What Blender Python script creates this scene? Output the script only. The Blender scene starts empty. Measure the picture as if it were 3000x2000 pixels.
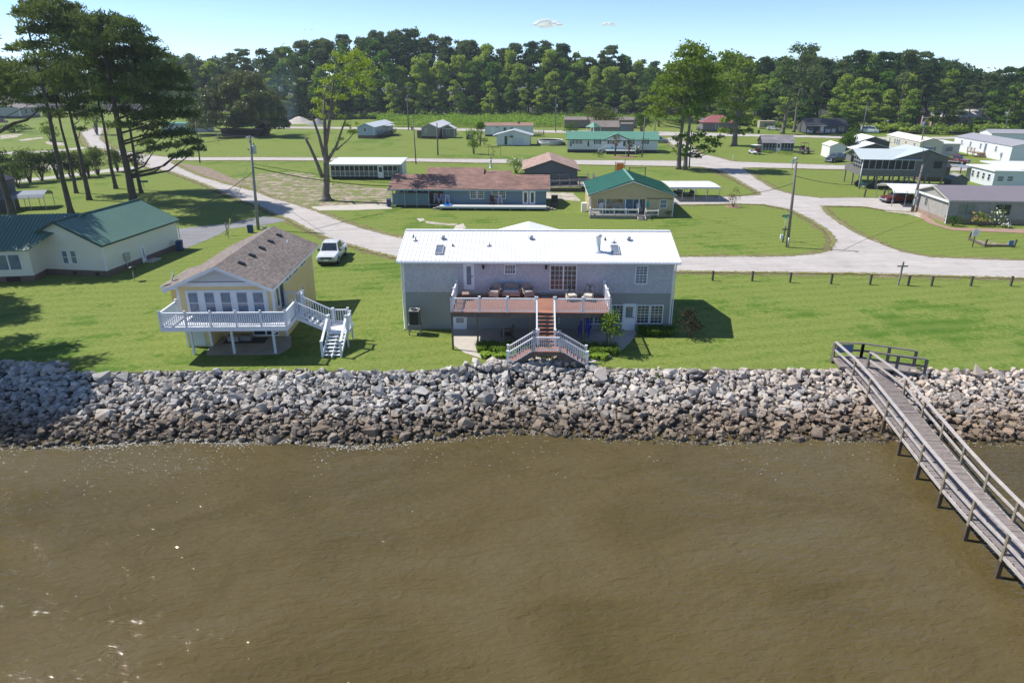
import bpy, bmesh, math, random
import numpy as np
from mathutils import Vector, Matrix
R = math.radians
# ---------------------------------------------------------------- camera, world, sun
scn = bpy.context.scene
COL = scn.collection
CH, PITCH = 17.5, R(21.2)
cam_d = bpy.data.cameras.new("camera"); cam = bpy.data.objects.new("camera", cam_d); COL.objects.link(cam)
cam.location = (0, 0, CH); cam.rotation_euler = (R(90) - PITCH, 0, 0)
cam_d.lens = 24.0; cam_d.sensor_width = 36.0; cam_d.clip_start = 0.5; cam_d.clip_end = 12000
scn.camera = cam
SUN_EL, SUN_AZ = R(52), Vector((-0.961, 0.276, 0))
w = bpy.data.worlds.new("World"); scn.world = w; w.use_nodes = True
nt = w.node_tree; bg = nt.nodes["Background"]
sky = nt.nodes.new("ShaderNodeTexSky"); sky.sky_type = 'NISHITA'; sky.sun_disc = False
sky.sun_elevation = SUN_EL; sky.sun_rotation = math.atan2(SUN_AZ.x, SUN_AZ.y)
sky.altitude = 0; sky.air_density = 0.5; sky.dust_density = 0.0; sky.ozone_density = 3.0
nt.links.new(sky.outputs[0], bg.inputs[0]); bg.inputs[1].default_value = 0.118
sl = bpy.data.lights.new("sun", 'SUN'); sl.energy = 3.6; sl.angle = R(0.53); sl.color = (1.0, 0.955, 0.89)
so = bpy.data.objects.new("sun", sl); COL.objects.link(so)
sd = Vector((SUN_AZ.x * math.cos(SUN_EL), SUN_AZ.y * math.cos(SUN_EL), math.sin(SUN_EL)))
so.rotation_euler = sd.to_track_quat('Z', 'Y').to_euler(); so.location = (-60, 20, 80)
scn.view_settings.view_transform = 'Standard'; scn.view_settings.look = 'None'
scn.view_settings.exposure = 0.78; scn.view_settings.gamma = 1.0
scn.cycles.max_bounces = 6; scn.cycles.transparent_max_bounces = 8
scn.cycles.sample_clamp_indirect = 4.0
# ---------------------------------------------------------------- survey helpers: photo pixel (3000x2000) -> place on the ground or on a wall
cs, sn = math.cos(PITCH), math.sin(PITCH)
def ray(px, py):
    u = (px - 1500) / 2000; v = (py - 1000) / 2000
    return Vector((u, cs - v * sn, -sn - v * cs))
def G(px, py, z=0.0):
    d = ray(px, py); t = (z - CH) / d.z
    return Vector((d.x * t, d.y * t, z))
def PY(px, py, Y):
    d = ray(px, py); t = Y / d.y
    return Vector((d.x * t, Y, CH + d.z * t))
# ---------------------------------------------------------------- materials
MATS = {}
def new_mat(name):
    m = bpy.data.materials.new(name); m.use_nodes = True
    n = m.node_tree; b = n.nodes["Principled BSDF"]
    return m, n, b
class N:
    """tiny node helper"""
    def __init__(s, nt): s.t = nt
    def new(s, typ, **k):
        n = s.t.nodes.new(typ)
        for a, v in k.items(): setattr(n, a, v)
        return n
    def L(s, a, b): s.t.links.new(a, b)
    def math(s, op, a, b=None, clamp=False):
        n = s.new("ShaderNodeMath", operation=op); n.use_clamp = clamp
        for i, v in enumerate((a, b)):
            if v is None: continue
            if isinstance(v, (int, float)): n.inputs[i].default_value = v
            else: s.L(v, n.inputs[i])
        return n.outputs[0]
    def noise(s, vec, scale, detail=3, rough=.55, dist=0):
        n = s.new("ShaderNodeTexNoise"); n.inputs["Scale"].default_value = scale
        n.inputs["Detail"].default_value = detail; n.inputs["Roughness"].default_value = rough
        n.inputs["Distortion"].default_value = dist
        if vec is not None: s.L(vec, n.inputs["Vector"])
        return n.outputs["Fac"]
    def ramp(s, fac, stops, interp='LINEAR'):
        n = s.new("ShaderNodeValToRGB"); n.color_ramp.interpolation = interp
        e = n.color_ramp.elements
        while len(e) < len(stops): e.new(0.5)
        for i, (p, c) in enumerate(stops):
            e[i].position = p; e[i].color = (c[0], c[1], c[2], 1) if not isinstance(c, (int, float)) else (c, c, c, 1)
        s.L(fac, n.inputs[0]); return n.outputs[0]
    def mix(s, fac, a, b, blend='MIX'):
        n = s.new("ShaderNodeMix", data_type='RGBA', blend_type=blend)
        for sock, v in ((n.inputs[0], fac), (n.inputs[6], a), (n.inputs[7], b)):
            if isinstance(v, (int, float)): sock.default_value = v
            elif isinstance(v, (tuple, list)): sock.default_value = (v[0], v[1], v[2], 1)
            else: s.L(v, sock)
        return n.outputs[2]
    def mapping(s, vec, scale=(1, 1, 1), rot=(0, 0, 0)):
        n = s.new("ShaderNodeMapping"); n.inputs["Scale"].default_value = scale; n.inputs["Rotation"].default_value = rot
        s.L(vec, n.inputs["Vector"]); return n.outputs[0]
    def bump(s, h, strength, dist, normal=None):
        n = s.new("ShaderNodeBump"); n.inputs["Strength"].default_value = strength; n.inputs["Distance"].default_value = dist
        s.L(h, n.inputs["Height"])
        if normal is not None: s.L(normal, n.inputs["Normal"])
        return n.outputs[0]
def mul(c, f): return tuple(min(1, x * f) for x in c)
def M(name, col, rough=.6, var=.12, vs=1.2, kind=None, bump=0., bs=25., metal=0., spec=.4, k=.12, stain=None, coat=0):
    """surface of base colour col with blotchy wear; kind lays boards, laps, shingles or ribs over it (k = their pitch in metres)"""
    if name in MATS: return MATS[name]
    m, t, b = new_mat(name); n = N(t)
    tc = n.new("ShaderNodeTexCoord").outputs["Object"]
    c = n.ramp(n.noise(tc, vs, 4, .6), [(.25, mul(col, 1 - var)), (.75, mul(col, 1 + var))])
    h = None
    sx = n.new("ShaderNodeSeparateXYZ"); n.L(tc, sx.inputs[0]); X, Y, Z = sx.outputs
    def comb(a, bb):
        cc = n.new("ShaderNodeCombineXYZ"); n.L(a, cc.inputs[0]); n.L(bb, cc.inputs[1]); return cc.outputs[0]
    def groove(coord, pitch, width, dark):
        f = n.math('FRACT', n.math('DIVIDE', coord, pitch))
        g = n.math('LESS_THAN', f, width)
        return f, g
    hor = n.math('ADD', X, Y)
    if kind == 'siding':
        f, g = groove(Z, k, .14, .8); h = f; c = n.mix(n.math('MULTIPLY', g, .3), c, mul(col, .45))  # shadow line under each lap put into the colour as a darker groove
    elif kind == 'vsiding':
        f, g = groove(hor, k, .1, .7); h = n.math('SUBTRACT', 1, g); c = n.mix(n.math('MULTIPLY', g, .4), c, mul(col, .5))
    elif kind in ('shakes', 'shingX', 'shingY', 'brick', 'paver'):
        v = {'shakes': comb(hor, Z), 'brick': comb(hor, Z), 'paver': comb(X, Y), 'shingX': comb(X, Y), 'shingY': comb(Y, X)}[kind]
        bt = n.new("ShaderNodeTexBrick"); n.L(v, bt.inputs["Vector"])
        bt.inputs["Scale"].default_value = 1.0
        bt.inputs["Brick Width"].default_value = k * (2.4 if kind != 'shakes' else 1.0); bt.inputs["Row Height"].default_value = k
        bt.inputs["Mortar Size"].default_value = k * .07; bt.inputs["Bias"].default_value = 0
        dk, lt = (.72, 1.22) if kind.startswith('shing') else (.9, 1.1)
        bt.inputs["Color1"].default_value = (*[dk] * 3, 1); bt.inputs["Color2"].default_value = (*[lt] * 3, 1)
        bt.inputs["Mortar"].default_value = (*({'brick': [1.5] * 3, 'shakes': [.8] * 3}.get(kind, [.55] * 3)), 1)
        c = n.mix(1.0, c, bt.outputs["Color"], 'MULTIPLY'); h = n.math('SUBTRACT', 1, bt.outputs["Fac"])
    elif kind in ('planksX', 'planksY', 'planksZ'):
        co = {'planksX': X, 'planksY': Y, 'planksZ': Z}[kind]
        f, g = groove(co, k, .1, .5); h = n.math('SUBTRACT', 1, g)
        cell = n.math('FLOOR', n.math('DIVIDE', co, k)); wn = n.new("ShaderNodeTexWhiteNoise", noise_dimensions='1D')
        n.L(cell, wn.inputs["W"]); c = n.mix(1.0, c, n.ramp(wn.outputs[0], [(0, .78), (1, 1.18)]), 'MULTIPLY')
        c = n.mix(n.math('MULTIPLY', g, .6), c, mul(col, .25))
    elif kind in ('ribX', 'ribY'):
        f, g = groove(X if kind == 'ribX' else Y, k, .12, .8); h = g; c = n.mix(n.math('MULTIPLY', g, .25), c, mul(col, .6))
    if stain:
        sc, amt, scol = stain
        c = n.mix(n.math('MULTIPLY', n.ramp(n.noise(tc, sc, 6, .7), [(.48, 0.), (.7, 1.)]), amt), c, scol)
    n.L(c, b.inputs["Base Color"])
    b.inputs["Roughness"].default_value = rough; b.inputs["Metallic"].default_value = metal
    b.inputs["Specular IOR Level"].default_value = spec; b.inputs["Coat Weight"].default_value = coat
    nn = None
    if h is not None: nn = n.bump(h, .6, .012)
    if bump: nn = n.bump(n.noise(tc, bs, 4, .6), bump, .02, nn)
    if nn is not None: n.L(nn, b.inputs["Normal"])
    MATS[name] = m; return m
def leaf_mat(name, c1, c2, trans=.35, vs=.35, spec=None, third=None):
    if name in MATS: return MATS[name]
    m, t, b = new_mat(name); n = N(t)
    oi = n.new("ShaderNodeObjectInfo"); g = n.new("ShaderNodeNewGeometry")
    fac = n.noise(g.outputs["Position"], vs, 4, .65)
    f2 = n.math('ADD', n.math('MULTIPLY', fac, 1.2), n.math('SUBTRACT', n.math('MULTIPLY', oi.outputs["Random"], .9), .55))
    c = n.ramp(f2, [(.2, c1), (.8, c2)])
    if third: c = n.mix(n.ramp(n.noise(g.outputs["Position"], 3.5, 2, .6), [(.56, 0.), (.64, 1.)]), c, third)
    d = n.new("ShaderNodeBsdfDiffuse"); tr = n.new("ShaderNodeBsdfTranslucent"); mx = n.new("ShaderNodeMixShader")
    n.L(c, d.inputs[0]); n.L(n.mix(1.0, c, (1.15, 1.1, .55), 'MULTIPLY'), tr.inputs[0]); mx.inputs[0].default_value = trans
    n.L(d.outputs[0], mx.inputs[1]); n.L(tr.outputs[0], mx.inputs[2]); out = mx.outputs[0]
    if spec:
        gl = n.new("ShaderNodeBsdfGlossy"); gl.inputs["Roughness"].default_value = .35; m2 = n.new("ShaderNodeMixShader")
        m2.inputs[0].default_value = spec; n.L(out, m2.inputs[1]); n.L(gl.outputs[0], m2.inputs[2]); out = m2.outputs[0]
    n.L(out, t.nodes["Material Output"].inputs[0]); MATS[name] = m; return m
WHITE = M("white_paint", (.78, .79, .80), .45, .04); WHITEV = M("white_vinyl", (.80, .82, .84), .35, .03)
GLASS = M("window_glass", (.035, .05, .06), .06, .5, 1.5, spec=.9)
GLASSB = M("curtained_glass", (.16, .20, .26), .12, .25, 2.5, spec=.8)
SCREEN = M("dark_screen", (.03, .033, .035), .5, .4, 2)
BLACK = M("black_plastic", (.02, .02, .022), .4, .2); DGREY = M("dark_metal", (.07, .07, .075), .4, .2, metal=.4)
GALV = M("galvanised_metal", (.42, .44, .46), .4, .1, metal=.5)
CONC = M("concrete", (.50, .46, .40), .85, .12, .8, bump=.2, stain=(.9, .35, (.33, .29, .24)))
WOODG = M("weathered_wood", (.27, .245, .225), .8, .25, 3, bump=.3, bs=30)
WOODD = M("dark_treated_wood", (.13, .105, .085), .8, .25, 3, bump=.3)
POLE = M("utility_pole_wood", (.17, .15, .14), .8, .25, 2, bump=.4, bs=18)
BARK = M("pine_bark", (.085, .068, .058), .9, .35, 2.5, bump=.8, bs=7)
BARKG = M("grey_bark", (.16, .14, .12), .9, .3, 2.0, bump=.7, bs=7)
RUBBER = M("rubber", (.02, .02, .02), .8, .1)
# ---------------------------------------------------------------- mesh builder
class MB:
    def __init__(s): s.v = []; s.f = []; s.smooth = []
    def add(s, vs, fs, sm=False):
        o = len(s.v); s.v += [tuple(p) for p in vs]; s.f += [tuple(i + o for i in f) for f in fs]; s.smooth += [sm] * len(fs); return s
    def box(s, x0, y0, z0, x1, y1, z1):
        if x0 > x1: x0, x1 = x1, x0
        if y0 > y1: y0, y1 = y1, y0
        if z0 > z1: z0, z1 = z1, z0
        v = [(x0, y0, z0), (x1, y0, z0), (x1, y1, z0), (x0, y1, z0), (x0, y0, z1), (x1, y0, z1), (x1, y1, z1), (x0, y1, z1)]
        return s.add(v, [(3, 2, 1, 0), (4, 5, 6, 7), (0, 1, 5, 4), (1, 2, 6, 5), (2, 3, 7, 6), (3, 0, 4, 7)])
    def cbox(s, c, e): return s.box(c[0] - e[0] / 2, c[1] - e[1] / 2, c[2] - e[2] / 2, c[0] + e[0] / 2, c[1] + e[1] / 2, c[2] + e[2] / 2)
    def beam(s, a, b, w, h, up=(0, 0, 1)):
        a = Vector(a); b = Vector(b); d = (b - a)
        if d.length < 1e-6: return s
        d.normalize(); u = Vector(up)
        if abs(d.dot(u)) > .98: u = Vector((0, 1, 0))
        r = d.cross(u).normalized() * w / 2; q = r.cross(d).normalized() * h / 2
        v = [a - r - q, a + r - q, a + r + q, a - r + q, b - r - q, b + r - q, b + r + q, b - r + q]
        return s.add(v, [(0, 1, 2, 3), (7, 6, 5, 4), (0, 4, 5, 1), (1, 5, 6, 2), (2, 6, 7, 3), (3, 7, 4, 0)])
    def tube(s, pts, rad, n=8, cap=True, sm=True):
        pts = [Vector(p) for p in pts]
        if isinstance(rad, (int, float)): rad = [rad] * len(pts)
        rings = []; ref = None
        for i, p in enumerate(pts):
            d = (pts[min(i + 1, len(pts) - 1)] - pts[max(i - 1, 0)]).normalized()
            if ref is None: ref = d.orthogonal().normalized()
            ref = (ref - d * ref.dot(d)).normalized(); q = d.cross(ref)
            rings.append([p + (ref * math.cos(2 * math.pi * j / n) + q * math.sin(2 * math.pi * j / n)) * rad[i] for j in range(n)])
        v = [x for r_ in rings for x in r_]; f = []
        for i in range(len(pts) - 1):
            for j in range(n): f.append((i * n + j, i * n + (j + 1) % n, (i + 1) * n + (j + 1) % n, (i + 1) * n + j))
        s.add(v, f, sm)
        if cap:
            o = len(s.v) - len(v)
            s.f.append(tuple(o + j for j in range(n))[::-1]); s.smooth.append(False)
            s.f.append(tuple(o + (len(pts) - 1) * n + j for j in range(n))); s.smooth.append(False)
        return s
    def prism(s, poly, z0, z1):
        n = len(poly); v = [(p[0], p[1], z0) for p in poly] + [(p[0], p[1], z1) for p in poly]
        return s.add(v, [tuple(range(n))[::-1], tuple(range(n, 2 * n))] + [(i, (i + 1) % n, n + (i + 1) % n, n + i) for i in range(n)])
    def extr(s, poly, axis, a, b):
        """poly in the other two axes, extruded along axis 'x' or 'y' from a to b"""
        n = len(poly)
        f = (lambda p, t: (t, p[0], p[1])) if axis == 'x' else (lambda p, t: (p[0], t, p[1]))
        v = [f(p, a) for p in poly] + [f(p, b) for p in poly]
        return s.add(v, [tuple(range(n))[::-1], tuple(range(n, 2 * n))] + [(i, (i + 1) % n, n + (i + 1) % n, n + i) for i in range(n)])
    def quad(s, a, b, c, d): return s.add([a, b, c, d], [(0, 1, 2, 3)])
    def disc(s, c, r, z, n=20, squash=1):
        return s.add([(c[0] + r * math.cos(2 * math.pi * i / n), c[1] + squash * r * math.sin(2 * math.pi * i / n), z) for i in range(n)], [tuple(range(n))])
    def lathe(s, c, prof, n=16, axis='z', sm=True):
        v = []
        for r_, h in prof:
            for j in range(n):
                a = 2 * math.pi * j / n; p = (r_ * math.cos(a), r_ * math.sin(a), h)
                if axis == 'x': p = (h, p[0], p[1])
                if axis == 'y': p = (p[0], h, p[1])
                v.append((c[0] + p[0], c[1] + p[1], c[2] + p[2]))
        f = [(i * n + j, i * n + (j + 1) % n, (i + 1) * n + (j + 1) % n, (i + 1) * n + j) for i in range(len(prof) - 1) for j in range(n)]
        s.add(v, f, sm); o = len(s.v) - len(v)
        for k_, rev in ((0, True), (len(prof) - 1, False)):
            if prof[k_][0] > 1e-4:
                t = tuple(o + k_ * n + j for j in range(n)); s.f.append(t[::-1] if rev else t); s.smooth.append(False)
        return s
    def done(s, name, mat, parent=None, fix=True):
        me = bpy.data.meshes.new(name); me.from_pydata(s.v, [], s.f); me.materials.append(mat)
        me.polygons.foreach_set("use_smooth", s.smooth)
        if fix:
            bm = bmesh.new(); bm.from_mesh(me); bmesh.ops.recalc_face_normals(bm, faces=bm.faces); bm.to_mesh(me); bm.free()
        o = bpy.data.objects.new(name, me); COL.objects.link(o)
        if parent is not None: o.parent = parent
        return o
POLEG = M("silvered_pole_wood", (.25, .255, .26), .8, .2, 2, bump=.4, bs=18)
def tag(o, label=None, cat=None, group=None, kind=None):
    if label: o["label"] = label
    if cat: o["category"] = cat
    if group: o["group"] = group
    if kind: o["kind"] = kind
    return o
def T(name, label, cat, loc=(0, 0, 0), rz=0., group=None):
    o = bpy.data.objects.new(name, None); COL.objects.link(o); o.empty_display_size = .2
    o.location = (loc[0], loc[1], loc[2] if len(loc) > 2 else 0); o.rotation_euler = (0, 0, R(rz))
    return tag(o, label, cat, group)
def dup(root, loc=None, rz=None, label=None, scale=None):
    r = root.copy(); COL.objects.link(r)
    if loc is not None: r.location = loc
    if rz is not None: r.rotation_euler = (0, 0, R(rz))
    if label: r["label"] = label
    if scale is not None: r.scale = scale if hasattr(scale, '__len__') else (scale,) * 3
    for ch in list(root.children):
        c = ch.copy(); COL.objects.link(c); c.parent = r
        for g in list(ch.children):
            d = g.copy(); COL.objects.link(d); d.parent = c
    return r
def quads_obj(name, P, Nn, Tn, A, B, mat, parent=None):
    """many small leaf-sized faces: centres P, normals Nn, long-axis hints Tn, half sizes A, B"""
    n = len(P); Nn = Nn / (np.linalg.norm(Nn, axis=1, keepdims=True) + 1e-9)
    Tn = Tn - Nn * (Tn * Nn).sum(1, keepdims=True); Tn /= (np.linalg.norm(Tn, axis=1, keepdims=True) + 1e-9)
    S = np.cross(Nn, Tn); A = np.asarray(A).reshape(-1, 1) * np.ones((n, 1)); B = np.asarray(B).reshape(-1, 1) * np.ones((n, 1))
    V = np.stack([P - Tn * A, P + S * B - Tn * A * .1, P + Tn * A, P - S * B - Tn * A * .1], 1).reshape(-1, 3)
    me = bpy.data.meshes.new(name); me.vertices.add(4 * n); me.vertices.foreach_set("co", V.astype(np.float32).ravel())
    me.loops.add(4 * n); me.loops.foreach_set("vertex_index", np.arange(4 * n, dtype=np.int32))
    me.polygons.add(n); me.polygons.foreach_set("loop_start", np.arange(0, 4 * n, 4, dtype=np.int32))
    me.update(calc_edges=True); me.materials.append(mat)
    o = bpy.data.objects.new(name, me); COL.objects.link(o)
    if parent is not None: o.parent = parent
    return o
def clump_leaves(rng, clumps, dens, shell=.45, up=.25):
    """leaf centres and normals on and in ellipsoid clumps (x,y,z,rx,rz)"""
    P = []; Q = []
    for (x, y, z, rx, rz) in clumps:
        n = max(8, int(dens * (rx * rx * .6 + rx * rz * .4) * rng.uniform(.75, 1.25)))
        d = rng.normal(size=(n, 3)); d /= np.linalg.norm(d, axis=1, keepdims=True)
        d[:, 2] = np.where(d[:, 2] < -.3, d[:, 2] * -.6, d[:, 2])
        r = shell + (1 - shell) * rng.random((n, 1)) ** .6
        r = r * (1 + .18 * np.sin(7 * d[:, :1] + 5 * d[:, 1:2] + x) )
        P.append(np.array([x, y, z]) + d * r * np.array([rx, rx, rz])); Q.append(d + np.array([0, 0, up]))
    return np.concatenate(P), np.concatenate(Q)
# ================================================================ SETTING
EDGE = [(-75, 41.0), (-33, 40.7), (-29.6, 40.5), (-26.8, 39.4), (-23, 39.8), (-17.5, 40.0), (-6.5, 39.8), (-3, 40.5), (-.5, 41.0), (4.4, 40.4), (10, 40.1), (17.5, 40.2), (33, 40.0), (75, 40.0)]
WZ = -1.5
def edge_y(x): return float(np.interp(x, [e[0] for e in EDGE], [e[1] for e in EDGE]))
def shore_y(x): return edge_y(x) - 6.5 + .2 * math.sin(x * .35 + 1) + .15 * math.sin(x * .9)
def bank_z(x, y):
    t = (edge_y(x) - y) / (edge_y(x) - shore_y(x))
    return .02 - (.02 - WZ) * max(0, t) ** 1.08
def ground_mat():
    m, t, b = new_mat("lawn_grass"); n = N(t); P = n.new("ShaderNodeNewGeometry").outputs["Position"]
    big = n.noise(P, .035, 4, .6); mid = n.noise(P, .22, 5, .65); fine = n.noise(P, 2.2, 5, .75); blade = n.noise(n.mapping(P, (1, .6, 1)), 9, 4, .8)
    f = n.math('ADD', n.math('ADD', n.math('MULTIPLY', big, .9), n.math('MULTIPLY', mid, .75)), n.math('MULTIPLY', fine, .55))
    c = n.ramp(f, [(.84, (.066, .14, .014)), (1.03, (.100, .186, .020)), (1.18, (.140, .220, .030)), (1.34, (.22, .26, .06))])
    c = n.mix(n.ramp(blade, [(.35, .55), (.6, 0.)]), c, (.06, .115, .012))
    c = n.mix(n.ramp(n.noise(n.mapping(P, (1, .7, 1)), 3.6, 4, .8), [(.42, .5), (.56, 0.)]), c, (.055, .115, .012))
    c = n.mix(n.ramp(n.noise(P, 5.0, 3, .8), [(.56, 0.), (.7, .4)]), c, (.24, .29, .06))
    # thin straw-coloured patches
    c = n.mix(n.ramp(n.noise(P, .5, 8, .8), [(.54, 0.), (.76, .42)]), c, (.33, .29, .11))
    c = n.mix(n.ramp(n.noise(P, .13, 5, .7), [(.46, 0.), (.74, .3)]), c, (.105, .175, .04))
    # mowing passes
    wv = n.new("ShaderNodeTexWave"); wv.inputs["Scale"].default_value = .19; wv.inputs["Distortion"].default_value = 3.5; wv.inputs["Detail"].default_value = 3; wv.inputs["Detail Scale"].default_value = .5
    n.L(n.mapping(P, rot=(0, 0, R(78))), wv.inputs["Vector"])
    c = n.mix(n.math('MULTIPLY', wv.outputs["Fac"], .25), c, (.25, .29, .075))
    n.L(c, b.inputs["Base Color"]); b.inputs["Roughness"].default_value = .9; b.inputs["Specular IOR Level"].default_value = .12
    n.L(n.bump(n.math('ADD', blade, n.math('MULTIPLY', fine, .7)), .55, .06), b.inputs["Normal"]); return m
GRASS = ground_mat()
xs = sorted(set([-2500, -900, -400, -150] + [e[0] for e in EDGE] + list(range(-70, 75, 5)) + [150, 400, 900, 2500]))
ys = [0, 3, 8, 20, 60, 150, 400, 1200, 4500]
v = []; f = []
for x in xs:
    e = edge_y(x)
    for k, y in enumerate(ys): v.append((x, e + y, 0))
ny = len(ys)
for i in range(len(xs) - 1):
    for j in range(ny - 1): f.append((i * ny + j, (i + 1) * ny + j, (i + 1) * ny + j + 1, i * ny + j + 1))
tag(MB().add(v, f).done("lawn", GRASS), kind="structure")
SOIL = M("bank_soil", (.10, .085, .065), .95, .3, 2, bump=.5, bs=8)
v = []; f = []; bx = list(np.arange(-75, 75.1, 1.5))
for x in bx:
    e = edge_y(x)
    for d in (0.0, .6, 1.5, 3, 4.5, 6, 7.5, 9.5): v.append((x, e - d, bank_z(x, e - d) - (.0 if d == 0 else .22)))
for i in range(len(bx) - 1):
    for j in range(7): f.append((i * 8 + j, i * 8 + j + 1, (i + 1) * 8 + j + 1, (i + 1) * 8 + j))
tag(MB().add(v, f, True).done("bank", SOIL), kind="structure")
v = [(x, edge_y(x), 0) for x in bx] + [(x, edge_y(x), .12) for x in bx]
# ---------------- water
def water_mat():
    m, t, b = new_mat("river_water"); n = N(t); P = n.new("ShaderNodeNewGeometry").outputs["Position"]
    big = n.noise(n.mapping(P, (1, 1.6, 1), (0, 0, R(28))), .10, 4, .6, .6)
    c = n.ramp(big, [(.3, (.080, .060, .020)), (.5, (.104, .079, .031)), (.72, (.116, .092, .043))])
    n.L(c, b.inputs["Base Color"]); b.inputs["Roughness"].default_value = .025; b.inputs["IOR"].default_value = 1.33
    w1 = n.noise(n.mapping(P, (.6, 1.2, 1), (0, 0, R(-38))), .55, 2, .45, .5)
    w2 = n.noise(n.mapping(P, (.75, 1.5, 1), (0, 0, R(-30))), 2.7, 2, .55, .6)
    w3 = n.noise(n.mapping(P, (1, 1.3, 1), (0, 0, R(-15))), 6.0, 2, .5, .3)
    calm = n.ramp(n.noise(P, .9, 4, .7), [(.45, .35), (.62, .8), (.75, 2.2)])
    h = n.math('ADD', n.math('ADD', n.math('MULTIPLY', w1, .75), n.math('MULTIPLY', w2, .30)), n.math('MULTIPLY', n.math('MULTIPLY', w3, calm), .06))
    n.L(n.bump(h, 1.0, .29), b.inputs["Normal"]); return m
tag(MB().add([(-2500, -900, WZ), (2500, -900, WZ), (2500, 38.5, WZ), (-2500, 38.5, WZ)], [(0, 1, 2, 3)]).done("river", water_mat()), kind="structure")
# ---------------- roads, paths and bare ground: thin sheets laid over the lawn
rngj = random.Random(5)
def sheet(name, px, mat, z, jit=.22, step=1.2, world=False, kind="structure"):
    pts = [Vector((p[0], p[1], 0)) if world else G(*p) for p in px]; out = []
    for i, a in enumerate(pts):
        b_ = pts[(i + 1) % len(pts)]; L_ = (b_ - a).length; st = max(step, L_ / 60); k = max(1, int(L_ / st)); nrm = Vector((-(b_ - a).y, (b_ - a).x, 0)) / max(L_, 1e-6)
        for j in range(k):
            q = a.lerp(b_, j / k) + nrm * rngj.uniform(-jit, jit) * (1 if j else .3) * max(1, a.y / 110)
            out.append((q.x, q.y, z))
    bm = bmesh.new(); vs = [bm.verts.new(p) for p in out]; fc = bm.faces.new(vs); fc.normal_update()
    if fc.normal.z < 0: fc.normal_flip()
    bmesh.ops.triangulate(bm, faces=[fc]); me = bpy.data.meshes.new(name); bm.to_mesh(me); bm.free(); me.materials.append(mat)
    o = bpy.data.objects.new(name, me); COL.objects.link(o); return tag(o, kind=kind)
def gravel_mat(name, c1, c2, weed=.35):
    m, t, b = new_mat(name); n = N(t); P = n.new("ShaderNodeNewGeometry").outputs["Position"]
    c = n.ramp(n.math('ADD', n.math('MULTIPLY', n.noise(P, .25, 5, .7), .7), n.math('MULTIPLY', n.noise(P, 6, 4, .8), .4)), [(.35, c1), (.75, c2)])
    c = n.mix(n.ramp(n.noise(n.mapping(P, (1, .5, 1), (0, 0, .3)), .8, 6, .75), [(.5, 0.), (.72, weed)]), c, (.22, .19, .14))
    c = n.mix(n.ramp(n.noise(n.mapping(P, (.25, 2.2, 1), (0, 0, -.1)), .55, 5, .7), [(.45, 0.), (.7, .5)]), c, mul(c2, 1.25))
    n.L(c, b.inputs["Base Color"]); b.inputs["Roughness"].default_value = .95; b.inputs["Specular IOR Level"].default_value = .2
    n.L(n.bump(n.noise(P, 9, 4, .8), .5, .03), b.inputs["Normal"]); return m
ROAD = gravel_mat("pale_gravel", (.37, .34, .315), (.50, .465, .435), .35)
def patch_mat(name, c1, c2, thr=.45, soft=.12, sc=.9):
    m, t, b = new_mat(name); n = N(t); P = n.new("ShaderNodeNewGeometry").outputs["Position"]
    c = n.ramp(n.noise(P, 1.3, 6, .75), [(.3, c1), (.7, c2)]); n.L(c, b.inputs["Base Color"]); b.inputs["Roughness"].default_value = .95
    b.inputs["Specular IOR Level"].default_value = .1
    n.L(n.ramp(n.noise(P, sc, 7, .75), [(thr - soft, 0.), (thr + soft, 1.)]), b.inputs["Alpha"]); return m
VERGE = patch_mat("worn_verge", (.19, .15, .08), (.30, .24, .16), .5, .12, .7)
DIRT = patch_mat("bare_dirt", (.28, .22, .15), (.46, .40, .32), .5, .07, .5)
roadA = [(521, 486), (589, 516), (679, 543), (753, 561), (798, 579), (887, 605), (932, 620), (1006, 650), (1095, 677), (1179, 698), (1300, 726), (1500, 744), (1700, 751), (2000, 751.5), (2298, 751), (2380, 744), (2434, 734), (2444, 704), (2425, 678), (2374, 644), (2315, 615), (2238, 600), (2162, 598), (2100, 601), (2000, 600), (1945, 599), (1940, 577), (2020, 575), (2166, 575), (2221, 572), (2221, 564), (2162, 530), (2106, 500), (2026, 487), (1968, 488), (1696, 483), (1400, 478), (1080, 472), (800, 471), (500, 471), (480, 478), (460, 487), (419, 492), (430, 498), (500, 504), (604, 543), (708, 590), (753, 602), (798, 626), (842, 641), (893, 668), (952, 695), (1006, 712), (1065, 730), (1164, 756), (1300, 776), (1500, 790), (1700, 795), (2000, 796), (2500, 801), (3000, 816), (3700, 838), (3700, 778), (3000, 763), (2723, 753), (2638, 736), (2574, 712), (2527, 691), (2480, 666), (2425, 627), (2408, 604), (2470, 605), (2527, 608), (2600, 618), (2690, 622), (2720, 600), (2640, 582), (2510, 579), (2404, 580), (2332, 572), (2272, 555), (2221, 525), (2174, 491), (2300, 491), (2425, 496), (2600, 500), (2833, 502), (3100, 507), (3700, 520), (3700, 500), (3100, 496), (2855, 491), (2761, 490), (2476, 485), (2298, 478.6), (2162, 474), (2088, 457), (2055, 452), (2030, 429), (1985, 409), (1940, 409), (1962, 424), (1996, 440), (2000, 462), (1968, 471), (1696, 469), (1400, 466), (1080, 463), (800, 461), (500, 461), (431, 453), (342, 439), (315, 422), (298, 407), (310, 378), (281, 378), (230, 390), (250, 419), (257, 431), (291, 436), (339, 448), (370, 460), (419, 470), (470, 480)]
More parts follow.
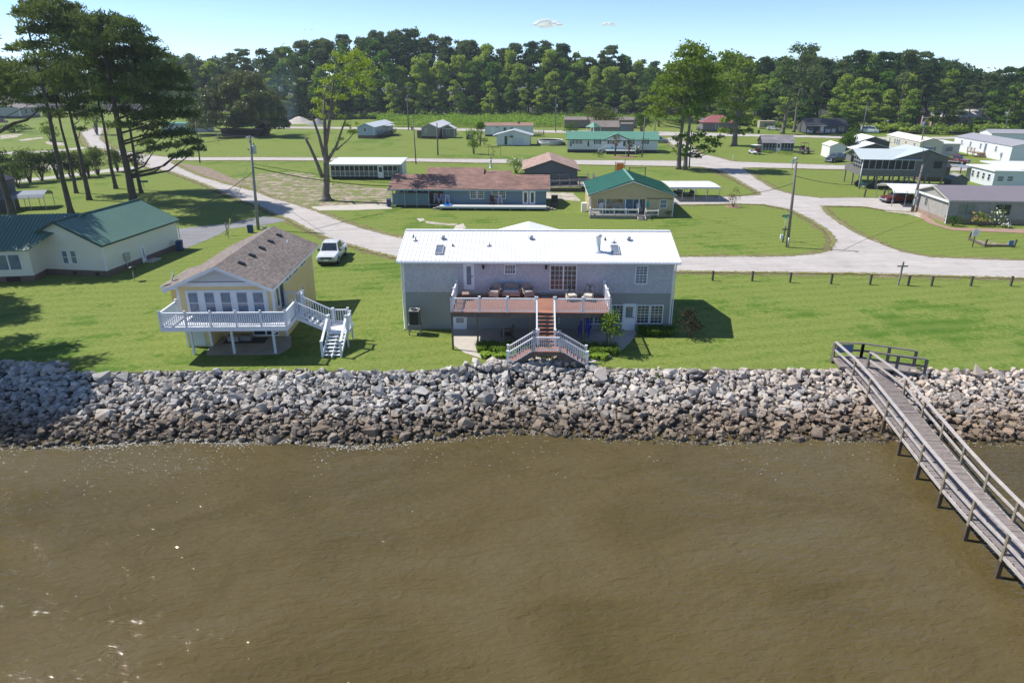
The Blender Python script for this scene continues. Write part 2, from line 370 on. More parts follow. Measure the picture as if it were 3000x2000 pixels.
# laid as separate strips that overlap only in height order
A1 = [(521, 486), (589, 516), (679, 543), (753, 561), (798, 579), (887, 605), (932, 620), (1006, 650), (1095, 677), (1179, 698), (1300, 726), (1500, 744), (1700, 751), (2000, 751.5), (2298, 751), (2380, 744), (2434, 734), (2500, 728), (2580, 716), (2638, 736), (2723, 753), (3000, 763), (3700, 778), (3700, 838), (3000, 816), (2500, 801), (2000, 796), (1700, 795), (1500, 790), (1300, 776), (1164, 756), (1065, 730), (1006, 712), (952, 695), (893, 668), (842, 641), (798, 626), (753, 602), (708, 590), (604, 543), (500, 504), (430, 492), (339, 452), (291, 436), (257, 431), (250, 419), (230, 390), (281, 372), (310, 376), (298, 407), (315, 422), (342, 439), (431, 453), (500, 461), (500, 471), (508, 478)]
A2 = [(2434, 738), (2444, 704), (2425, 678), (2374, 644), (2315, 615), (2238, 600), (2162, 598), (2000, 601), (1945, 600), (1940, 577), (2020, 575), (2166, 575), (2221, 572), (2221, 564), (2162, 530), (2106, 500), (2026, 486), (2000, 470), (1996, 440), (1962, 424), (1945, 405), (1985, 400), (2030, 429), (2055, 452), (2088, 457), (2162, 476), (2180, 492), (2221, 525), (2272, 555), (2332, 572), (2404, 580), (2510, 579), (2640, 582), (2720, 600), (2690, 622), (2600, 618), (2527, 606), (2408, 604), (2425, 627), (2480, 666), (2527, 691), (2574, 712), (2590, 722), (2500, 736)]
A3 = [(495, 461), (800, 461), (1080, 463), (1400, 466), (1696, 469), (1968, 471), (2162, 474), (2298, 478.6), (2476, 485), (2761, 490), (2855, 491), (3100, 496), (3700, 506), (3700, 522), (3100, 509), (2833, 502), (2600, 500), (2425, 497), (2174, 491), (1968, 488), (1696, 483), (1400, 478), (1080, 472), (800, 471), (500, 471)]
A4 = [(800, 371), (1160, 374), (1640, 383), (1925, 386), (2178, 393), (2336, 397), (2566, 402), (2720, 402), (2900, 401), (2900, 407), (2693, 408), (2566, 409), (2400, 404), (2178, 400), (1953, 398), (1640, 390), (1300, 383), (1160, 379), (800, 377)]
def widen(px, k=.9):
    c = [G(*p) for p in px]; n_ = len(c); out = []
    area = sum(c[i].x * c[(i + 1) % n_].y - c[(i + 1) % n_].x * c[i].y for i in range(n_)); s_ = 1 if area > 0 else -1
    for i in range(n_):
        d = (c[(i + 1) % n_] - c[i - 1]).normalized(); q = c[i] + Vector((d.y, -d.x, 0)) * s_ * k; out.append((q.x, q.y))
    return out
for k_, (nm, px) in enumerate((("shore_road", A1), ("side_street", A2), ("cross_street", A3), ("back_street", A4))):
    sheet("road_verge", widen(px), VERGE, .012 + .004 * k_, .3, world=True)
    sheet(nm, px, ROAD, .03 + .006 * k_, .2)
def rag_mat():
    m, t, b = new_mat("ragged_edge"); n = N(t); P = n.new("ShaderNodeNewGeometry").outputs["Position"]; at = n.new("ShaderNodeAttribute"); at.attribute_name = "across"
    c = n.ramp(n.noise(P, 1.1, 5, .75), [(.38, (.15, .19, .035)), (.5, (.20, .19, .07)), (.62, (.33, .27, .18))]); n.L(c, b.inputs["Base Color"]); b.inputs["Roughness"].default_value = .95; b.inputs["Specular IOR Level"].default_value = .1
    n.L(n.math('GREATER_THAN', n.math('ADD', n.math('MULTIPLY', at.outputs["Fac"], .42), n.noise(P, 1.7, 7, .8)), .78), b.inputs["Alpha"]); return m
RAG = rag_mat()
def inside(pt, poly):
    r_ = False; n_ = len(poly)
    for i in range(n_):
        a, b = poly[i], poly[i - 1]
        if (a.y > pt.y) != (b.y > pt.y) and pt.x < (b.x - a.x) * (pt.y - a.y) / (b.y - a.y) + a.x: r_ = not r_
    return r_
def ragged(px, z, wd=.85, others=()):
    op = [[G(*p) for p in q] for q in others]
    P_ = [G(*p) for p in px]; pts = []
    for i, a in enumerate(P_):
        b_ = P_[(i + 1) % len(P_)]; k = max(1, int((b_ - a).length / 2)) 
        k = min(k, 60); pts += [a.lerp(b_, j / k) for j in range(k)]
    n_ = len(pts); area = sum(pts[i].x * pts[(i + 1) % n_].y - pts[(i + 1) % n_].x * pts[i].y for i in range(n_)); s_ = 1 if area > 0 else -1; v = []; f = []; ac = []
    for i in range(n_):
        d = (pts[(i + 1) % n_] - pts[i - 1]).normalized(); q = Vector((d.y, -d.x, 0)) * s_
        for k, o_ in enumerate((wd, .1, -wd)): v.append((*(pts[i] + q * o_ * max(1, pts[i].y / 90)).xy, z)); ac.append((0., 1., 0.)[k])
    for i in range(n_):
        j = (i + 1) % n_
        if any(inside(pts[i], q) or inside(pts[j], q) for q in op): continue
        for k in (0, 1): f.append((i * 3 + k, i * 3 + k + 1, j * 3 + k + 1, j * 3 + k))
    me = bpy.data.meshes.new("road_edge"); me.from_pydata(v, [], f); at = me.attributes.new("across", 'FLOAT', 'POINT'); at.data.foreach_set("value", ac); me.materials.append(RAG)
    o = bpy.data.objects.new("road_edge", me); COL.objects.link(o); tag(o, kind="structure")
for k_, px in enumerate((A1, A2, A3)): ragged(px, .062 + .006 * k_, others=[q for q in (A1, A2, A3) if q is not px])
# driveways and bare patches
sheet("dirt_yard", [(690, 525), (770, 508), (900, 505), (960, 535), (1090, 548), (1150, 556), (1150, 604), (1030, 607), (912, 612), (830, 592), (740, 556)], DIRT, .014)
sheet("dirt_bank", [(520, 478), (600, 488), (660, 512), (720, 540), (700, 546), (600, 520), (540, 496)], patch_mat("earth_ridge", (.20, .15, .11), (.34, .28, .22), .36), .015)
PALE = patch_mat("pale_sand", (.42, .37, .30), (.55, .50, .42), .42, .1, .6)
for pl in ([(0, 396), (70, 392), (50, 402), (0, 409)], [(135, 415), (190, 417), (185, 427), (140, 424)], [(55, 410), (120, 402), (130, 406), (60, 414)], [(0, 492), (260, 470), (300, 478), (220, 490), (120, 500)], [(1545, 560), (1680, 566), (1700, 590), (1590, 582), (1500, 570)], [(2690, 380), (2800, 376), (2790, 384), (2700, 388)], [(2745, 478), (2790, 482), (2820, 490), (2790, 492)]):
    sheet("sandy_ground", pl, PALE, .013, .3)
sheet("farm_lane", [(-200, 452), (145, 442), (242, 431), (256, 432), (242, 437), (145, 446), (-200, 462)], ROAD, .026, .1)
sheet("hedge_lane", [(-300, 556), (0, 530), (136, 518), (266, 503), (345, 492), (425, 486), (425, 494), (350, 502), (266, 511), (136, 526), (0, 540), (-300, 575)], ROAD, .022, .1)
sheet("paved_drive", [(912, 606), (1000, 601), (1138, 597), (1150, 612), (1030, 616), (925, 617)], CONC, .02, .04)
sheet("asphalt_drive", [(509, 690), (520, 671), (589, 663), (679, 654), (750, 638), (780, 634), (845, 644), (800, 655), (750, 662), (667, 671), (646, 686), (589, 710), (536, 731), (524, 733)], gravel_mat("grey_asphalt", (.17, .17, .18), (.27, .27, .28), .1), .018, .12)
sheet("walkway", [(2690, 617), (2745, 655), (2790, 668), (3000, 672), (3300, 680), (3300, 690), (3000, 684), (2790, 675), (2720, 655), (2670, 622)], M("red_walk", (.34, .22, .17), .9, .2, 1.5), .04, .05)
sheet("walkway", [(2590, 618), (2690, 617), (2700, 640), (2660, 628), (2600, 622)], PALE, .05, .15)
sheet("stepping_path", [(1220, 640), (1240, 640), (1245, 646), (1230, 650)], CONC, .02, .05)
sheet("stepping_path", [(1245, 648), (1300, 654), (1340, 656), (1338, 661), (1290, 660), (1250, 655)], PALE, .02, .1)
sheet("stepping_path", [(1335, 661), (1358, 655), (1366, 668), (1345, 676), (1325, 678)], CONC, .02, .1)
sheet("mulch_bed", [(1795, 458), (1850, 455), (1860, 463), (1800, 465)], M("pine_mulch", (.24, .15, .09), .95, .3, 3), .02, .1)
sheet("field_soil", [(395, 256), (430, 251), (545, 252), (600, 262), (540, 283), (450, 285)], M("ploughed_soil", (.30, .21, .15), .95, .1, .02), .05, .5)
sheet("bare_verge", [(2000, 430), (2050, 490), (2130, 510), (2170, 535), (2120, 520), (2060, 497), (1990, 470)], VERGE, .0105, .3)
# patio and curved walk in front of the lilac house
sheet("patio", [(-4.35, 47.7), (-4.3, 45.6), (-4.0, 44.2), (-3.2, 42.9), (-2.1, 42.0), (-.9, 41.45), (.1, 41.2), (4.4, 40.9), (5.4, 41.3), (6.6, 42.2), (7.6, 43.5), (8.4, 45.0), (9.0, 46.4), (9.15, 47.3)], CONC, .03, .02, 3, world=True)
sheet("patio_slab", [(-20.6, 42.45), (-15.7, 42.6), (-15.3, 44), (-16.0, 46.2), (-20.9, 46.2), (-21, 44)], M("old_concrete", (.36, .33, .28), .9, .2, 1), .03, .03, 3, world=True)
# ---------------- riprap stones
def rock_mesh(seed, n=13):
    r_ = random.Random(seed); bm = bmesh.new()
    ax = (r_.uniform(.85, 1.15), r_.uniform(.65, 1.0), r_.uniform(.5, .85))
    for _ in range(n):
        d = Vector((r_.gauss(0, 1), r_.gauss(0, 1), r_.gauss(0, 1))).normalized(); e = r_.uniform(.82, 1.08)
        d = Vector([math.copysign(abs(c) ** .75, c) for c in d])
        bm.verts.new((d.x * ax[0] * e * .5, d.y * ax[1] * e * .5, d.z * ax[2] * e * .5))
    g = bmesh.ops.convex_hull(bm, input=bm.verts)
    bmesh.ops.delete(bm, geom=[x for x in set(g["geom_interior"] + g["geom_unused"]) if isinstance(x, bmesh.types.BMVert)], context='VERTS')
    bm.normal_update(); me = bpy.data.meshes.new("boulder"); bm.to_mesh(me); bm.free(); return me
def rock_mat():
    m, t, b = new_mat("riprap_granite"); n = N(t); g = n.new("ShaderNodeNewGeometry"); P = g.outputs["Position"]
    oi = n.new("ShaderNodeObjectInfo"); at = n.new("ShaderNodeAttribute"); at.attribute_name = "tone"
    tone = n.math('FRACT', n.math('ADD', n.math('MULTIPLY', oi.outputs["Random"], 7.13), at.outputs["Fac"]))
    sx = n.new("ShaderNodeSeparateXYZ"); n.L(P, sx.inputs[0])
    grey = n.ramp(tone, [(0, (.22, .21, .20)), (.25, (.34, .33, .31)), (.5, (.47, .45, .42)), (.7, (.40, .34, .28)), (.85, (.58, .55, .50)), (1, (.31, .27, .23))])
    warm = n.ramp(tone, [(0, (.30, .26, .23)), (.3, (.52, .40, .31)), (.5, (.36, .35, .34)), (.75, (.60, .50, .41)), (1, (.48, .38, .29))])
    side = n.math('MULTIPLY', n.math('ADD', sx.outputs[0], 4), 1 / 30., True)
    lo = n.ramp(sx.outputs[2], [(0, 0.), (1, 1.)])
    c = n.mix(n.math('MULTIPLY', side, .75), grey, warm)
    c = n.mix(1.0, c, n.ramp(n.noise(P, 3, 5, .7), [(.3, .82), (.7, 1.12)]), 'MULTIPLY')
    zz = n.math('ADD', sx.outputs[2], n.math('MULTIPLY', n.math('SUBTRACT', n.noise(P, .8, 4, .6), .5), .9))
    tide = n.ramp(n.math('ADD', zz, 1.0), [(.02, 1.), (.5, .0)])
    wet = n.ramp(n.math('ADD', zz, 1.7), [(.18, 1.), (.56, .0)])
    c = n.mix(n.math('MULTIPLY', tide, .95), c, n.mix(1.0, c, (.52, .44, .36), 'MULTIPLY'))
    c = n.mix(n.math('MULTIPLY', wet, .88), c, (.035, .03, .018))
    n.L(c, b.inputs["Base Color"]); n.L(n.ramp(wet, [(0, .85), (1, .35)]), b.inputs["Roughness"]); b.inputs["Specular IOR Level"].default_value = .35
    n.L(n.bump(n.noise(P, 6, 5, .7), .5, .05), b.inputs["Normal"]); return m
ROCK = rock_mat()
protos = [rock_mesh(100 + i, 11 + i % 5) for i in range(18)]
for me in protos: me.materials.append(ROCK)
rr = random.Random(8)
def rock_h(x, y): return bank_z(x, y)
big = []
tries = 0
while len(big) < 300 and tries < 60000:
    tries += 1
    x = rr.uniform(-35.5, 35.5); t_ = rr.random() ** 1.15; y = edge_y(x) - .45 - t_ * 6.0
    if x > 0 and abs(x) > 34: continue
    s_ = (.6 + .75 * rr.random() ** 2.2) * (1.05 if t_ < .5 else .95)
    if all((x - a) ** 2 + (y - b_) ** 2 > (.47 * (s_ + c_)) ** 2 for a, b_, c_ in big): big.append((x, y, s_))
BO = []
for i, (x, y, s_) in enumerate(big):
    o = bpy.data.objects.new("boulder", protos[i % 18]); COL.objects.link(o)
    o.location = (x, y, rock_h(x, y) + s_ * rr.uniform(.02, .16) - .08); o.scale = (s_, s_, s_); o.rotation_euler = (rr.uniform(-.5, .5), rr.uniform(-.5, .5), rr.uniform(0, 6.28))
    BO.append(o)
ORD = "first second third fourth fifth sixth seventh eighth ninth tenth eleventh twelfth thirteenth fourteenth fifteenth sixteenth seventeenth eighteenth nineteenth twentieth".split() + ["twenty-" + w_ for w_ in "first second third fourth fifth sixth seventh eighth ninth".split()] + ["thirtieth"] + ["thirty-" + w_ for w_ in "first second third fourth fifth sixth seventh eighth ninth".split()]
def ordinals(objs, zones, fmt, key):
    """give each of a crowd its own label: its order from the left within its stretch"""
    bins = {}
    for o in objs: bins.setdefault(key(o), []).append(o)
    for (z_, b_), l in bins.items():
        for i, o in enumerate(sorted(l, key=lambda o: o.location.x / max(1, o.location.y))): o["label"] = fmt(ORD[min(i, len(ORD) - 1)], z_, b_)
def zone_of(px, zones):
    for hi, nm in zones:
        if px < hi: return nm
    return zones[-1][1]
def px_of(o, dz=0): x, y, z = o.location; z += dz - CH; return 1500 + 2000 * x / (y * cs - z * sn)
RZ = [(420, "at the left edge"), (900, "below the yellow house"), (1230, "between the two near houses"), (1750, "below the split stair"), (2080, "below the dark red bush"), (2420, "left of the pier"), (9999, "right of the pier")]
ordinals(BO, RZ, lambda n_, z_, b_: "%s large boulder from the left in the %s band %s" % (n_, b_, z_), lambda o: (zone_of(px_of(o), RZ), "upper" if edge_y(o.location.x) - o.location.y < 1.9 else "middle" if edge_y(o.location.x) - o.location.y < 4 else "waterline"))
for o in BO: tag(o, None, "boulder", "large boulders of the riprap bank")
# the thousands of smaller stones between and beneath them
V = []; F = []; tone = []; npr = [(np.array([v_.co[:] for v_ in me.vertices]), [list(p.vertices) for p in me.polygons]) for me in protos]
off = 0
def put(x, y, z, s_):
    global off
    pv, pf = npr[rr.randrange(18)]; rot = np.array(Matrix.Rotation(rr.uniform(0, 6.28), 3, 'Z') @ Matrix.Rotation(rr.uniform(-.8, .8), 3, 'X'))
    V.append(pv @ rot.T * s_ + np.array([x, y, z])); F.extend([[k + off for k in p] for p in pf]); tone.extend([rr.random()] * len(pf)); off += len(pv)
for _ in range(11500):
    far = rr.random() < .18
    x = rr.uniform(-75, 75) if far else rr.uniform(-37, 37)
    if far and abs(x) < 37: continue
    t_ = rr.uniform(0, 1.06); y = edge_y(x) - .2 - t_ * 6.8; s_ = rr.choice([.24, .3, .36, .4, .46, .52, .6]) * (1.0 if t_ < .7 else .85)
    put(x, y, rock_h(x, y) + rr.uniform(-.14, .13) - (.12 if t_ > .93 else 0), s_)
for _ in range(420):   # crest stones along the lawn edge
    x = rr.uniform(-60, 60); y = edge_y(x) + rr.uniform(-.75, -.05); put(x, y, .02 + rr.uniform(-.08, .12), rr.uniform(.3, .6))
for _ in range(260):   # heap before the stairs and by the left end of the lawn
    x = rr.gauss(.2, 1.9) if rr.random() < .5 else rr.uniform(-36, -28.5); y = edge_y(x) + rr.uniform(-.9, .1); put(x, y, .15 + rr.uniform(-.1, .2), rr.uniform(.4, .75))
me = bpy.data.meshes.new("riprap_stones"); me.from_pydata(np.concatenate(V).tolist(), [], F); at = me.attributes.new("tone", 'FLOAT', 'FACE'); at.data.foreach_set("value", tone); me.materials.append(ROCK)
o = bpy.data.objects.new("riprap_stones", me); COL.objects.link(o)
tag(o, "loose grey and tan riprap stones filling the bank between lawn and river", "riprap", kind="stuff")
# foam flecks drifting off the stones
FOAM = M("river_foam", (.60, .60, .58), .5, .05)
mb = MB(); rf = random.Random(3)
for _ in range(4200):
    near = rf.random() < .75
    x = rf.gauss(-17, 7) if rf.random() < .5 else rf.uniform(-36, 36)
    if near: y = shore_y(x) + rf.gauss(-.05, .2); r_ = rf.uniform(.01, .035)
    else: y = shore_y(x) - abs(rf.gauss(0, 1)) * 1.9 - .3; r_ = rf.uniform(.008, .028)
    if not near and math.sin(x * 1.1) + math.sin(x * .37 + 2) < -.2: continue
    a0 = rf.uniform(0, 6.28); k_ = rf.randint(5, 8); st = rf.uniform(1, 2.6)
    mb.add([(x + st * r_ * rf.uniform(.5, 1) * math.cos(a0 + 6.283 * i / k_), y + r_ * rf.uniform(.5, 1) * math.sin(a0 + 6.283 * i / k_), WZ + .02) for i in range(k_)], [tuple(range(k_))])
tag(mb.done("foam", FOAM, fix=False), "white foam flecks drifting on brown water along the foot of the stones", "foam", kind="stuff")
# ================================================================ BUILDINGS
class House:
    """a building in its own frame: x along the front, y to the back, z up; front-left corner of the front wall at loc"""
    def __init__(s, name, label, cat, loc, w_, d, rz, h, z0=0., group=None):
        s.root = T(name, label, cat, (loc[0], loc[1], 0), rz, group); s.w, s.d, s.h, s.z0 = w_, d, h, z0
        s.rz = R(rz); s.o = Vector((loc[0], loc[1], 0)); s.ex = Vector((math.cos(s.rz), math.sin(s.rz), 0)); s.ey = Vector((-math.sin(s.rz), math.cos(s.rz), 0))
    def hit(s, wall, px, py):
        d = ray(px, py); c = Vector((0, 0, CH))
        o_, n_ = {'F': (s.o, -s.ey), 'R': (s.o + s.ex * s.w, s.ex), 'L': (s.o, -s.ex)}[wall[0]]
        if len(wall) > 1: o_ = o_ + n_ * float(wall[1:])
        t = (o_ - c).dot(n_) / d.dot(n_); p = c + d * t - s.o
        return (p.dot(s.ex) if wall[0] == 'F' else p.dot(s.ey)), p.z
    def rect(s, wall, x0, y0, x1, y1):
        a = s.hit(wall, x0, y0); b = s.hit(wall, x1, y1); return min(a[0], b[0]), min(a[1], b[1]), max(a[0], b[0]), max(a[1], b[1])
    def pb(s, mb, wall, u0, z0, u1, z1, a, b):
        """box lying on a wall from a to b metres outward"""
        k = float(wall[1:]) if len(wall) > 1 else 0; a += k; b += k
        if wall[0] == 'F': mb.box(u0, -b, z0, u1, -a, z1)
        elif wall[0] == 'R': mb.box(s.w + a, u0, z0, s.w + b, u1, z1)
        else: mb.box(-b, u0, z0, -a, u1, z1)
    def walls(s, mat, roof='X', rise=1., z0=None, name='wall', x0=0, x1=None, y0=0, y1=None, top=None):
        z0 = s.z0 if z0 is None else z0; x1 = s.w if x1 is None else x1; y1 = s.d if y1 is None else y1; h = s.h if top is None else top
        mb = MB()
        if roof == 'X': mb.extr([(y0, z0), (y1, z0), (y1, h), ((y0 + y1) / 2, h + rise), (y0, h)], 'x', x0, x1)
        elif roof == 'Y': mb.extr([(x0, z0), (x1, z0), (x1, h), ((x0 + x1) / 2, h + rise), (x0, h)], 'y', y0, y1)
        else: mb.box(x0, y0, z0, x1, y1, h)
        return mb.done(name, mat, s.root)
    def skirt(s, mat, z1, inset=.03, name='foundation'):
        return MB().box(inset, inset, 0, s.w - inset, s.d - inset, z1 + .01).done(name, mat, s.root)
    def roof(s, mat, kind='X', rise=1., ov=.35, ovg=.3, th=.1, x0=0, x1=None, y0=0, y1=None, h=None, ribs=None, trim=None, name='roof', ribmat=None, cap=None):
        x1 = s.w if x1 is None else x1; y1 = s.d if y1 is None else y1; h = s.h if h is None else h; mb = MB(); t = .05
        if kind == 'X': a0, a1, b0, b1, ax = y0, y1, x0 - ovg, x1 + ovg, 'x'
        else: a0, a1, b0, b1, ax = x0, x1, y0 - ovg, y1 + ovg, 'y'
        mid = (a0 + a1) / 2; sl = rise / (mid - a0); zt = h + rise + t; ze = h - ov * sl + t
        mb.extr([(a0 - ov, ze), (mid, zt), (mid, zt + th), (a0 - ov, ze + th)], ax, b0, b1)
        mb.extr([(mid + .001, zt), (a1 + ov, ze), (a1 + ov, ze + th), (mid + .001, zt + th)], ax, b0, b1)
        o = mb.done(name, mat, s.root)
        if ribs:
            rb = MB(); n = int((b1 - b0) / ribs)
            for i in range(n + 1):
                q = b0 + .02 + i * (b1 - b0 - .04) / n
                for (pa, pz, qa, qz) in ((a0 - ov, ze, mid, zt), (mid, zt, a1 + ov, ze)):
                    A = (q, pa, pz + th + .012) if kind == 'X' else (pa, q, pz + th + .012); B = (q, qa, qz + th + .012) if kind == 'X' else (qa, q, qz + th + .012)
                    rb.beam(A, B, .035, .02)
            rb.done("rib", ribmat or mat, o)
        if cap:
            cb = MB(); A = (b0, mid, zt + th + .02) if kind == 'X' else (mid, b0, zt + th + .02); B = (b1, mid, zt + th + .02) if kind == 'X' else (mid, b1, zt + th + .02)
            cb.beam(A, B, .32, .05); cb.done("ridge_cap", cap, o)
        if trim:
            tb = MB()
            for a in (a0 - ov - .015, a1 + ov + .015):
                if kind == 'X': tb.box(b0 - .01, a - .015, ze - .1, b1 + .01, a + .015, ze + th * .7)
                else: tb.box(a - .015, b0 - .01, ze - .1, a + .015, b1 + .01, ze + th * .7)
            for b in (b0 - .02, b1 + .02):
                for (pa, pz, qa, qz) in ((a0 - ov, ze, mid, zt), (mid, zt, a1 + ov, ze)):
                    A = (b, pa, pz - .03) if kind == 'X' else (pa, b, pz - .03); B = (b, qa, qz - .03) if kind == 'X' else (qa, b, qz - .03)
                    tb.beam(A, B, .03, .2)
            tb.done("fascia", trim, s.root)
        return o
    def flat(s, mat, name='roof', ov=.3, th=.15, z=None, tilt=0., x0=0, x1=None, y0=0, y1=None):
        x1 = s.w if x1 is None else x1; y1 = s.d if y1 is None else y1; z = s.h if z is None else z
        return MB().extr([(y0 - ov, z), (y1 + ov, z + tilt), (y1 + ov, z + tilt + th), (y0 - ov, z + th)], 'x', x0 - ov, x1 + ov).done(name, mat, s.root)
    def corners(s, mat, wd=.1, z0=None, z1=None, which='FR'):
        z0 = s.z0 if z0 is None else z0; z1 = s.h if z1 is None else z1; mb = MB(); e = .012
        mb.box(-e, -e, z0, wd, wd, z1); mb.box(s.w - wd, -e, z0, s.w + e, wd, z1); mb.box(s.w - wd, s.d - wd, z0, s.w + e, s.d + e, z1); mb.box(-e, s.d - wd, z0, wd, s.d + e, z1)
        return mb.done("corner_trim", mat, s.root)
    def opening(s, kind, wall, px=None, uz=None, frame=WHITEV, glass=GLASS, grid=(0, 0), fw=.07, leaf=None, shut=None, name=None, label=None, sash=True):
        u0, z0, u1, z1 = s.rect(wall, *px) if px else uz
        mb = MB()
        if kind == 'window':
            s.pb(mb, wall, u0 - fw, z0 - fw, u0, z1 + fw, 0, .05); s.pb(mb, wall, u1, z0 - fw, u1 + fw, z1 + fw, 0, .05)
            s.pb(mb, wall, u0, z1, u1, z1 + fw, 0, .05); s.pb(mb, wall, u0, z0 - fw, u1, z0, 0, .07)
            if sash: s.pb(mb, wall, u0, (z0 + z1) / 2 - .022, u1, (z0 + z1) / 2 + .022, 0, .04)
            for i in range(1, grid[0]): c = u0 + (u1 - u0) * i / grid[0]; s.pb(mb, wall, c - .012, z0, c + .012, z1, 0, .03)
            for i in range(1, grid[1]): c = z0 + (z1 - z0) * i / grid[1]; s.pb(mb, wall, u0, c - .012, u1, c + .012, 0, .033)
            o = mb.done(name or "window", frame, s.root)
            g = MB(); s.pb(g, wall, u0, z0, u1, z1, 0, .018); g.done("pane", glass, o)
            if shut is not None:
                sm = MB(); sw = min(.4, (u1 - u0) * .45)
                s.pb(sm, wall, u0 - fw - sw, z0 - .04, u0 - fw - .01, z1 + .04, 0, .04); s.pb(sm, wall, u1 + fw + .01, z0 - .04, u1 + fw + sw, z1 + .04, 0, .04)
                sm.done("shutter", shut, o)
        elif kind == 'door':
            s.pb(mb, wall, u0, z0, u1, z1, 0, .06); o = mb.done(name or "door", leaf or frame, s.root)
            if glass is not None:
                g = MB(); dh = z1 - z0; s.pb(g, wall, u0 + .16, z0 + dh * (.2 if kind == 'door' and grid == (9, 9) else .5), u1 - .16, z1 - .16, .06, .068); g.done("pane", glass, o)
            hb = MB(); s.pb(hb, wall, u1 - .13, z0 + .95, u1 - .07, z0 + 1.07, .06, .11); hb.done("handle", DGREY, o)
            fb = MB(); s.pb(fb, wall, u0 - fw, z0, u0 - .002, z1 + fw, 0, .05); s.pb(fb, wall, u1 + .002, z0, u1 + fw, z1 + fw, 0, .05); s.pb(fb, wall, u0, z1 + .002, u1, z1 + fw, 0, .05); fb.done("frame", frame, o)
        elif kind == 'slider':
            s.pb(mb, wall, u0 - fw, z0 - .03, u0, z1 + fw, 0, .06); s.pb(mb, wall, u1, z0 - .03, u1 + fw, z1 + fw, 0, .06); s.pb(mb, wall, u0, z1, u1, z1 + fw, 0, .06); s.pb(mb, wall, u0, z0 - .03, u1, z0 + .05, 0, .06)
            c = (u0 + u1) / 2; s.pb(mb, wall, c - .05, z0 + .05, c + .05, z1, 0, .05)
            for i in range(1, grid[0]): c = u0 + (u1 - u0) * i / grid[0]; s.pb(mb, wall, c - .012, z0, c + .012, z1, 0, .03)
            for i in range(1, grid[1]): c = z0 + (z1 - z0) * i / grid[1]; s.pb(mb, wall, u0, c - .012, u1, c + .012, 0, .033)
            o = mb.done(name or "sliding_door", frame, s.root); g = MB(); s.pb(g, wall, u0, z0 + .05, u1, z1, 0, .018); g.done("pane", glass, o)
        elif kind == 'panel':
            s.pb(mb, wall, u0, z0, u1, z1, 0, .05); o = mb.done(name or "panel", leaf or frame, s.root)
        elif kind == 'garage':
            s.pb(mb, wall, u0, z0, u1, z1, 0, .03)
            for i in range(1, 4): zz = z0 + (z1 - z0) * i / 4; s.pb(mb, wall, u0, zz - .02, u1, zz + .02, .03, .045)
            o = mb.done(name or "garage_door", leaf or frame, s.root)
        if label: o["label"] = label
        return o
def rail(parent, a, b, h=.95, gap=.13, mat=WHITEV, posts=True, n=None, base=.1, pw=.13, bw=.042, toph=.07, cap=.1, drop=0.0, postname="post", solid=None, mid=False):
    """balustrade from a to b (deck level points); returns nothing, parts go under parent"""
    a = Vector(a); b = Vector(b); L_ = (b - a).length; n = n or max(1, round(L_ / 1.9))
    mb = MB(); up = Vector((0, 0, 1))
    mb.beam(a + up * h, b + up * h, cap, toph)
    if mid: mb.beam(a + up * h * .5, b + up * h * .5, .04, .09)
    else:
        mb.beam(a + up * base, b + up * base, .05, .06)
        k = int(Vector((b.x - a.x, b.y - a.y, 0)).length / gap)
        for i in range(1, k): p = a.lerp(b, i / k); mb.beam(p + up * base, p + up * (h - toph / 2), bw, bw, up=(0, 1, 0))
    o = mb.done("railing", mat, parent)
    if posts:
        for i in range(n + 1):
            p = a.lerp(b, i / n); pb = MB(); pb.cbox((p.x, p.y, p.z + (h + .12 - drop) / 2), (pw, pw, h + .12 + drop)); pb.cbox((p.x, p.y, p.z + h + .14), (pw * 1.3, pw * 1.3, .05)); pb.done(postname, mat, parent)
    return o
# ---------------------------------------------------------------- the lilac and grey two-storey house
SHAKE = M("lilac_shakes", (.54, .525, .57), .8, .04, .5, 'shakes', k=.17, stain=(.35, .04, (.24, .22, .22)))
SAGE = M("sage_siding", (.32, .33, .315), .7, .06, .5, 'siding', k=.12)
ROOFW = M("white_metal_roof", (.80, .81, .82), .35, .02, .5, stain=(.25, .12, (.62, .62, .60)))
COMP = M("redwood_composite", (.36, .17, .115), .7, .14, 2, 'planksY', k=.145)
COMPX = M("redwood_composite_tread", (.34, .155, .10), .7, .14, 2)
h1 = House("lilac_house", "two-storey house with lilac shakes over grey siding and long white metal roof", "house", (-7.88, 47.72), 19.5, 8.2, -1.1, 5.28)
h1.walls(SHAKE, 'X', 1.15, z0=2.86, name="upper_wall")
MB().box(.02, .02, 0, 19.48, 8.18, 2.86).done("lower_wall", SAGE, h1.root)
h1.roof(ROOFW, 'X', 1.15, .4, .32, .07, ribs=.3, trim=WHITE, cap=WHITE, ribmat=M("rib_white", (.73, .74, .76), .4, .02))
# rear wing with its own gable, behind the ridge
mb = MB(); mb.extr([(4.6, 0), (13.6, 0), (13.6, 5.1), (9.1, 6.2), (4.6, 5.1)], 'y', 8.19, 8.4); mb.done("rear_wing", SHAKE, h1.root)
mb = MB(); mb.extr([(4.1, 5.1), (9.1, 6.42), (9.1, 6.5), (4.1, 5.18)], 'y', 4.25, 7.9); mb.extr([(9.101, 6.42), (14.1, 5.1), (14.1, 5.18), (9.101, 6.5)], 'y', 4.25, 7.9); mb.done("rear_roof", ROOFW, h1.root)
cb = MB()
for x in (-.012, 19.4): cb.box(x, -.012, 0, x + .11, .1, 5.25)
cb.done("corner_trim", WHITE, h1.root)
MB().box(-.33, -.5, 5.12, 19.83, -.4, 5.22).done("gutter", WHITE, h1.root)
gb = MB(); gb.tube([(-.03, -.45, 5.15), (-.08, -.1, 4.9), (-.08, -.08, .15), (-.1, -.35, .05)], .045, 8); gb.done("downspout", WHITE, h1.root)
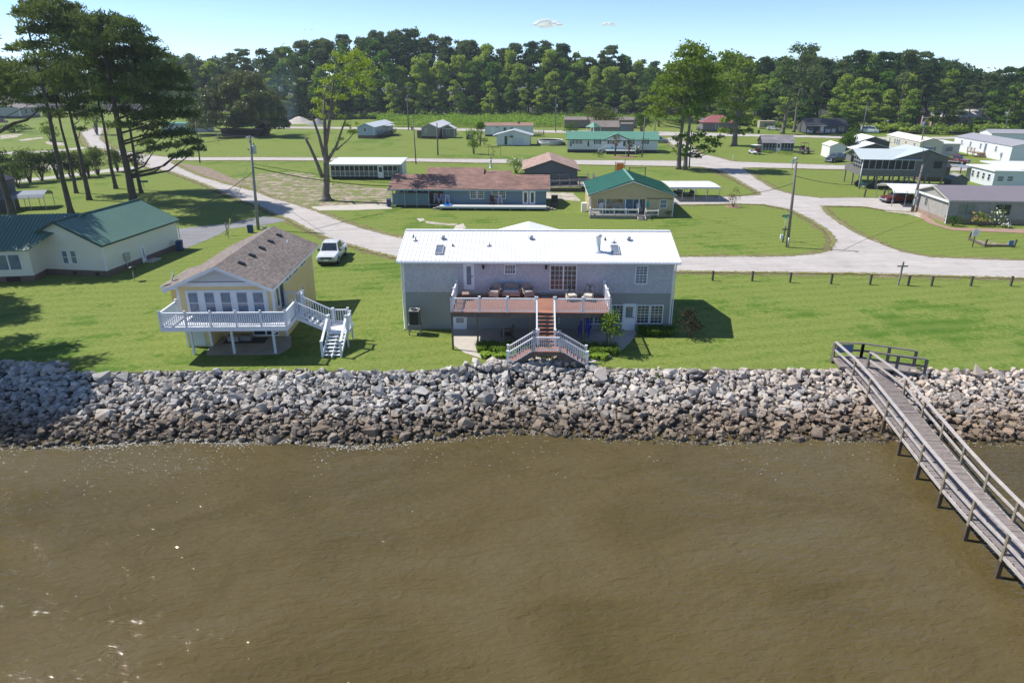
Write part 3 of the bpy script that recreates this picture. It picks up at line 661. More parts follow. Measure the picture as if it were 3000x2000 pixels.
gb = MB(); gb.tube([(19.53, -.45, 5.15), (19.58, -.1, 4.9), (19.58, -.08, .15), (19.65, -.3, .05)], .045, 8); gb.done("downspout", WHITE, h1.root)
o = h1.opening('door', 'F', (1360, 773, 1388, 848), glass=GLASSB, grid=(9, 9), label="white storm door on the upper deck")
h1.opening('window', 'F', (1480, 777, 1509, 800), grid=(4, 4), sash=True)
h1.opening('slider', 'F', (1614, 778, 1686, 849), grid=(6, 5), glass=M("deck_door_glass", (.07, .055, .05), .05, .4, 1, spec=.9))
h1.opening('window', 'F', (1865, 780, 1893, 829), grid=(3, 6), glass=GLASSB)
h1.opening('door', 'F', (1330, 924, 1366, 964), uz=None, glass=GLASSB, label="white lower door under the deck")
for u in (15.22, 17.05, 18.05): h1.opening('window', 'F', uz=(u, .6, u + .83, 1.92), grid=(3, 6))
o = h1.opening('door', 'F', uz=(16.05, .02, 16.88, 2.0), glass=GLASSB, label="white lower door with small diamond emblem")
mb = MB(); c = (16.46, 1.72); mb.extr([(c[0], c[1] - .17), (c[0] + .15, c[1]), (c[0], c[1] + .17), (c[0] - .15, c[1])], 'y', -.1, -.07); mb.done("emblem", M("gold_emblem", (.35, .26, .08), .5, .2, 9), o)
for u in (13.05, 13.95): h1.opening('window', 'F', uz=(u, .55, u + .8, .98), grid=(3, 2), sash=False)
h1.opening('window', 'F', uz=(10.9, .55, 11.3, .98), grid=(1, 2), sash=False)
def wall_lamp(h, wall, px, py):
    u, z = h.hit(wall, px, py); L_ = MB(); L_.cbox((u, -.02, z + .05), (.1, .04, .16)); L_.lathe((u, -.14, z - .14), [(.05, 0), (.075, .03), (.075, .2), (.1, .22), (.03, .32)], 8); L_.done("wall_lamp", BLACK, h.root)
wall_lamp(h1, 'F', 1416, 781); wall_lamp(h1, 'F', 1600, 782)
# things fixed on its roof slope
sl1 = 1.15 / 4.1
def on_roof(px, py, dz=.13):
    z = 6.0
    for _ in range(30):
        p = G(px, py, z) - h1.o; y = p.dot(h1.ey); z += .35 * (5.33 + sl1 * y + dz - z)
    return p.dot(h1.ex), y, z
for px, py in ((1297, 698), (1555, 698), (1841, 701)):
    u, y, z = on_roof(px, py); m = MB(); m.lathe((u, y, z - .08), [(.11, 0), (.13, .16), (.22, .17), (.2, .24), (.05, .3)], 14); m.done("roof_vent", GALV, h1.root)
for px, py in ((1216, 703), (1432, 718), (1797, 708)):
    u, y, z = on_roof(px, py); m = MB(); m.lathe((u, y, z - .05), [(.17, 0), (.15, .07), (.07, .1), (.06, .28)], 12); m.done("vent_pipe", GALV, h1.root)
for px, py in ((1212, 694), (1327, 719), (1773, 701)):
    u, y, z = on_roof(px, py); m = MB(); m.lathe((u, y, z - .03), [(.1, 0), (.04, .1), (.03, .22)], 8); m.done("vent_boot", DGREY, h1.root)
u, y, z = on_roof(1752, 735)
m = MB(); m.lathe((u, y, z - .15), [(.3, 0), (.26, .16), (.17, .2), (.17, 1.15), (.24, 1.17), (.24, 1.3), (.1, 1.42)], 18); m.done("chimney_pipe", M("white_flue", (.72, .74, .76), .4, .08, 3), h1.root)
for px, gl in ((1288, GLASSB), (1802, GLASSB)):
    u, y, z = on_roof(px, 733, .1); m = MB()
    for (x0, x1, y0, y1) in ((-.3, .3, -.62, -.54), (-.3, .3, .54, .62), (-.3, -.24, -.54, .54), (.24, .3, -.54, .54)):
        m.extr([(y + y0, z + sl1 * y0 - .06), (y + y1, z + sl1 * y1 - .06), (y + y1, z + sl1 * y1 + .1), (y + y0, z + sl1 * y0 + .1)], 'x', u + x0, u + x1)
    o = m.done("skylight", M("skylight_frame", (.40, .40, .40), .5, .1), h1.root); g = MB()
    g.extr([(y - .54, z - sl1 * .54), (y + .54, z + sl1 * .54), (y + .54, z + sl1 * .54 + .06), (y - .54, z - sl1 * .54 + .06)], 'x', u - .24, u + .24); g.done("pane", gl, o)
# ---------------------------------------------------------------- its deck with the double stair
DZ = 2.75
dk = T("raised_deck", "raised red composite deck with white balustrade and split stair before the lilac house", "deck", (-4.05, 47.6, 0), -1.1)
DW, DD = 10.75, 4.15
MB().box(0, -DD, DZ - .04, DW, -.12, DZ).done("deck_floor", COMP, dk)
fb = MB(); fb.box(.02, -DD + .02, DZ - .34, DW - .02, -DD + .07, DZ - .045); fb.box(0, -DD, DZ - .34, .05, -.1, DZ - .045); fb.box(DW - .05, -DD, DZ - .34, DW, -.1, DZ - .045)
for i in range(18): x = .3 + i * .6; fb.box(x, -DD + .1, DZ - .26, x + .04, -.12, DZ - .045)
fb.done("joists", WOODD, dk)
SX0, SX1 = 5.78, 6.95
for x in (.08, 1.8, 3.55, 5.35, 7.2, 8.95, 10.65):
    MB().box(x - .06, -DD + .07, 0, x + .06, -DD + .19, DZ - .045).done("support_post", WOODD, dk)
rail(dk, (.06, -DD + .06, DZ), (SX0 - .06, -DD + .06, DZ), n=3); rail(dk, (SX1 + .06, -DD + .06, DZ), (DW - .06, -DD + .06, DZ), n=2)
rail(dk, (.06, -DD + .06, DZ), (.06, -.2, DZ), n=2); rail(dk, (DW - .06, -DD + .06, DZ), (DW - .06, -.2, DZ), n=2)
# flight from the deck down to the landing, then two side flights
LZ, LY0, LY1 = 1.18, -DD - 3.1, -DD - 1.95
tb = MB(); n_ = 8
for i in range(n_):
    t_ = (i + .7) / (n_ + .4); y = -DD + (LY1 + DD) * t_; z = DZ + (LZ - DZ) * t_; tb.box(SX0 + .04, y - .27, z - .035, SX1 - .04, y, z)
tb.done("tread", COMPX, dk)
sb = MB()
for x in (SX0 + .02, (SX0 + SX1) / 2, SX1 - .02): sb.beam((x, -DD, DZ - .2), (x, LY1, LZ - .1), .04, .22)
sb.done("stringer", WOODD, dk)
for x in (SX0, SX1): rail(dk, (x, -DD, DZ), (x, LY1 + .05, LZ), n=1)
lx0, lx1 = SX0 - .22, SX1 + .3
MB().box(lx0, LY0, LZ - .04, lx1, LY1, LZ).done("landing", COMP, dk)
lb = MB(); lb.box(lx0, LY0 + .02, LZ - .28, lx1, LY0 + .07, LZ - .045); lb.box(lx0, LY1 - .05, LZ - .28, lx1, LY1, LZ - .045)
for x in (lx0 + .06, lx1 - .14):
    for y in (LY0 + .1, LY1 - .15): lb.box(x, y, 0, x + .09, y + .09, LZ - .045)
lb.done("landing_frame", WOODD, dk)
rail(dk, (lx0, LY0 + .05, LZ), (lx1, LY0 + .05, LZ), n=1)
for sgn, xa, xb in ((-1, lx0, lx0 - 1.65), (1, lx1, lx1 + 1.75)):
    for y in (LY0 + .05, LY1 - .05): rail(dk, (xa, y, LZ), (xb, y, .12), n=1)
    rail(dk, (xa, LY1 - .05, LZ), (xa - sgn * .3, LY1 - .05, LZ), n=1)
    tb = MB(); sb = MB()
    for i in range(7):
        t_ = (i + .5) / 7.3; x = xa + (xb - xa) * t_; z = LZ + (.05 - LZ) * t_; tb.box(x - .02, LY0 + .08, z - .04, x + sgn * .28, LY1 - .08, z); tb.box(x + sgn * .26, LY0 + .09, z - .17, x + sgn * .28, LY1 - .09, z - .041)
    for y in (LY0 + .1, LY1 - .12): sb.beam((xa, y, LZ - .2), (xb, y, -.02), .05, .3)
    tb.done("tread", COMPX, dk); sb.done("stringer", WOODD, dk)
DK = lambda x, y, z=DZ: dk.matrix_basis @ Vector((x, y, z))
# ---- furniture on and under the deck
WICK = M("brown_wicker", (.33, .25, .22), .8, .25, 14, bump=.5, bs=40); CUSH = M("striped_cushion", (.42, .47, .52), .8, .05, 1, 'vsiding', k=.12); CREAM = M("cream_cushion", (.58, .54, .46), .85, .05, 2)
def wicker(name, label, cat, loc, w_, rz):
    t = T(name, label, cat, loc, rz)
    s_ = MB(); s_.box(-w_ / 2, -.28, .33, w_ / 2, .28, .42); s_.box(-w_ / 2, -.29, .12, w_ / 2, -.26, .34); s_.done("seat", WICK, t)
    MB().box(-w_ / 2 + .07, -.25, .42, w_ / 2 - .07, .22, .52).done("cushion", CREAM if w_ < 1 else CUSH, t)
    b = MB(); n = 12
    for i in range(n):
        a0, a1 = math.pi * i / n, math.pi * (i + 1) / n
        q = lambda a, r_: (math.cos(a) * (w_ / 2 + .02) * r_, .26 + .09 * math.sin(a), .45 + (.5 if w_ < 1 else .47) * math.sin(a) ** .6 * r_)
        b.add([(q(a0, 1)[0], .27, .4), (q(a1, 1)[0], .27, .4), q(a1, 1), q(a0, 1)], [(0, 1, 2, 3)]); b.beam(q(a0, 1), q(a1, 1), .05, .05)
    b.done("backrest", WICK, t)
    for sg in (-1, 1):
        a = MB(); a.tube([(sg * w_ / 2, -.3, .6), (sg * (w_ / 2 + .05), -.05, .63), (sg * w_ / 2, .27, .72)], .035, 6); a.box(sg * w_ / 2 - .02, -.28, .4, sg * w_ / 2 + .02, .25, .6); a.done("armrest", WICK, t)
        for y in (-.26, .26): MB().tube([(sg * (w_ / 2 - .02), y, 0), (sg * (w_ / 2 - .05), y, .35)], .025, 6).done("leg", WICK, t)
    return t
wicker("wicker_armchair", "brown wicker armchair left of the striped wicker loveseat on the deck", "armchair", DK(2.85, -.75), .75, -22)
wicker("wicker_loveseat", "brown wicker loveseat with striped seat cushion against the lilac wall", "loveseat", DK(4.0, -.6), 1.25, 0)
wicker("wicker_armchair", "brown wicker armchair right of the striped wicker loveseat on the deck", "armchair", DK(5.2, -.75), .75, 25)
def patio_chair(label, loc, rz):
    t = T("patio_chair", label, "patio chair", loc, rz)
    MB().box(-.32, -.32, .32, .32, .28, .44).done("seat_cushion", CREAM, t)
    MB().box(-.34, -.36, .18, .34, .26, .3).done("seat_base", CREAM, t)
    f_ = MB()
    for i in range(5): x = -.3 + i * .15; f_.beam((x, .3, .4), (-x * .6, .46, .98), .03, .03)
    f_.beam((-.36, .3, .4), (-.3, .48, 1.02), .035, .035); f_.beam((.36, .3, .4), (.3, .48, 1.02), .035, .035); f_.beam((-.3, .48, 1.02), (.3, .48, 1.02), .035, .035); f_.done("backrest", DGREY, t)
    for sg in (-1, 1):
        a = MB(); a.tube([(sg * .4, -.34, .56), (sg * .42, 0, .62), (sg * .36, .36, .66)], .028, 6); a.done("armrest", DGREY, t)
        for y in (-.32, .28): MB().tube([(sg * .38, y, 0), (sg * .39, y, .58)], .022, 6).done("leg", DGREY, t)
patio_chair("cream cushioned metal armchair on the deck nearest the sliding door", DK(8.25, -1.35), 18); patio_chair("cream cushioned metal armchair on the deck nearest the right railing", DK(9.45, -1.35), -22)
tag(MB().cbox((0, 0, .015), (.55, .35, .03)).done("doormat", M("grey_mat", (.22, .25, .27), .9, .2, 9)), "small grey mat lying on the deck before the sliding door", "doormat").location = DK(6.5, -.75)
t = T("storage_bench", "small brown slatted bench in the left corner of the deck", "bench", DK(.75, -1.1), 8)
MB().cbox((0, 0, .42), (.5, .9, .05)).done("seat", M("bench_wood", (.30, .2, .17), .8, .1), t)
for x in (-.2, .2):
    for y in (-.38, .38): MB().cbox((x, y, .2), (.05, .05, .4)).done("leg", WOODD, t)
BLUEP = M("blue_plastic", (.03, .05, .42), .45, .05)
def adirondack(name, label, loc, rz, mat, sc=1.):
    t = T(name, label, "garden chair", loc, rz); t.scale = (sc,) * 3
    b = MB()
    for i in range(6): x = -.27 + i * .108; hh = 1.02 - abs(i - 2.5) * .07; b.beam((x, .2, .3), (x * 1.1, .48, hh), .09, .02, up=(0, 1, 0))
    b.done("backrest", mat, t); s_ = MB()
    for i in range(5): s_.box(-.28, -.35 + i * .115, .4 - i * .035, .28, -.25 + i * .115, .42 - i * .035)
    s_.done("seat", mat, t)
    for sg in (-1, 1):
        MB().beam((sg * .34, -.38, .56), (sg * .34, .32, .58), .12, .025).done("armrest", mat, t)
        MB().beam((sg * .31, -.34, 0), (sg * .31, -.34, .56), .05, .08).done("leg", mat, t); MB().beam((sg * .3, -.3, .36), (sg * .3, .5, .02), .03, .1).done("leg", mat, t)
adirondack("adirondack_chair", "blue plastic adirondack chair standing in the shade under the deck", DK(9.3, -1.3, .04), -15, BLUEP, 1.15)
adirondack("rocking_chair", "dark brown wooden rocking chair standing in the shade under the deck", DK(3.75, -1.9, .04), -75, WOODD, 1.05)
t = T("block_shelf", "small white concrete block shelf beside the lower right door", "shelf", DK(11.05, -.5, .04))
for i in range(2):
    for j in range(2): MB().box(j * .33, 0, i * .3, j * .33 + .3, .25, i * .3 + .27).box(j * .33 + .07, -.01, i * .3 + .06, j * .33 + .23, 0, i * .3 + .2).done("block", CONC, t)
# ---- air conditioner on its stand
p = PY(1218, 985, 46.7); t = T("wooden_stand", "weathered four-legged timber stand under the air conditioner", "stand", (p.x, 46.7, 0))
MB().cbox((0, 0, .78), (.9, .8, .06)).done("top", WOODG, t)
for x in (-.4, .4):
    for y in (-.35, .35): MB().cbox((x, y, .375), (.08, .08, .75)).done("leg", WOODG, t)
MB().cbox((0, -.35, .45), (.8, .03, .09)).done("brace", WOODG, t)
t = T("air_conditioner", "dark grilled air conditioner unit raised on a timber stand", "air conditioner", (p.x, 46.7, .815))
MB().cbox((0, 0, .5), (.72, .72, .96)).done("casing", M("ac_grille", (.02, .022, .025), .5, .1, 9, 'siding', k=.06), t)
c = MB()
for x in (-.36, .36):
    for y in (-.36, .36): c.cbox((x, y, .5), (.035, .035, 1.0))
c.box(-.37, -.37, .98, .37, .37, 1.03); c.done("frame", M("beige_metal", (.30, .29, .26), .5, .08), t)
c = MB(); c.disc((0, 0), .32, 1.036, 24); c.done("fan_grille", BLACK, t); c = MB(); c.lathe((0, 0, 1.04), [(.29, 0), (.3, .02), (.32, .02), (.33, 0)], 24); c.lathe((0, 0, 1.04), [(.06, 0), (.06, .03)], 10); c.done("fan_ring", GALV, t)
# ---------------------------------------------------------------- yellow house on the left, with its white deck
YEL = M("yellow_siding", (.76, .60, .29), .7, .05, .6, 'siding', k=.13)
SHING = M("brown_shingles", (.235, .195, .172), .9, .2, .7, 'shingY', k=.15, bump=.3)
hy = House("yellow_house", "pale yellow raised house with brown shingle roof and white trim near the shore", "house", (-22.55, 43.95), 6.45, 10.6, 1.6, 4.5)
hy.walls(YEL, 'Y', 1.4, z0=2.35, name="upper_wall")
MB().box(.02, 2.0, 0, 6.43, 10.58, 2.35).done("lower_wall", YEL, hy.root)
MB().box(.02, .15, 0, 1.75, 2.0, 2.35).done("closet_wall", YEL, hy.root)
hy.roof(SHING, 'Y', 1.4, .35, 1.1, .1, trim=WHITE)
MB().extr([(-1.5, 4.0), (.0, 4.42), (.0, 4.52), (-1.5, 4.1)], 'y', 1.1, 5.8).done("side_roof", SHING, hy.root)
MB().box(-1.52, 1.08, 3.86, -1.48, 5.8, 4.1).box(-1.5, 1.06, 3.86, 0, 1.1, 4.1).done("side_fascia", WHITE, hy.root)
MB().box(-1.1, 1.5, 2.4, -.0, 5.4, 4.05).done("side_bay", YEL, hy.root)
GBL = M("white_gable_boards", (.66, .68, .70), .6, .05, 1, 'vsiding', k=.14)
g = MB(); g.extr([(.7, 4.72), (5.75, 4.72), (3.225, 5.75)], 'y', -.09, -.04); g.done("gable_panel", GBL, hy.root)
g = MB(); g.box(.3, -.16, 4.42, 6.15, -.02, 4.7); g.done("gable_beam", WHITE, hy.root)
hy.corners(WHITE, .16, 2.35, 4.45)
cb = MB(); cb.box(.02, .13, 0, .16, .16, 2.34); cb.box(1.62, .13, 0, 1.77, .3, 2.34); cb.box(6.3, 1.985, 0, 6.45, 2.1, 2.34); cb.done("lower_trim", WHITE, hy.root)
MB().box(hy.rect('F', 541, 850, 790, 921)[0], -.03, hy.rect('F', 541, 850, 790, 921)[1], hy.rect('F', 541, 850, 790, 921)[2], -.002, hy.rect('F', 541, 850, 790, 921)[3]).done("window_surround", WHITE, hy.root)
for i in range(5): x = 551 + i * 47.5; hy.opening('window', 'F0.03', (x - 1, 857, x + 37, 918), glass=GLASSB, fw=.05)
hy.opening('panel', 'F-0.01', uz=(1.05, 2.62, 5.45, 2.72), leaf=WHITE, name="sill_board")
hy.opening('window', 'R', uz=(.45, 2.75, 1.0, 4.1), sash=False); hy.opening('door', 'R', uz=(1.25, 2.4, 2.1, 4.3), leaf=DGREY, glass=SCREEN, grid=(9, 9), label="dark screen door onto the side deck")
for a, b in ((2.9, 3.55), (3.7, 4.3), (5.0, 5.45), (5.55, 6.0), (7.0, 7.6), (7.75, 8.4)): hy.opening('window', 'R', uz=(a, 3.85, b, 4.25), sash=False, fw=.06)
hy.opening('window', 'R', uz=(6.6, 1.25, 7.1, 2.2), sash=False); hy.opening('door', 'R', uz=(5.3, .1, 6.15, 2.1), glass=GLASSB)
hy.opening('slider', 'F-2.0', uz=(4.05, .12, 5.75, 1.95), glass=GLASS)
hy.opening('panel', 'F-0.15', uz=(.3, .1, 1.35, 2.0), leaf=M("white_board_door", (.6, .63, .66), .6, .06, 2, 'vsiding', k=.2), name="closet_door")
for i, (px, py) in enumerate(((675, 776), (718, 743 - 0), (752, 718), (785, 694), (815, 672))):
    y = 1.1 + i * 2.2; x = 3.225 + .95; z = 4.5 + 1.4 * (1 - .95 / 3.225) + .16
    v_ = MB(); v_.add([(x - .2, y - .2, z + .03), (x + .25, y - .2, z - .14), (x + .25, y + .2, z - .14), (x - .2, y + .2, z + .03), (x - .14, y - .16, z + .17), (x + .22, y - .16, z + .04), (x + .22, y + .16, z + .04), (x - .14, y + .16, z + .17)], [(3, 2, 1, 0), (4, 5, 6, 7), (0, 1, 5, 4), (1, 2, 6, 5), (2, 3, 7, 6), (3, 0, 4, 7)]); v_.done("roof_vent", BLACK, hy.root)
v_ = MB(); v_.tube([(5.1, 8.9, 4.9), (5.1, 8.9, 5.5)], .05, 8); v_.done("vent_pipe", WHITE, hy.root)
# satellite dish
p = hy.root.matrix_basis @ Vector((-1.05, 1.9, 4.2)); t = T("satellite_dish", "grey satellite dish on the left eave of the yellow house", "satellite dish", p, 30)
MB().tube([(0, 0, 0), (.05, 0, .25), (.2, 0, .42)], .025, 8).done("mast", DGREY, t)
dd = MB(); n = 18; vs = []; fs = []
for k, rr_ in enumerate((0, .12, .24, .36)):
    for j in range(n): a = 6.283 * j / n; vs.append((.12 - .35 * rr_ ** 2 + .3 * rr_ * math.sin(a) * .9, rr_ * math.cos(a), .5 + rr_ * math.sin(a) * .95))
for k in range(3):
    for j in range(n): fs.append((k * n + j, k * n + (j + 1) % n, (k + 1) * n + (j + 1) % n, (k + 1) * n + j))
dd.add(vs, fs, True).done("dish", GALV, t); MB().tube([(.15, 0, .2), (.6, 0, .42), (.62, 0, .5)], .018, 6).done("arm", GALV, t)
# deck
yd = T("white_deck", "white painted deck with long railing and angled stair on the yellow house", "deck", (-22.55, 43.95, 0), 1.6)
PW = M("white_painted_wood", (.70, .73, .77), .55, .05, 2); PWF = M("white_deck_boards", (.66, .68, .71), .6, .08, 2, 'planksX', k=.14)
Z = 2.42
MB().box(-.15, -2.6, Z - .05, 7.9, -.03, Z).box(6.5, -.03, Z - .05, 7.9, 1.9, Z).done("deck_floor", PWF, yd)
fb = MB(); fb.box(-.17, -2.64, Z - .28, 7.92, -2.6, Z - .0); fb.box(-.19, -2.64, Z - .28, -.15, 0, Z); fb.box(7.88, -2.6, Z - .28, 7.94, 1.9, Z); fb.box(-.1, -1.3, Z - .3, 7.85, -1.2, Z - .06)
for i in range(12): fb.box(.2 + i * .65, -2.6, Z - .24, .25 + i * .65, -.05, Z - .055)
fb.done("deck_frame", PW, yd)
for x in (1.05, 3.75, 6.5):
    MB().box(x - .07, -1.33, 0, x + .07, -1.19, Z - .3).done("support_post", PW, yd)
    s_ = -1 if x < 2 else 1
    if x != 3.75: MB().beam((x, -1.26, Z - 1.0), (x + s_ * .95, -1.26, Z - .28), .08, .1).done("brace", PW, yd)
rail(yd, (-.12, -2.57, Z), (7.88, -2.57, Z), n=5, mat=PW, gap=.14, bw=.045, cap=.14, pw=.09, drop=.25); rail(yd, (-.12, -2.57, Z), (-.12, -.1, Z), n=1, mat=PW, gap=.14, cap=.14)
rail(yd, (7.88, -2.57, Z), (7.88, -.4, Z), n=1, mat=PW, gap=.14, cap=.14); rail(yd, (6.6, 1.88, Z), (7.85, 1.88, Z), n=1, mat=PW, gap=.14, cap=.1)
# first flight goes right and down to the landing, second turns towards the water
LZ = 1.22; A0 = (7.9, .1); A1 = (9.75, .35)
for y, dy in ((-.4, .0), (1.0, 0.)): rail(yd, (7.9, y, Z), (10.0, y + .35, LZ), n=1, mat=PW, gap=.16, cap=.12)
rail(yd, (7.88, 1.0, Z), (7.88, 1.85, Z), n=1, mat=PW, gap=.14, cap=.1)
tb = MB(); sb = MB()
for i in range(6): t_ = (i + .6) / 6.4; x = 7.9 + 2.0 * t_; z = Z + (LZ - Z) * t_; tb.box(x - .14, -.35 + .35 * t_, z - .04, x + .14, .98 + .35 * t_, z)
for y in (-.4, 1.0): sb.beam((7.9, y, Z - .18), (10.0, y + .35, LZ - .12), .05, .24)
tb.done("tread", PW, yd); sb.done("stringer", PW, yd)
MB().box(9.9, -.25, LZ - .04, 11.3, 1.5, LZ).done("landing", PWF, yd)
lb = MB(); lb.box(9.9, -.29, LZ - .24, 11.3, -.25, LZ - .01); lb.box(11.3, -.25, LZ - .24, 11.34, 1.5, LZ - .01); lb.box(9.86, -.25, LZ - .24, 9.9, 1.5, LZ - .01)
for x, y in ((9.95, -.2), (11.2, -.2), (11.2, 1.4), (9.95, 1.4)): lb.box(x - .05, y - .05, 0, x + .05, y + .05, LZ - .05)
lb.done("landing_frame", PW, yd)
rail(yd, (11.3, -.2, LZ), (11.3, .75, LZ), n=1, mat=PW, gap=.16, cap=.12); rail(yd, (9.95, 1.45, LZ), (11.0, 1.45, LZ), n=1, mat=PW, gap=.16, cap=.12)
for x in (9.95, 11.2): rail(yd, (x, -.25, LZ), (x - .1, -2.1, .08), n=1, mat=PW, gap=4, cap=.16)
tb = MB(); sb = MB()
for i in range(7): t_ = (i + .5) / 7.2; y = -.25 - 1.9 * t_; z = LZ - (LZ - .05) * t_; tb.box(9.95 - .08 * t_, y - .13, z - .045, 11.2 - .08 * t_, y + .12, z)
for x in (9.96, 10.57, 11.17): sb.beam((x, -.25, LZ - .18), (x - .1, -2.15, -.02), .05, .22)
tb.done("tread", PW, yd); sb.done("stringer", PW, yd)
for i, (x, y, c) in enumerate(((-19.7, 45.2, (.35, .33, .3)), (-18.9, 45.35, (.24, .22, .2)))):
    t = MB(); t.cbox((0, 0, .16), (.75, .5, .3)); t.cbox((0, 0, .35), (.8, .55, .07)); tag(t.done("storage_box", M("box%d" % i, c, .6, .1)), ("pale grey" if not i else "brown") + " storage box on the patio under the white deck", "storage box").location = (x, y, .03)
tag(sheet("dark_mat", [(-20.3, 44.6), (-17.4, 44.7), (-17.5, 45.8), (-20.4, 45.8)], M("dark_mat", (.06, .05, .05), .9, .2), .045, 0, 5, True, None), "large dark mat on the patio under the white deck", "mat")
# ---------------------------------------------------------------- cream house with green metal roofs, at the left edge
CRM = M("cream_siding", (.77, .75, .66), .65, .04, .5, 'siding', k=.2); BRK = M("red_brown_brick", (.16, .11, .09), .9, .15, 2, 'brick', k=.08)
GRN = M("green_metal_roof", (.135, .235, .185), .35, .08, .4); GRNT = M("dark_green_trim", (.015, .06, .045), .4, .1)
hc = House("cream_house", "cream sided house on brick base with dark green metal roofs at the left edge", "house", (-45.9, 62.9), 8.15, 11.6, -7.5, 3.1)
hc.walls(CRM, 'Y', 1.95, z0=.55); hc.skirt(BRK, .56, -.0)
hc.roof(GRN, 'Y', 1.95, .3, .35, .06, ribs=.3, cap=GRNT, trim=GRNT, ribmat=M("green_rib", (.105, .19, .15), .4, .05)); hc.corners(WHITE, .1, .55, 3.05)
hc.opening('window', 'F', (180, 735, 203, 771), glass=GLASSB); hc.opening('window', 'F', (205, 735, 228, 771), glass=GLASSB)
hc.opening('door', 'R', (411, 723, 432, 783), glass=GLASSB, label="white side door with half window and step")
o = MB(); o.box(hc.w + .0, 2.5, .9, hc.w + .2, 2.9, 1.6); o.box(hc.w, 3.0, 1.0, hc.w + .15, 3.35, 1.55); o.tube([(hc.w + .1, 2.75, 0), (hc.w + .1, 2.75, .9)], .04, 6); o.tube([(hc.w + .1, 3.2, 0), (hc.w + .1, 3.2, 1.0)], .03, 6); o.done("electric_meter", GALV, hc.root)
for u in (1.2, 4.6, 6.9):
    o = MB(); hc.pb(o, 'F', u, .15, u + .4, .38, .002, .02); o.done("crawl_vent", BLACK, hc.root)
MB().box(8.1, 5.4, 0, 9.0, 6.9, .14).done("door_step", CONC, hc.root)
MB().tube([(8.45, 11.5, 3.0), (8.25, 11.75, 2.8), (8.25, 11.7, .1), (8.6, 11.6, .05)], .05, 8).done("downspout", WHITE, hc.root)
MB().tube([(3.2, 2.2, 4.5), (3.2, 2.2, 5.15)], .05, 8).done("vent_pipe", WHITE, hc.root)
# lower left wing, turned towards the water
wg = MB(); wg.extr([(-8, .55), (1.2, .55), (1.2, 3.1), (-3.4, 5.2), (-8, 3.1)], 'x', -14, 0.2); o = wg.done("wing_wall", CRM, hc.root); o.rotation_euler = (0, 0, R(16)); o.location = (.15, 5.4, 0)
wg = MB(); wg.box(-14, -7.98, 0, .2, 1.18, .55); o = wg.done("wing_foundation", BRK, hc.root); o.rotation_euler = (0, 0, R(16)); o.location = (.15, 5.4, 0)
wg = MB()
for (a, za, b, zb, xa) in ((-8.4, 2.92, -3.4, 5.25, .35), (1.6, 2.92, -3.399, 5.25, 3.6)):
    v_ = [(-14.3, a, za), (xa, a, za), (3.6, b, zb), (-14.3, b, zb)]; v_ += [(x, y, z + .07) for x, y, z in v_]; wg.add(v_, [(3, 2, 1, 0), (4, 5, 6, 7), (0, 1, 5, 4), (1, 2, 6, 5), (2, 3, 7, 6), (3, 0, 4, 7)])
wr = wg.done("wing_roof", GRN, hc.root); wr.rotation_euler = (0, 0, R(16)); wr.location = (.15, 5.4, 0)
wg = MB()
for i in range(56):
    x = -14.2 + i * .32
    k_ = max(0., (x - .35) / 3.25)
    wg.beam((x, -8.4 + 5 * k_, 3.01 + 2.33 * k_), (x, -3.4, 5.34), .04, .04); wg.beam((x, -3.4, 5.34), (x, 1.6, 3.01), .04, .04)
wg.done("rib", MATS["green_rib"], wr)
for (a, b, g_) in ((-2.6, -1.7, 1), (-1.55, -.65, 1), (-5.6, -4.9, 1)):
    wm = MB(); wm.box(a - .07, -8.05, 1.1, b + .07, -8.0, 2.6); o = wm.done("window", WHITEV, hc.root); gm = MB(); gm.box(a, -8.07, 1.18, b, -8.05, 2.52); g2 = gm.done("pane", GLASSB, o); o.rotation_euler = (0, 0, R(16)); o.location = (.15, 5.4, 0)
wm = MB(); wm.box(-2.2, -8.03, .05, -1.0, -8.0, .5); o = wm.done("crawl_door", M("dark_red_door", (.05, .025, .02), .7, .1), hc.root); o.rotation_euler = (0, 0, R(16)); o.location = (.15, 5.4, 0)
# grill post, bin, carport, grey shed beside it
p = G(394, 822); t = T("patio_grill", "small black round grill on a pale post behind the cream house", "grill", p)
MB().tube([(0, 0, 0), (0, 0, 1.0)], .035, 8).done("post", CONC, t); MB().lathe((0, 0, 1.0), [(.05, 0), (.3, .1), (.33, .2), (.28, .3), (.05, .36)], 16).done("bowl", BLACK, t)
def wheelie(label, p, rz, col):
    t = T("rubbish_bin", label, "bin", p, rz); b = MB(); b.add([(-.24, -.28, .1), (.24, -.28, .1), (.24, .28, .1), (-.24, .28, .1), (-.3, -.36, 1.0), (.3, -.36, 1.0), (.3, .34, 1.0), (-.3, .34, 1.0)], [(3, 2, 1, 0), (4, 5, 6, 7), (0, 1, 5, 4), (1, 2, 6, 5), (2, 3, 7, 6), (3, 0, 4, 7)]); b.done("body", col, t)
    l = MB(); l.add([(-.32, -.38, 1.0), (.32, -.38, 1.0), (.32, .38, 1.06), (-.32, .38, 1.06), (-.3, -.34, 1.07), (.3, -.34, 1.07), (.3, .36, 1.13), (-.3, .36, 1.13)], [(3, 2, 1, 0), (4, 5, 6, 7), (0, 1, 5, 4), (1, 2, 6, 5), (2, 3, 7, 6), (3, 0, 4, 7)]); l.done("lid", col, t)
    for x in (-.22, .22): MB().lathe((x, .3, .12), [(.12, -.03), (.12, .03)], 12, 'x').done("wheel", RUBBER, t)
BINB = M("navy_plastic", (.02, .05, .16), .5, .1); BING = M("dark_green_plastic", (.02, .06, .035), .5, .1)
wheelie("dark blue wheeled bin at the rear corner of the cream house", G(529, 735), 10, BINB)
wheelie("dark blue wheeled bin at the left end of the blue-grey house", G(1140, 606), 5, BINB)
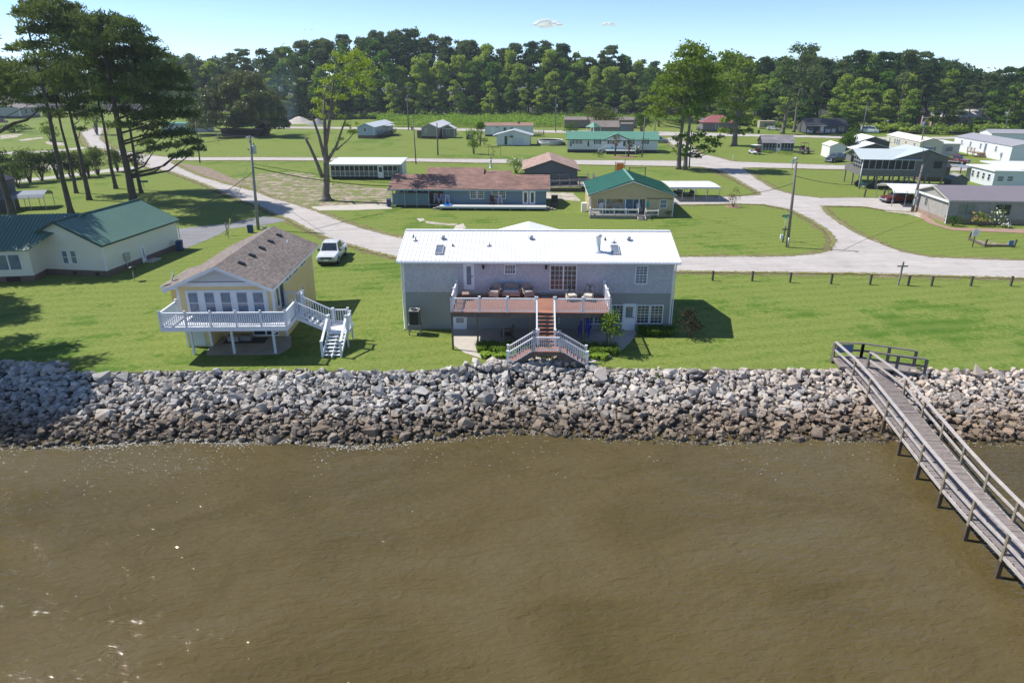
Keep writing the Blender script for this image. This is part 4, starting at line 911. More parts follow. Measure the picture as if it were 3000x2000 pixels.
wheelie("blue wheeled bin standing on the verge of the back street", G(2202, 392), 0, M("bright_blue_bin", (.03, .1, .3), .5, .1)); wheelie("dark green wheeled bin beside the blue bin on the back street", G(2222, 392), 0, BING)
wheelie("dark green wheeled bin by the utility pole on the back street", G(1207, 381), 0, BING)
def carport(label, loc, rz, w_, d, h, mat, posts=3, rise=.5):
    t = T("carport", label, "carport", loc, rz); r_ = MB(); n = 10; pr_ = []
    if rise > .3:
        for i in range(n + 1):
            a = i / n; x = -.1 + (w_ + .2) * a; e = min(a, 1 - a); z = h - .35 + min(.35, (e * w_ * 1.3)) + rise * min(1, 2 * e); pr_.append((x, z))
    else: pr_ = [(-.1, h - .2), (-.08, h), (w_ / 2, h + rise), (w_ + .08, h), (w_ + .1, h - .2)]
    k = len(pr_); r_.add([(x, 0, z) for x, z in pr_] + [(x, d, z) for x, z in pr_] + [(x, 0, z - .05) for x, z in pr_] + [(x, d, z - .05) for x, z in pr_], [(i, i + 1, k + i + 1, k + i) for i in range(k - 1)] + [(2 * k + i, 3 * k + i, 3 * k + i + 1, 2 * k + i + 1) for i in range(k - 1)] + [(i, 2 * k + i, 2 * k + i + 1, i + 1) for i in range(k - 1)] + [(k + i, k + i + 1, 3 * k + i + 1, 3 * k + i) for i in range(k - 1)])
    r_.done("roof", mat, t)
    for i in range(posts):
        for x in (.05, w_ - .05): MB().cbox((x, .1 + (d - .2) * i / (posts - 1), (h - .1) / 2), (.07, .07, h - .1)).done("post", GALV, t)
    return t
carport("grey metal carport in the shade of the pines behind the cream house", G(30, 606), -74, 3.8, 5.8, 2.0, M("grey_sheet", (.30, .32, .35), .4, .05, 1, 'ribY', k=.25, metal=.3), 4, .45)
hs = House("grey_shed", "dark grey shed cut by the left edge of the picture", "shed", G(-125, 625), 5.2, 5, -4, 4.0); hs.walls(M("grey_boards", (.14, .14, .15), .8, .1, 1, 'vsiding', k=.3), 'Y', 1.0); hs.roof(DGREY, 'Y', 1.0, .25, .2)
# ---------------------------------------------------------------- houses in the middle distance
BLUEG = M("blue_grey_boards", (.145, .215, .26), .7, .07, .6, 'vsiding', k=.2); REDSH = M("red_brown_shingles", (.26, .15, .12), .9, .2, .35, 'shingX', k=.3, stain=(.5, .5, (.20, .15, .13)))
TEALT = M("pale_teal_trim", (.30, .42, .47), .5, .05)
p = G(1150, 608); hb = House("blue_house", "long low blue-grey house with rusty red shingle roof and white plank deck", "house", (p.x, p.y + .3), 22.0, 8.2, -2.1, 2.65, .35)
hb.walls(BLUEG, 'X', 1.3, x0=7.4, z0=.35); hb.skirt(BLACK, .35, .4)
mb = MB(); mb.extr([(2.4, .35), (8.2, .35), (8.2, 2.65), (4.1, 3.9), (2.4, 3.3)], 'x', 0, 7.39); mb.done("porch_back_wall", M("tan_porch_wall", (.30, .27, .22), .8, .1, 1), hb.root)
MB().box(.0, .0, .3, 7.4, 2.4, .42).done("porch_floor", WOODG, hb.root)
for i in range(3): MB().box(.12 + i * 1.72, 0, .42, 1.74 + i * 1.72, .06, 1.95).done("privacy_panel", BLUEG, hb.root)
for x in (0, 1.72, 3.46, 5.2): MB().box(x, -.04, 0, x + .1, .08, 2.62).done("porch_post", TEALT, hb.root)
for i in range(5): o = MB(); o.box(.7 + i * 1.15, 2.37, 1.75, 1.5 + i * 1.15, 2.4, 2.3); o.done("window", GLASS, hb.root)
hb.roof(REDSH, 'X', 1.35, .5, .5, .1, trim=TEALT)
mb = MB(); mb.extr([(8.2, 0), (12, 0), (12, 2.7), (8.2, 3.9)], 'x', 4.2, 14.5); mb.done("rear_room", BLUEG, hb.root)
mb = MB(); mb.extr([(6.4, 3.55), (9.6, 4.35), (9.6, 4.47), (6.4, 3.67)], 'x', 3.9, 12.6); mb.extr([(9.61, 4.35), (12.4, 3.0), (12.4, 3.12), (9.61, 4.47)], 'x', 3.9, 12.6); mb.extr([(6.4, 3.4), (9.3, 3.95), (9.3, 4.05), (6.4, 3.5)], 'x', 12.61, 16.8); mb.done("rear_roof", REDSH, hb.root)
for a, b in ((1378, 1395), (1400, 1417), (1442, 1459), (1463, 1480)): hb.opening('window', 'F', (a, 559, b, 581), grid=(3, 4), fw=.07)
for a, b in ((1532, 1547), (1552, 1567)): hb.opening('door', 'F', (a, 561, b, 602), leaf=WHITEV, glass=GLASS, grid=(9, 9), fw=.04)
t = T("plank_deck", "low white plank deck along the front of the blue-grey house", "deck", hb.root.matrix_basis @ Vector((7.0, -.05, 0)), -2.1)
MB().box(0, -2.3, .5, 15.0, 0, .56).done("deck_floor", M("white_planks", (.62, .61, .58), .7, .06, 3, 'planksY', k=.14), t)  # planks in their own off-white colour
fb = MB(); fb.box(0, -2.33, .3, 15.0, -2.29, .5); fb.box(-.02, -2.3, .3, 0, 0, .5); fb.box(15.0, -2.3, .3, 15.03, 0, .5); fb.done("deck_edge", TEALT, t)
for i in range(7): MB().box(.1 + i * 2.45, -2.25, 0, .25 + i * 2.45, -2.1, .5).done("support_post", WOODG, t)
for i in range(3): MB().box(15.05 + i * .45, -1.7, .0, 15.45 + i * .45, -.5, .42 - i * .14).done("step", WOODG, t)
for i in range(2): MB().box(-.55 - i * .45, -1.7, .0, -.1 - i * .45, -.5, .34 - i * .16).done("step", WOODG, t)
DKB = lambda x, y: hb.root.matrix_basis @ Vector((x, y, .56))
STRIPE = M("striped_sling", (.35, .30, .48), .8, .05, 1, 'vsiding', k=.16)
def porch_chair(label, loc, rz, frame, sling):
    t = T("porch_rocker", label, "rocking chair", loc, rz)
    MB().box(-.27, -.27, .42, .27, .27, .46).done("seat", sling, t); b = MB(); b.extr([(.25, .46), (.42, 1.12), (.39, 1.14), (.22, .48)], 'x', -.22, .22); b.done("backrest", sling, t)
    f_ = MB()
    for sg in (-1, 1): f_.beam((sg * .27, .27, .4), (sg * .25, .44, 1.2), .06, .06); f_.beam((sg * .3, -.3, .64), (sg * .3, .34, .68), .08, .03); f_.beam((sg * .28, -.27, .05), (sg * .28, -.27, .64), .05, .05); f_.beam((sg * .28, .27, .05), (sg * .28, .27, .66), .05, .05); f_.tube([(sg * .28, -.4, .08), (sg * .28, 0, .02), (sg * .28, .5, .08)], .025, 6)
    f_.beam((-.25, .44, 1.18), (.25, .44, 1.18), .06, .08); f_.done("frame", frame, t)
porch_chair("white rocking chair with striped sling deepest in the porch of the blue-grey house", DKB(6.2, .7), 12, WHITE, STRIPE)
porch_chair("white rocking chair with striped sling just left of the porch corner post", DKB(8.75 - 1.75, .35), -10, WHITE, STRIPE)
porch_chair("white rocking chair with striped sling before the left windows of the blue-grey house", DKB(7.95, -.5), 0, WHITE, STRIPE)
porch_chair("dark brown rocking chair between windows and french doors of the blue-grey house", DKB(14.35, -.55), 8, M("brown_chair_wood", (.10, .035, .02), .6, .1), M("brown_chair_seat", (.12, .05, .03), .7, .1))
porch_chair("white rocking chair with striped sling beside the french doors", DKB(15.45, -.55), 0, WHITE, STRIPE)
t = T("paddling_pool", "small round blue plastic pool lying on the white plank deck", "paddling pool", DKB(8.1, -1.4)); MB().lathe((0, 0, .01), [(.6, 0), (.64, .14), (.58, .14), (.54, .03), (.02, .03)], 18).done("shell", M("blue_pool", (.01, .18, .60), .4, .05), t)
t = T("air_conditioner", "dark air conditioner on a low stand at the right end of the blue-grey house", "air conditioner", hb.root.matrix_basis @ Vector((23.2, 1.5, 0)), 0); MB().cbox((0, 0, 1.1), (.9, .8, .95)).done("casing", BLACK, t); MB().cbox((0, 0, .3), (1.2, .9, .6)).done("stand", WOODD, t)
# tan house with green roof
TAN = M("tan_board_siding", (.52, .42, .25), .75, .06, .7, 'vsiding', k=.2); GRN2 = M("bright_green_roof", (.035, .155, .10), .4, .06, .4)
p = G(1727, 632); ht = House("tan_house", "tan house with bright green metal gable roof and white railed porch", "house", (p.x, 91.6), 11.0, 11.5, -2.5, 2.9, .0)
ht.walls(TAN, 'Y', 1.75, y0=1.7); mb = MB(); mb.extr([(0, 2.3), (11, 2.3), (11, 2.9), (5.5, 4.65), (0, 2.9)], 'y', 0, .1); mb.box(7.4, 0, 0, 11, 1.7, 2.5); mb.done("front_wall", TAN, ht.root)
ht.roof(GRN2, 'Y', 1.75, .35, .35, .07, ribs=.4, trim=WHITE, cap=M("pale_green_cap", (.20, .38, .30), .4, .05)); MB().extr([(-.37, 2.72), (5.5, 4.72), (11.37, 2.72), (11.37, 2.84), (5.5, 4.86), (-.37, 2.84)], 'y', -.39, -.355).done("roof_edge", GRNT, ht.root)
for x in (.02, 2.0, 4.6, 6.4, 7.3): MB().box(x, 0, .4, x + .1, .1, 2.32).done("porch_post", WHITE, ht.root)
for x in (-.04, 10.94): MB().box(x, -.02, 0, x + .1, .1, 2.85).done("corner_trim", WHITE, ht.root)
ht.opening('window', 'F-1.7', (1752, 581, 1768, 598), grid=(3, 4)); ht.opening('window', 'F-1.7', (1773, 581, 1788, 598), grid=(3, 4)); ht.opening('slider', 'F-1.7', (1829, 584, 1880, 616), glass=M("blue_curtain_glass", (.12, .25, .42), .2, .4, 3, 'vsiding', k=.15)); ht.opening('window', 'F', (1935, 586, 1952, 609), glass=GLASSB)
MB().box(-.1, -1.6, .35, 7.9, 1.7, .42).done("porch_floor", WOODG, ht.root); MB().box(-.1, -1.62, .02, 7.9, -1.58, .4).box(-.12, -1.6, .02, -.08, 0, .4).done("porch_skirt", WOODG, ht.root)
rail(ht.root, (0, -1.5, .42), (6.2, -1.5, .42), h=.75, gap=1.2, n=4, mat=WHITE, cap=.16, toph=.14, base=.2); rail(ht.root, (0, -1.5, .42), (0, -.1, .42), h=.75, n=1, mat=WHITE, cap=.16, gap=.6, toph=.14); rail(ht.root, (7.15, -1.4, .42), (8.9, -1.2, .42), h=.6, gap=1.2, n=1, mat=WHITE, cap=.2, toph=.12)
for i in range(3): MB().box(6.2, -2.5 + i * .3, .0, 7.1, -2.2 + i * .3, .12 + i * .12).done("step", WOODG, ht.root)
for x in (6.15, 7.15): MB().beam((x, -2.4, .1), (x, -1.5, .4), .08, .1).beam((x, -1.55, .3), (x, -1.55, 1.4), .1, .1).beam((x, -2.4, 1.0), (x, -1.5, 1.4), .08, .08).done("stair_rail", M("old_white_wood", (.5, .46, .4), .8, .15), ht.root)
m0 = ht.root.matrix_basis
t = T("porch_bench", "white arched wooden bench on the porch of the tan house", "bench", m0 @ Vector((3.7, 1.0, .42)), 0); MB().box(-.65, -.25, .42, .65, .25, .47).done("seat", WHITE, t)
b = MB()
for i in range(9): x = -.6 + i * .15; b.box(x, .22, .47, x + .04, .26, .85 + .25 * math.cos(x * 2))
b.tube([(x / 10, .24, .87 + .25 * math.cos(x / 5)) for x in range(-6, 7)], .03, 5); b.done("backrest", WHITE, t)
for x in (-.6, .6): MB().box(x - .03, -.22, 0, x + .03, .22, .62).done("armrest", WHITE, t)
porch_chair("white wooden chair at the left end of the tan house porch", m0 @ Vector((1.5, .8, .42)), -15, WHITE, WHITE); porch_chair("white wooden chair behind the steps of the tan house porch", m0 @ Vector((6.6, .6, .42)), 10, WHITE, WHITE)
t = MB(); t.box(0, 0, 0, .3, .04, .8); tag(t.done("surfboard_sign", M("teal_sign", (.02, .35, .30), .5, .05)), "small teal sign hung on the right porch post of the tan house", "sign").location = m0 @ Vector((7.5, -.08, 1.25))
t = T("air_conditioner", "white air conditioner against the left wall of the tan house", "air conditioner", m0 @ Vector((-.6, 3.5, 0))); MB().cbox((0, 0, .6), (.7, 1.0, 1.2)).done("casing", WHITE, t)
# carport right of it with buggy
carport("long white flat-roofed carport between the tan house and the side street", (31.1, 103.0), 90, 6.4, 7.6, 2.15, M("stained_white_sheet", (.70, .70, .68), .5, .04, 1, stain=(.7, .5, (.5, .46, .40))), 5, .1)
# weathered house with brown roof
BRW = M("tan_brown_shingles", (.40, .275, .225), .9, .12, .5, 'shingY', k=.25); GWD = M("grey_timber_wall", (.15, .155, .175), .8, .15, 1, 'siding', k=.22)
p = G(1528, 545); hw = House("weathered_house", "grey timber house with tan-brown shingle roof and dark wooden ramp", "house", (p.x + .5, p.y), 9.0, 12.5, -1.5, 2.75)
hw.walls(GWD, 'Y', 1.5); hw.roof(BRW, 'Y', 1.5, .45, .45, .08, trim=WOODD); hw.opening('window', 'F', (1622, 513, 1666, 528), grid=(8, 3), frame=M("grey_frame", (.35, .37, .4), .6, .1)); hw.opening('panel', 'F', (1534, 508, 1612, 531), leaf=SCREEN, name="screen_opening")
t = T("wooden_ramp", "long dark wooden ramp with rails beside the weathered timber house", "ramp", (p.x - .3, p.y - 6.0, 0), -1.5)
rail(t, (0, 0, .5), (11.3, 0, .9), h=.95, n=7, mat=WOODG, gap=99, cap=.12); rail(t, (0, 1.4, .5), (11.3, 1.4, .9), h=.95, n=7, mat=WOODG, gap=99, cap=.12); rail(t, (11.3, 1.4, .9), (11.6, 9, .9), h=.95, n=4, mat=WOODG, gap=99, cap=.12, mid=True)
b = MB(); b.add([(0, 0, .5), (11.3, 0, .9), (11.3, 1.4, .9), (0, 1.4, .5)], [(0, 1, 2, 3)]); b.box(9.6, 1.4, .8, 12.6, 9, .9); b.done("ramp_floor", WOODG, t)
b = MB(); b.box(0, -.03, .02, 11.3, 0, .6); b.done("ramp_skirt", WOODD, t)
rail(t, (12.6, 1.4, .9), (12.6, 9, .9), h=.95, n=4, mat=WOODG, gap=99, cap=.12, mid=True)
# white screened porch house
p = G(970, 526); hp = House("screened_porch_house", "white mobile home with long screened porch and flat white roof", "house", (p.x, p.y), 12.6, 7.5, -1, 2.6)
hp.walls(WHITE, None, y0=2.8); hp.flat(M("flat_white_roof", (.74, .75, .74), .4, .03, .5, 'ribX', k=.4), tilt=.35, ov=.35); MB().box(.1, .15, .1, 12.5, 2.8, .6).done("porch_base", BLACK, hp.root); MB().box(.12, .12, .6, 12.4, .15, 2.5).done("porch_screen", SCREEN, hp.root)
f_ = MB()
for i in range(15): x = .0 + i * .87; f_.box(x, .02, .3, x + .07, .1, 2.58)
f_.box(0, .02, 1.45, 12.25, .1, 1.52); f_.box(0, .02, .58, 12.25, .1, .64); f_.box(0, .0, 2.45, 12.3, .12, 2.6)
for i in range(60): f_.box(.1 + i * .2, .04, .62, .13 + i * .2, .07, 1.46)
f_.done("porch_frame", WHITE, hp.root); hp.opening('door', 'F0.03', uz=(8.7, .35, 9.6, 2.4), glass=SCREEN, name="porch_door")
b = MB(); b.box(.3, -.25, 0, 8.5, -.02, .45); b.box(9.9, -.25, 0, 12.3, -.02, .45); b.done("low_hedge", M("dark_hedge", (.012, .03, .012), .9, .3, 4, bump=.6), hp.root)
# white house with green roof, shutters and deck
WSID = M("white_siding", (.66, .70, .74), .6, .03, .6, 'siding', k=.2); GRN3 = M("pale_green_roof", (.115, .27, .19), .4, .04, .6, 'ribX', k=.5); SHUT = M("dark_green_shutter", (.02, .075, .055), .6, .1); DSK = M("dark_brick_skirt", (.06, .055, .06), .9, .2, 2)
p = G(1662, 447); hg = House("green_roofed_house", "long white house with pale green metal roof and dark green shutters", "house", (p.x, p.y), 21.9, 8.5, -4.6, 3.15, .75)
hg.walls(WSID, 'X', 1.5, z0=.75); hg.skirt(DSK, .76); hg.roof(GRN3, 'X', 1.5, .35, .35, .08, trim=GRNT); hg.corners(WHITE, .12, .75, 3.1)
g = MB(); g.extr([(8.8, 3.0), (15.0, 3.0), (11.9, 4.35)], 'y', -.6, 3.0); g.done("front_gable", WSID, hg.root)
g = MB(); g.extr([(8.3, 2.9), (11.9, 4.45), (11.9, 4.55), (8.3, 3.0)], 'y', -.8, 3.2); g.extr([(11.901, 4.45), (15.5, 2.9), (15.5, 3.0), (11.901, 4.55)], 'y', -.8, 3.2); g.done("gable_roof", GRN3, hg.root)
g = MB(); g.beam((8.3, -.82, 2.93), (11.9, -.82, 4.48), .04, .16); g.beam((11.9, -.82, 4.48), (15.5, -.82, 2.93), .04, .16); g.box(8.7, -.64, 2.86, 15.1, -.5, 3.0); g.done("gable_trim", GRNT, hg.root)
for a, b, sh in ((1675, 1684, 0), (1686, 1695, 0), (1697, 1706, 0), (1746, 1755, SHUT), (1786, 1795, SHUT), (1844, 1853, SHUT), (1886, 1895, SHUT)): hg.opening('window', 'F', (a, 407, b, 422), glass=GLASSB, shut=sh or None)
g = MB(); g.box(.65, -.04, 1.5, 1.0, 0, 2.75); g.box(4.9, -.04, 1.5, 5.25, 0, 2.75); g.done("shutter", SHUT, hg.root)
hg.opening('door', 'F', (1826, 412, 1833, 429), leaf=SHUT, glass=None)
t = T("front_deck", "white railed front deck with stair on the green-roofed white house", "deck", hg.root.matrix_basis @ Vector((9.2, -3.2, 0)), -4.6)
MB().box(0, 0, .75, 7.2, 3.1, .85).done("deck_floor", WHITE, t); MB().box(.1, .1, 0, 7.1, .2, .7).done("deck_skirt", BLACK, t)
rail(t, (0, .05, .85), (7.2, .05, .85), n=3, mat=WHITE, gap=.3, cap=.14); rail(t, (7.15, .05, .85), (7.15, 3, .85), n=1, mat=WHITE, gap=.3); rail(t, (0, .05, .85), (-1.7, .05, 0), n=1, mat=WHITE, gap=.3); rail(t, (0, 1.3, .85), (-1.7, 1.3, 0), n=1, mat=WHITE, gap=.3)
for x in (.05, 2.4, 4.8, 7.1): MB().box(x, -.03, 0, x + .1, .07, .8).done("support_post", WHITE, t)
adirondack("garden_chair", "teal plastic chair on the deck of the green-roofed white house", hg.root.matrix_basis @ Vector((10.9, -2.0, .85)), 20, M("teal_plastic", (.01, .28, .30), .5, .05))
# far trailers and sheds
FSH = M("tan_brown_far_roof", (.30, .18, .145), .9, .15, .3); GREYSH = M("grey_brown_roof", (.22, .185, .165), .9, .15, .3)
p = G(1421, 400); ha = House("white_trailer", "long white trailer home with faded red-brown roof before the green field", "trailer home", (p.x, p.y), 15.0, 4.4, 0, 3.15, .55); ha.walls(WSID, 'X', .7, z0=.55); ha.skirt(BLACK, .56); ha.roof(FSH, 'X', .75, .2, .15, .08)
ha.opening('window', 'F', (1475, 374, 1483, 386)); ha.opening('window', 'F', (1496, 374, 1504, 381)); ha.opening('window', 'F', (1452, 372, 1461, 374), sash=False); ha.opening('door', 'F', (1440, 374, 1447, 393), glass=None)
t = T("satellite_dish", "dark satellite dish on the roof of the white trailer home", "satellite dish", ha.root.matrix_basis @ Vector((10.5, 1.4, 3.55))); MB().tube([(0, 0, 0), (0, 0, .5)], .05, 6).done("mast", DGREY, t); MB().lathe((0, 0, .5), [(.05, 0), (.4, .12)], 12, 'y').done("dish", BLACK, t)
t = T("side_deck", "small dark railed deck at the right end of the white trailer home", "deck", ha.root.matrix_basis @ Vector((15.2, -.3, 0))); MB().box(0, 0, .5, 3.2, 2.5, .6).done("deck_floor", WOODD, t); rail(t, (0, 0, .6), (3.2, 0, .6), n=2, mat=WOODD, gap=.3); rail(t, (3.2, 0, .6), (3.2, 2.4, .6), n=2, mat=WOODD, gap=.3)
p = G(1453, 427); hgz = House("white_garage", "small white gabled garage with roller door and dark green door", "garage", (p.x + .2, p.y), 9.0, 6.0, -5, 2.8, .15); hgz.walls(WSID, 'Y', 1.1, z0=.15); hgz.roof(M("pale_grey_roof", (.50, .53, .55), .4, .04, 1), 'Y', 1.15, .8, .4, .08); MB().box(-1.1, -.0, 2.5, 0, 6, 2.6).done("side_eave", WSID, hgz.root)
hgz.opening('garage', 'F', (1500, 404, 1534, 426), leaf=M("garage_leaf", (.52, .6, .68), .5, .03)); hgz.opening('door', 'F', (1478, 399, 1486, 424), leaf=SHUT, glass=None); MB().lathe((3.9, -.5, 2.3), [(.7, 0), (.5, .3), (.05, .4)], 12).done("door_canopy", BLACK, hgz.root)
p = G(1051, 405); h_ = House("blue_mobile_home", "narrow pale blue mobile home with white roof and brick skirt, end on", "mobile home", (p.x, p.y - 1.2), 5.2, 20, -7, 3.3, .95); h_.walls(M("pale_blue_siding", (.36, .43, .52), .6, .03, 1, 'siding', k=.2), 'Y', .95, z0=.95); h_.skirt(BRK, .96); h_.roof(M("pale_far_roof", (.62, .66, .68), .4, .03, 1), 'Y', .95, .35, .3, .1); h_.opening('window', 'F', (1065, 376, 1073, 385)); h_.corners(WHITE, .15, .95, 3.3)
for u in (1.5, 6.5, 10, 15): h_.opening('window', 'R', uz=(u, 1.7, u + 1, 2.9))
t = T("side_porch", "dark wooden side porch on the pale blue mobile home", "porch", h_.root.matrix_basis @ Vector((5.3, 3.5, 0)), -7); MB().box(0, 0, .7, 2.2, 12, .85).done("deck_floor", WOODD, t); rail(t, (2.2, 0, .85), (2.2, 12, .85), n=5, mat=WOODD, gap=.35); rail(t, (0, 0, .85), (2.2, 0, .85), n=1, mat=WOODD, gap=.35); MB().box(-.05, 5.5, 3.1, 2.4, 11.5, 3.2).done("porch_roof", MATS["pale_far_roof"], t)
BEI = M("beige_grey_siding", (.26, .255, .23), .7, .04, 1, 'vsiding', k=.3); p = G(1237, 406); h_ = House("beige_cabin", "beige-grey gabled mobile home with white roof, end on behind a bare post", "mobile home", (p.x, p.y - 1), 5.0, 20, -6, 3.2, .7); h_.walls(BEI, 'Y', 1.1, z0=.7); h_.skirt(BLACK, .71); h_.roof(M("white_far_roof", (.74, .73, .73), .4, .02, 1), 'Y', 1.1, .25, .3, .1); h_.opening('window', 'F', (1245, 377, 1250, 388), glass=GLASSB); h_.opening('window', 'R', uz=(3, 1.6, 4, 2.8)); h_.opening('window', 'R', uz=(9, 1.6, 10, 2.8)); MB().box(-1.5, .4, .2, -.1, 2.4, 2.3).done("lattice_porch", WOODD, h_.root)
p = G(1297, 405); h_ = House("garden_shed", "small taupe garden shed with white trim beside the beige mobile home", "shed", (p.x, p.y), 3.7, 4.2, -4, 2.75, .25); h_.walls(M("taupe_siding", (.20, .19, .155), .7, .04, 1, 'vsiding', k=.2), 'Y', .95, z0=.25); h_.roof(MATS["white_far_roof"], 'Y', .95, .2, .15, .06); h_.corners(WHITE, .12, .25, 2.75); h_.opening('window', 'F', (1309, 382, 1315, 393), grid=(2, 2)); MB().box(-.01, -.03, 2.68, 3.71, -.01, 2.8).done("gable_trim", WHITE, h_.root)
for u in (.8, 2.6): MB().box(u, .1, 0, u + .4, .5, .26).done("footing", CONC, h_.root)
BRT = M("brown_trailer_wall", (.24, .20, .18), .8, .1, 1)
p = G(1653, 376); h_ = House("brown_trailer", "low trailer home with weathered grey-brown roof half hidden by a flowering tree", "trailer home", (p.x, p.y), 26, 4.5, -3, 2.9, .3); h_.walls(BRT, 'X', .8); h_.roof(GREYSH, 'X', .85, .3, .2, .1)
p = G(1732, 395); h_ = House("brown_annex", "grey-brown annex with blue framed glass door behind the green roof", "annex", (p.x, p.y), 13.5, 6, -3, 2.4, .2); h_.walls(BRT, 'X', 1.2); MB().extr([(-.3, 2.3), (3, 4.1), (3, 4.2), (-.3, 2.4)], 'x', -.3, 9.0).extr([(3.01, 4.1), (6.3, 2.3), (6.3, 2.4), (3.01, 4.2)], 'x', -.3, 9.0).done("roof", GREYSH, h_.root); h_.opening('slider', 'F', uz=(9.3, .5, 11.6, 3.0), frame=M("blue_frame", (.03, .08, .3), .5, .05), glass=GLASSB); MB().box(9.1, 0, 2.3, 13.5, .2, 3.4).done("parapet", BRT, h_.root)
t = T("gazebo", "green roofed garden gazebo peeping over the long green roof", "gazebo", G(1738, 402), 40); g = MB(); g.add([(-1.8, -1.8, 3.0), (1.8, -1.8, 3.0), (1.8, 1.8, 3.0), (-1.8, 1.8, 3.0), (0, 0, 4.5)], [(0, 1, 4), (1, 2, 4), (2, 3, 4), (3, 0, 4), (3, 2, 1, 0)]); g.done("roof", GRN3, t)
for x in (-1.5, 1.5):
    for y in (-1.5, 1.5): MB().box(x - .06, y - .06, 0, x + .06, y + .06, 3.0).done("post", WHITE, t)
t = T("round_pool", "round above-ground swimming pool with white corrugated wall", "swimming pool", (*G(1611, 424).xy, 0)); m = MB(); m.lathe((0, 0, 0), [(3.55, 0), (3.55, 1.25)], 40); m.done("pool_wall", M("pool_wall", (.58, .56, .54), .6, .06, 1.5, 'vsiding', k=.9), t); m = MB(); m.lathe((0, 0, 1.25), [(3.65, 0), (3.65, .08), (3.35, .08), (3.35, -.3)], 40); m.done("rim", WHITE, t); MB().disc((0, 0), 3.36, 1.0, 36).done("pool_water", M("pool_water", (.02, .13, .16), .05, .1, 1, spec=.8), t); MB().box(2.9, -3.3, 0, 4.0, -2.5, .9).done("pump", DGREY, t)
p = G(2058, 386); h_ = House("red_roofed_house", "grey house with red hipped roof half hidden behind roadside trees", "house", (p.x, p.y), 10.5, 8, -5, 3.0, .3); h_.walls(M("far_grey_wall", (.17, .15, .16), .8, .1, 1), 'X', 1.2); m = MB(); m.add([(-.5, -.5, 3.0), (11, -.5, 3.0), (11, 8.5, 3.0), (-.5, 8.5, 3.0), (3.5, 4, 5.2), (7, 4, 5.2)], [(0, 1, 5, 4), (1, 2, 5), (2, 3, 4, 5), (3, 0, 4), (3, 2, 1, 0)]); m.done("roof", M("red_roof", (.30, .10, .10), .6, .06, .6), h_.root); h_.opening('window', 'F', uz=(4.2, 1.2, 5.2, 2.6))
# screened cottage
p = G(2232, 447); h_ = House("screened_cottage", "small cottage with grey roof and full screened front porch on the lawn", "cottage", (p.x, p.y), 7.4, 5.5, -6, 2.35); h_.walls(SCREEN, 'X', 1.2, y0=.03); h_.roof(M("grey_shingle_far", (.27, .255, .27), .9, .08, .6, 'shingX', k=.6), 'X', 1.5, .3, .25, .08); f_ = MB()
for i in range(11): x = 7.32 * i / 10; f_.box(x, -.03, .0, x + .08, .03, 2.35)
f_.box(0, -.03, .95, 7.4, .03, 1.03); f_.box(0, -.03, .0, 7.4, .03, .2); f_.box(0, -.03, 2.25, 7.4, .03, 2.38); f_.done("porch_frame", M("blue_white_frame", (.50, .56, .60), .6, .05), h_.root); MB().box(0, -.01, .2, 7.4, .015, .95).done("screen_panel", M("bluish_screen", (.10, .13, .16), .6, .1), h_.root)
h_.opening('door', 'F0.04', uz=(3.35, .15, 4.25, 2.2), frame=WHITE, glass=SCREEN)
# stilt house
STW = M("grey_weathered_boards", (.165, .165, .16), .85, .22, .8, 'siding', k=.2); STR = M("blue_white_metal_roof", (.54, .60, .61), .35, .03, .6, 'ribY', k=.35)
h_ = House("stilt_house", "weathered grey house raised on stilts with pale blue metal roofs", "house", (57.9, 115.7), 13.0, 8.6, -8, 5.0, 2.1); S = h_
mb = MB(); mb.box(0, 0, 2.1, 13.0, 8.6, 3.2); mb.box(8.2, 0, 3.2, 13.0, 8.6, 4.9); mb.box(1.2, 2.6, 3.2, 8.2, 8.6, 4.9); mb.done("wall", STW, S.root)
g = MB(); g.extr([(5.4, 4.9), (13.5, 4.9), (9.5, 6.3)], 'y', -.2, 1); g.extr([(0, 4.9), (8.6, 4.9), (4.3, 5.95)], 'x', -.05, .1); g.done("gable_wall", STW, S.root)
MB().box(.15, .1, 3.2, 8.2, .14, 4.85).box(.1, .1, 3.2, .14, 4.5, 4.85).done("porch_screen", SCREEN, S.root)
f_ = MB()
for i in range(9): x = i * 1.01; f_.box(x, -.01, 3.2, x + .08, .1, 4.9)
for y in (0, 1.1, 2.2, 3.3, 4.4): f_.box(-.02, y, 3.2, .08, y + .07, 4.9)
for z in (3.7, 4.3): f_.box(-.03, 0, z, .05, 4.4, z + .06)
f_.box(-.02, -.02, 3.15, 8.2, .08, 3.25); f_.done("porch_frame", M("grey_porch_frame", (.42, .43, .44), .7, .1), S.root)
m = MB()
for (a, za, b, zb) in ((-.5, 4.75, 4.3, 6.05), (4.301, 6.05, 9.1, 4.75)): m.extr([(a, za), (b, zb), (b, zb + .08), (a, za + .08)], 'x', -.6, 9)
for (a, za, b, zb) in ((4.3, 4.8, 9.5, 6.45), (9.501, 6.45, 14.4, 4.8)): m.extr([(a, za), (b, zb), (b, zb + .08), (a, za + .08)], 'y', -.6, 9)
m.done("roof", STR, S.root)
S.opening('panel', 'F', uz=(11.0, 3.5, 12.2, 4.6), leaf=SCREEN, name="board_window"); o = MB(); o.box(.8, 8.65, 4.6, 9, 12.0, 4.7); o.box(.9, 8.61, 3.4, 9, 11.9, 4.6); o.done("rear_lean_to", STW, S.root)
for ix in range(6):
    for iy in range(3): x = .1 + ix * 2.5; y = .1 + iy * 4.1; MB().box(x, y, 0, x + .22, y + .22, 2.1).done("stilt", WOODG, S.root)
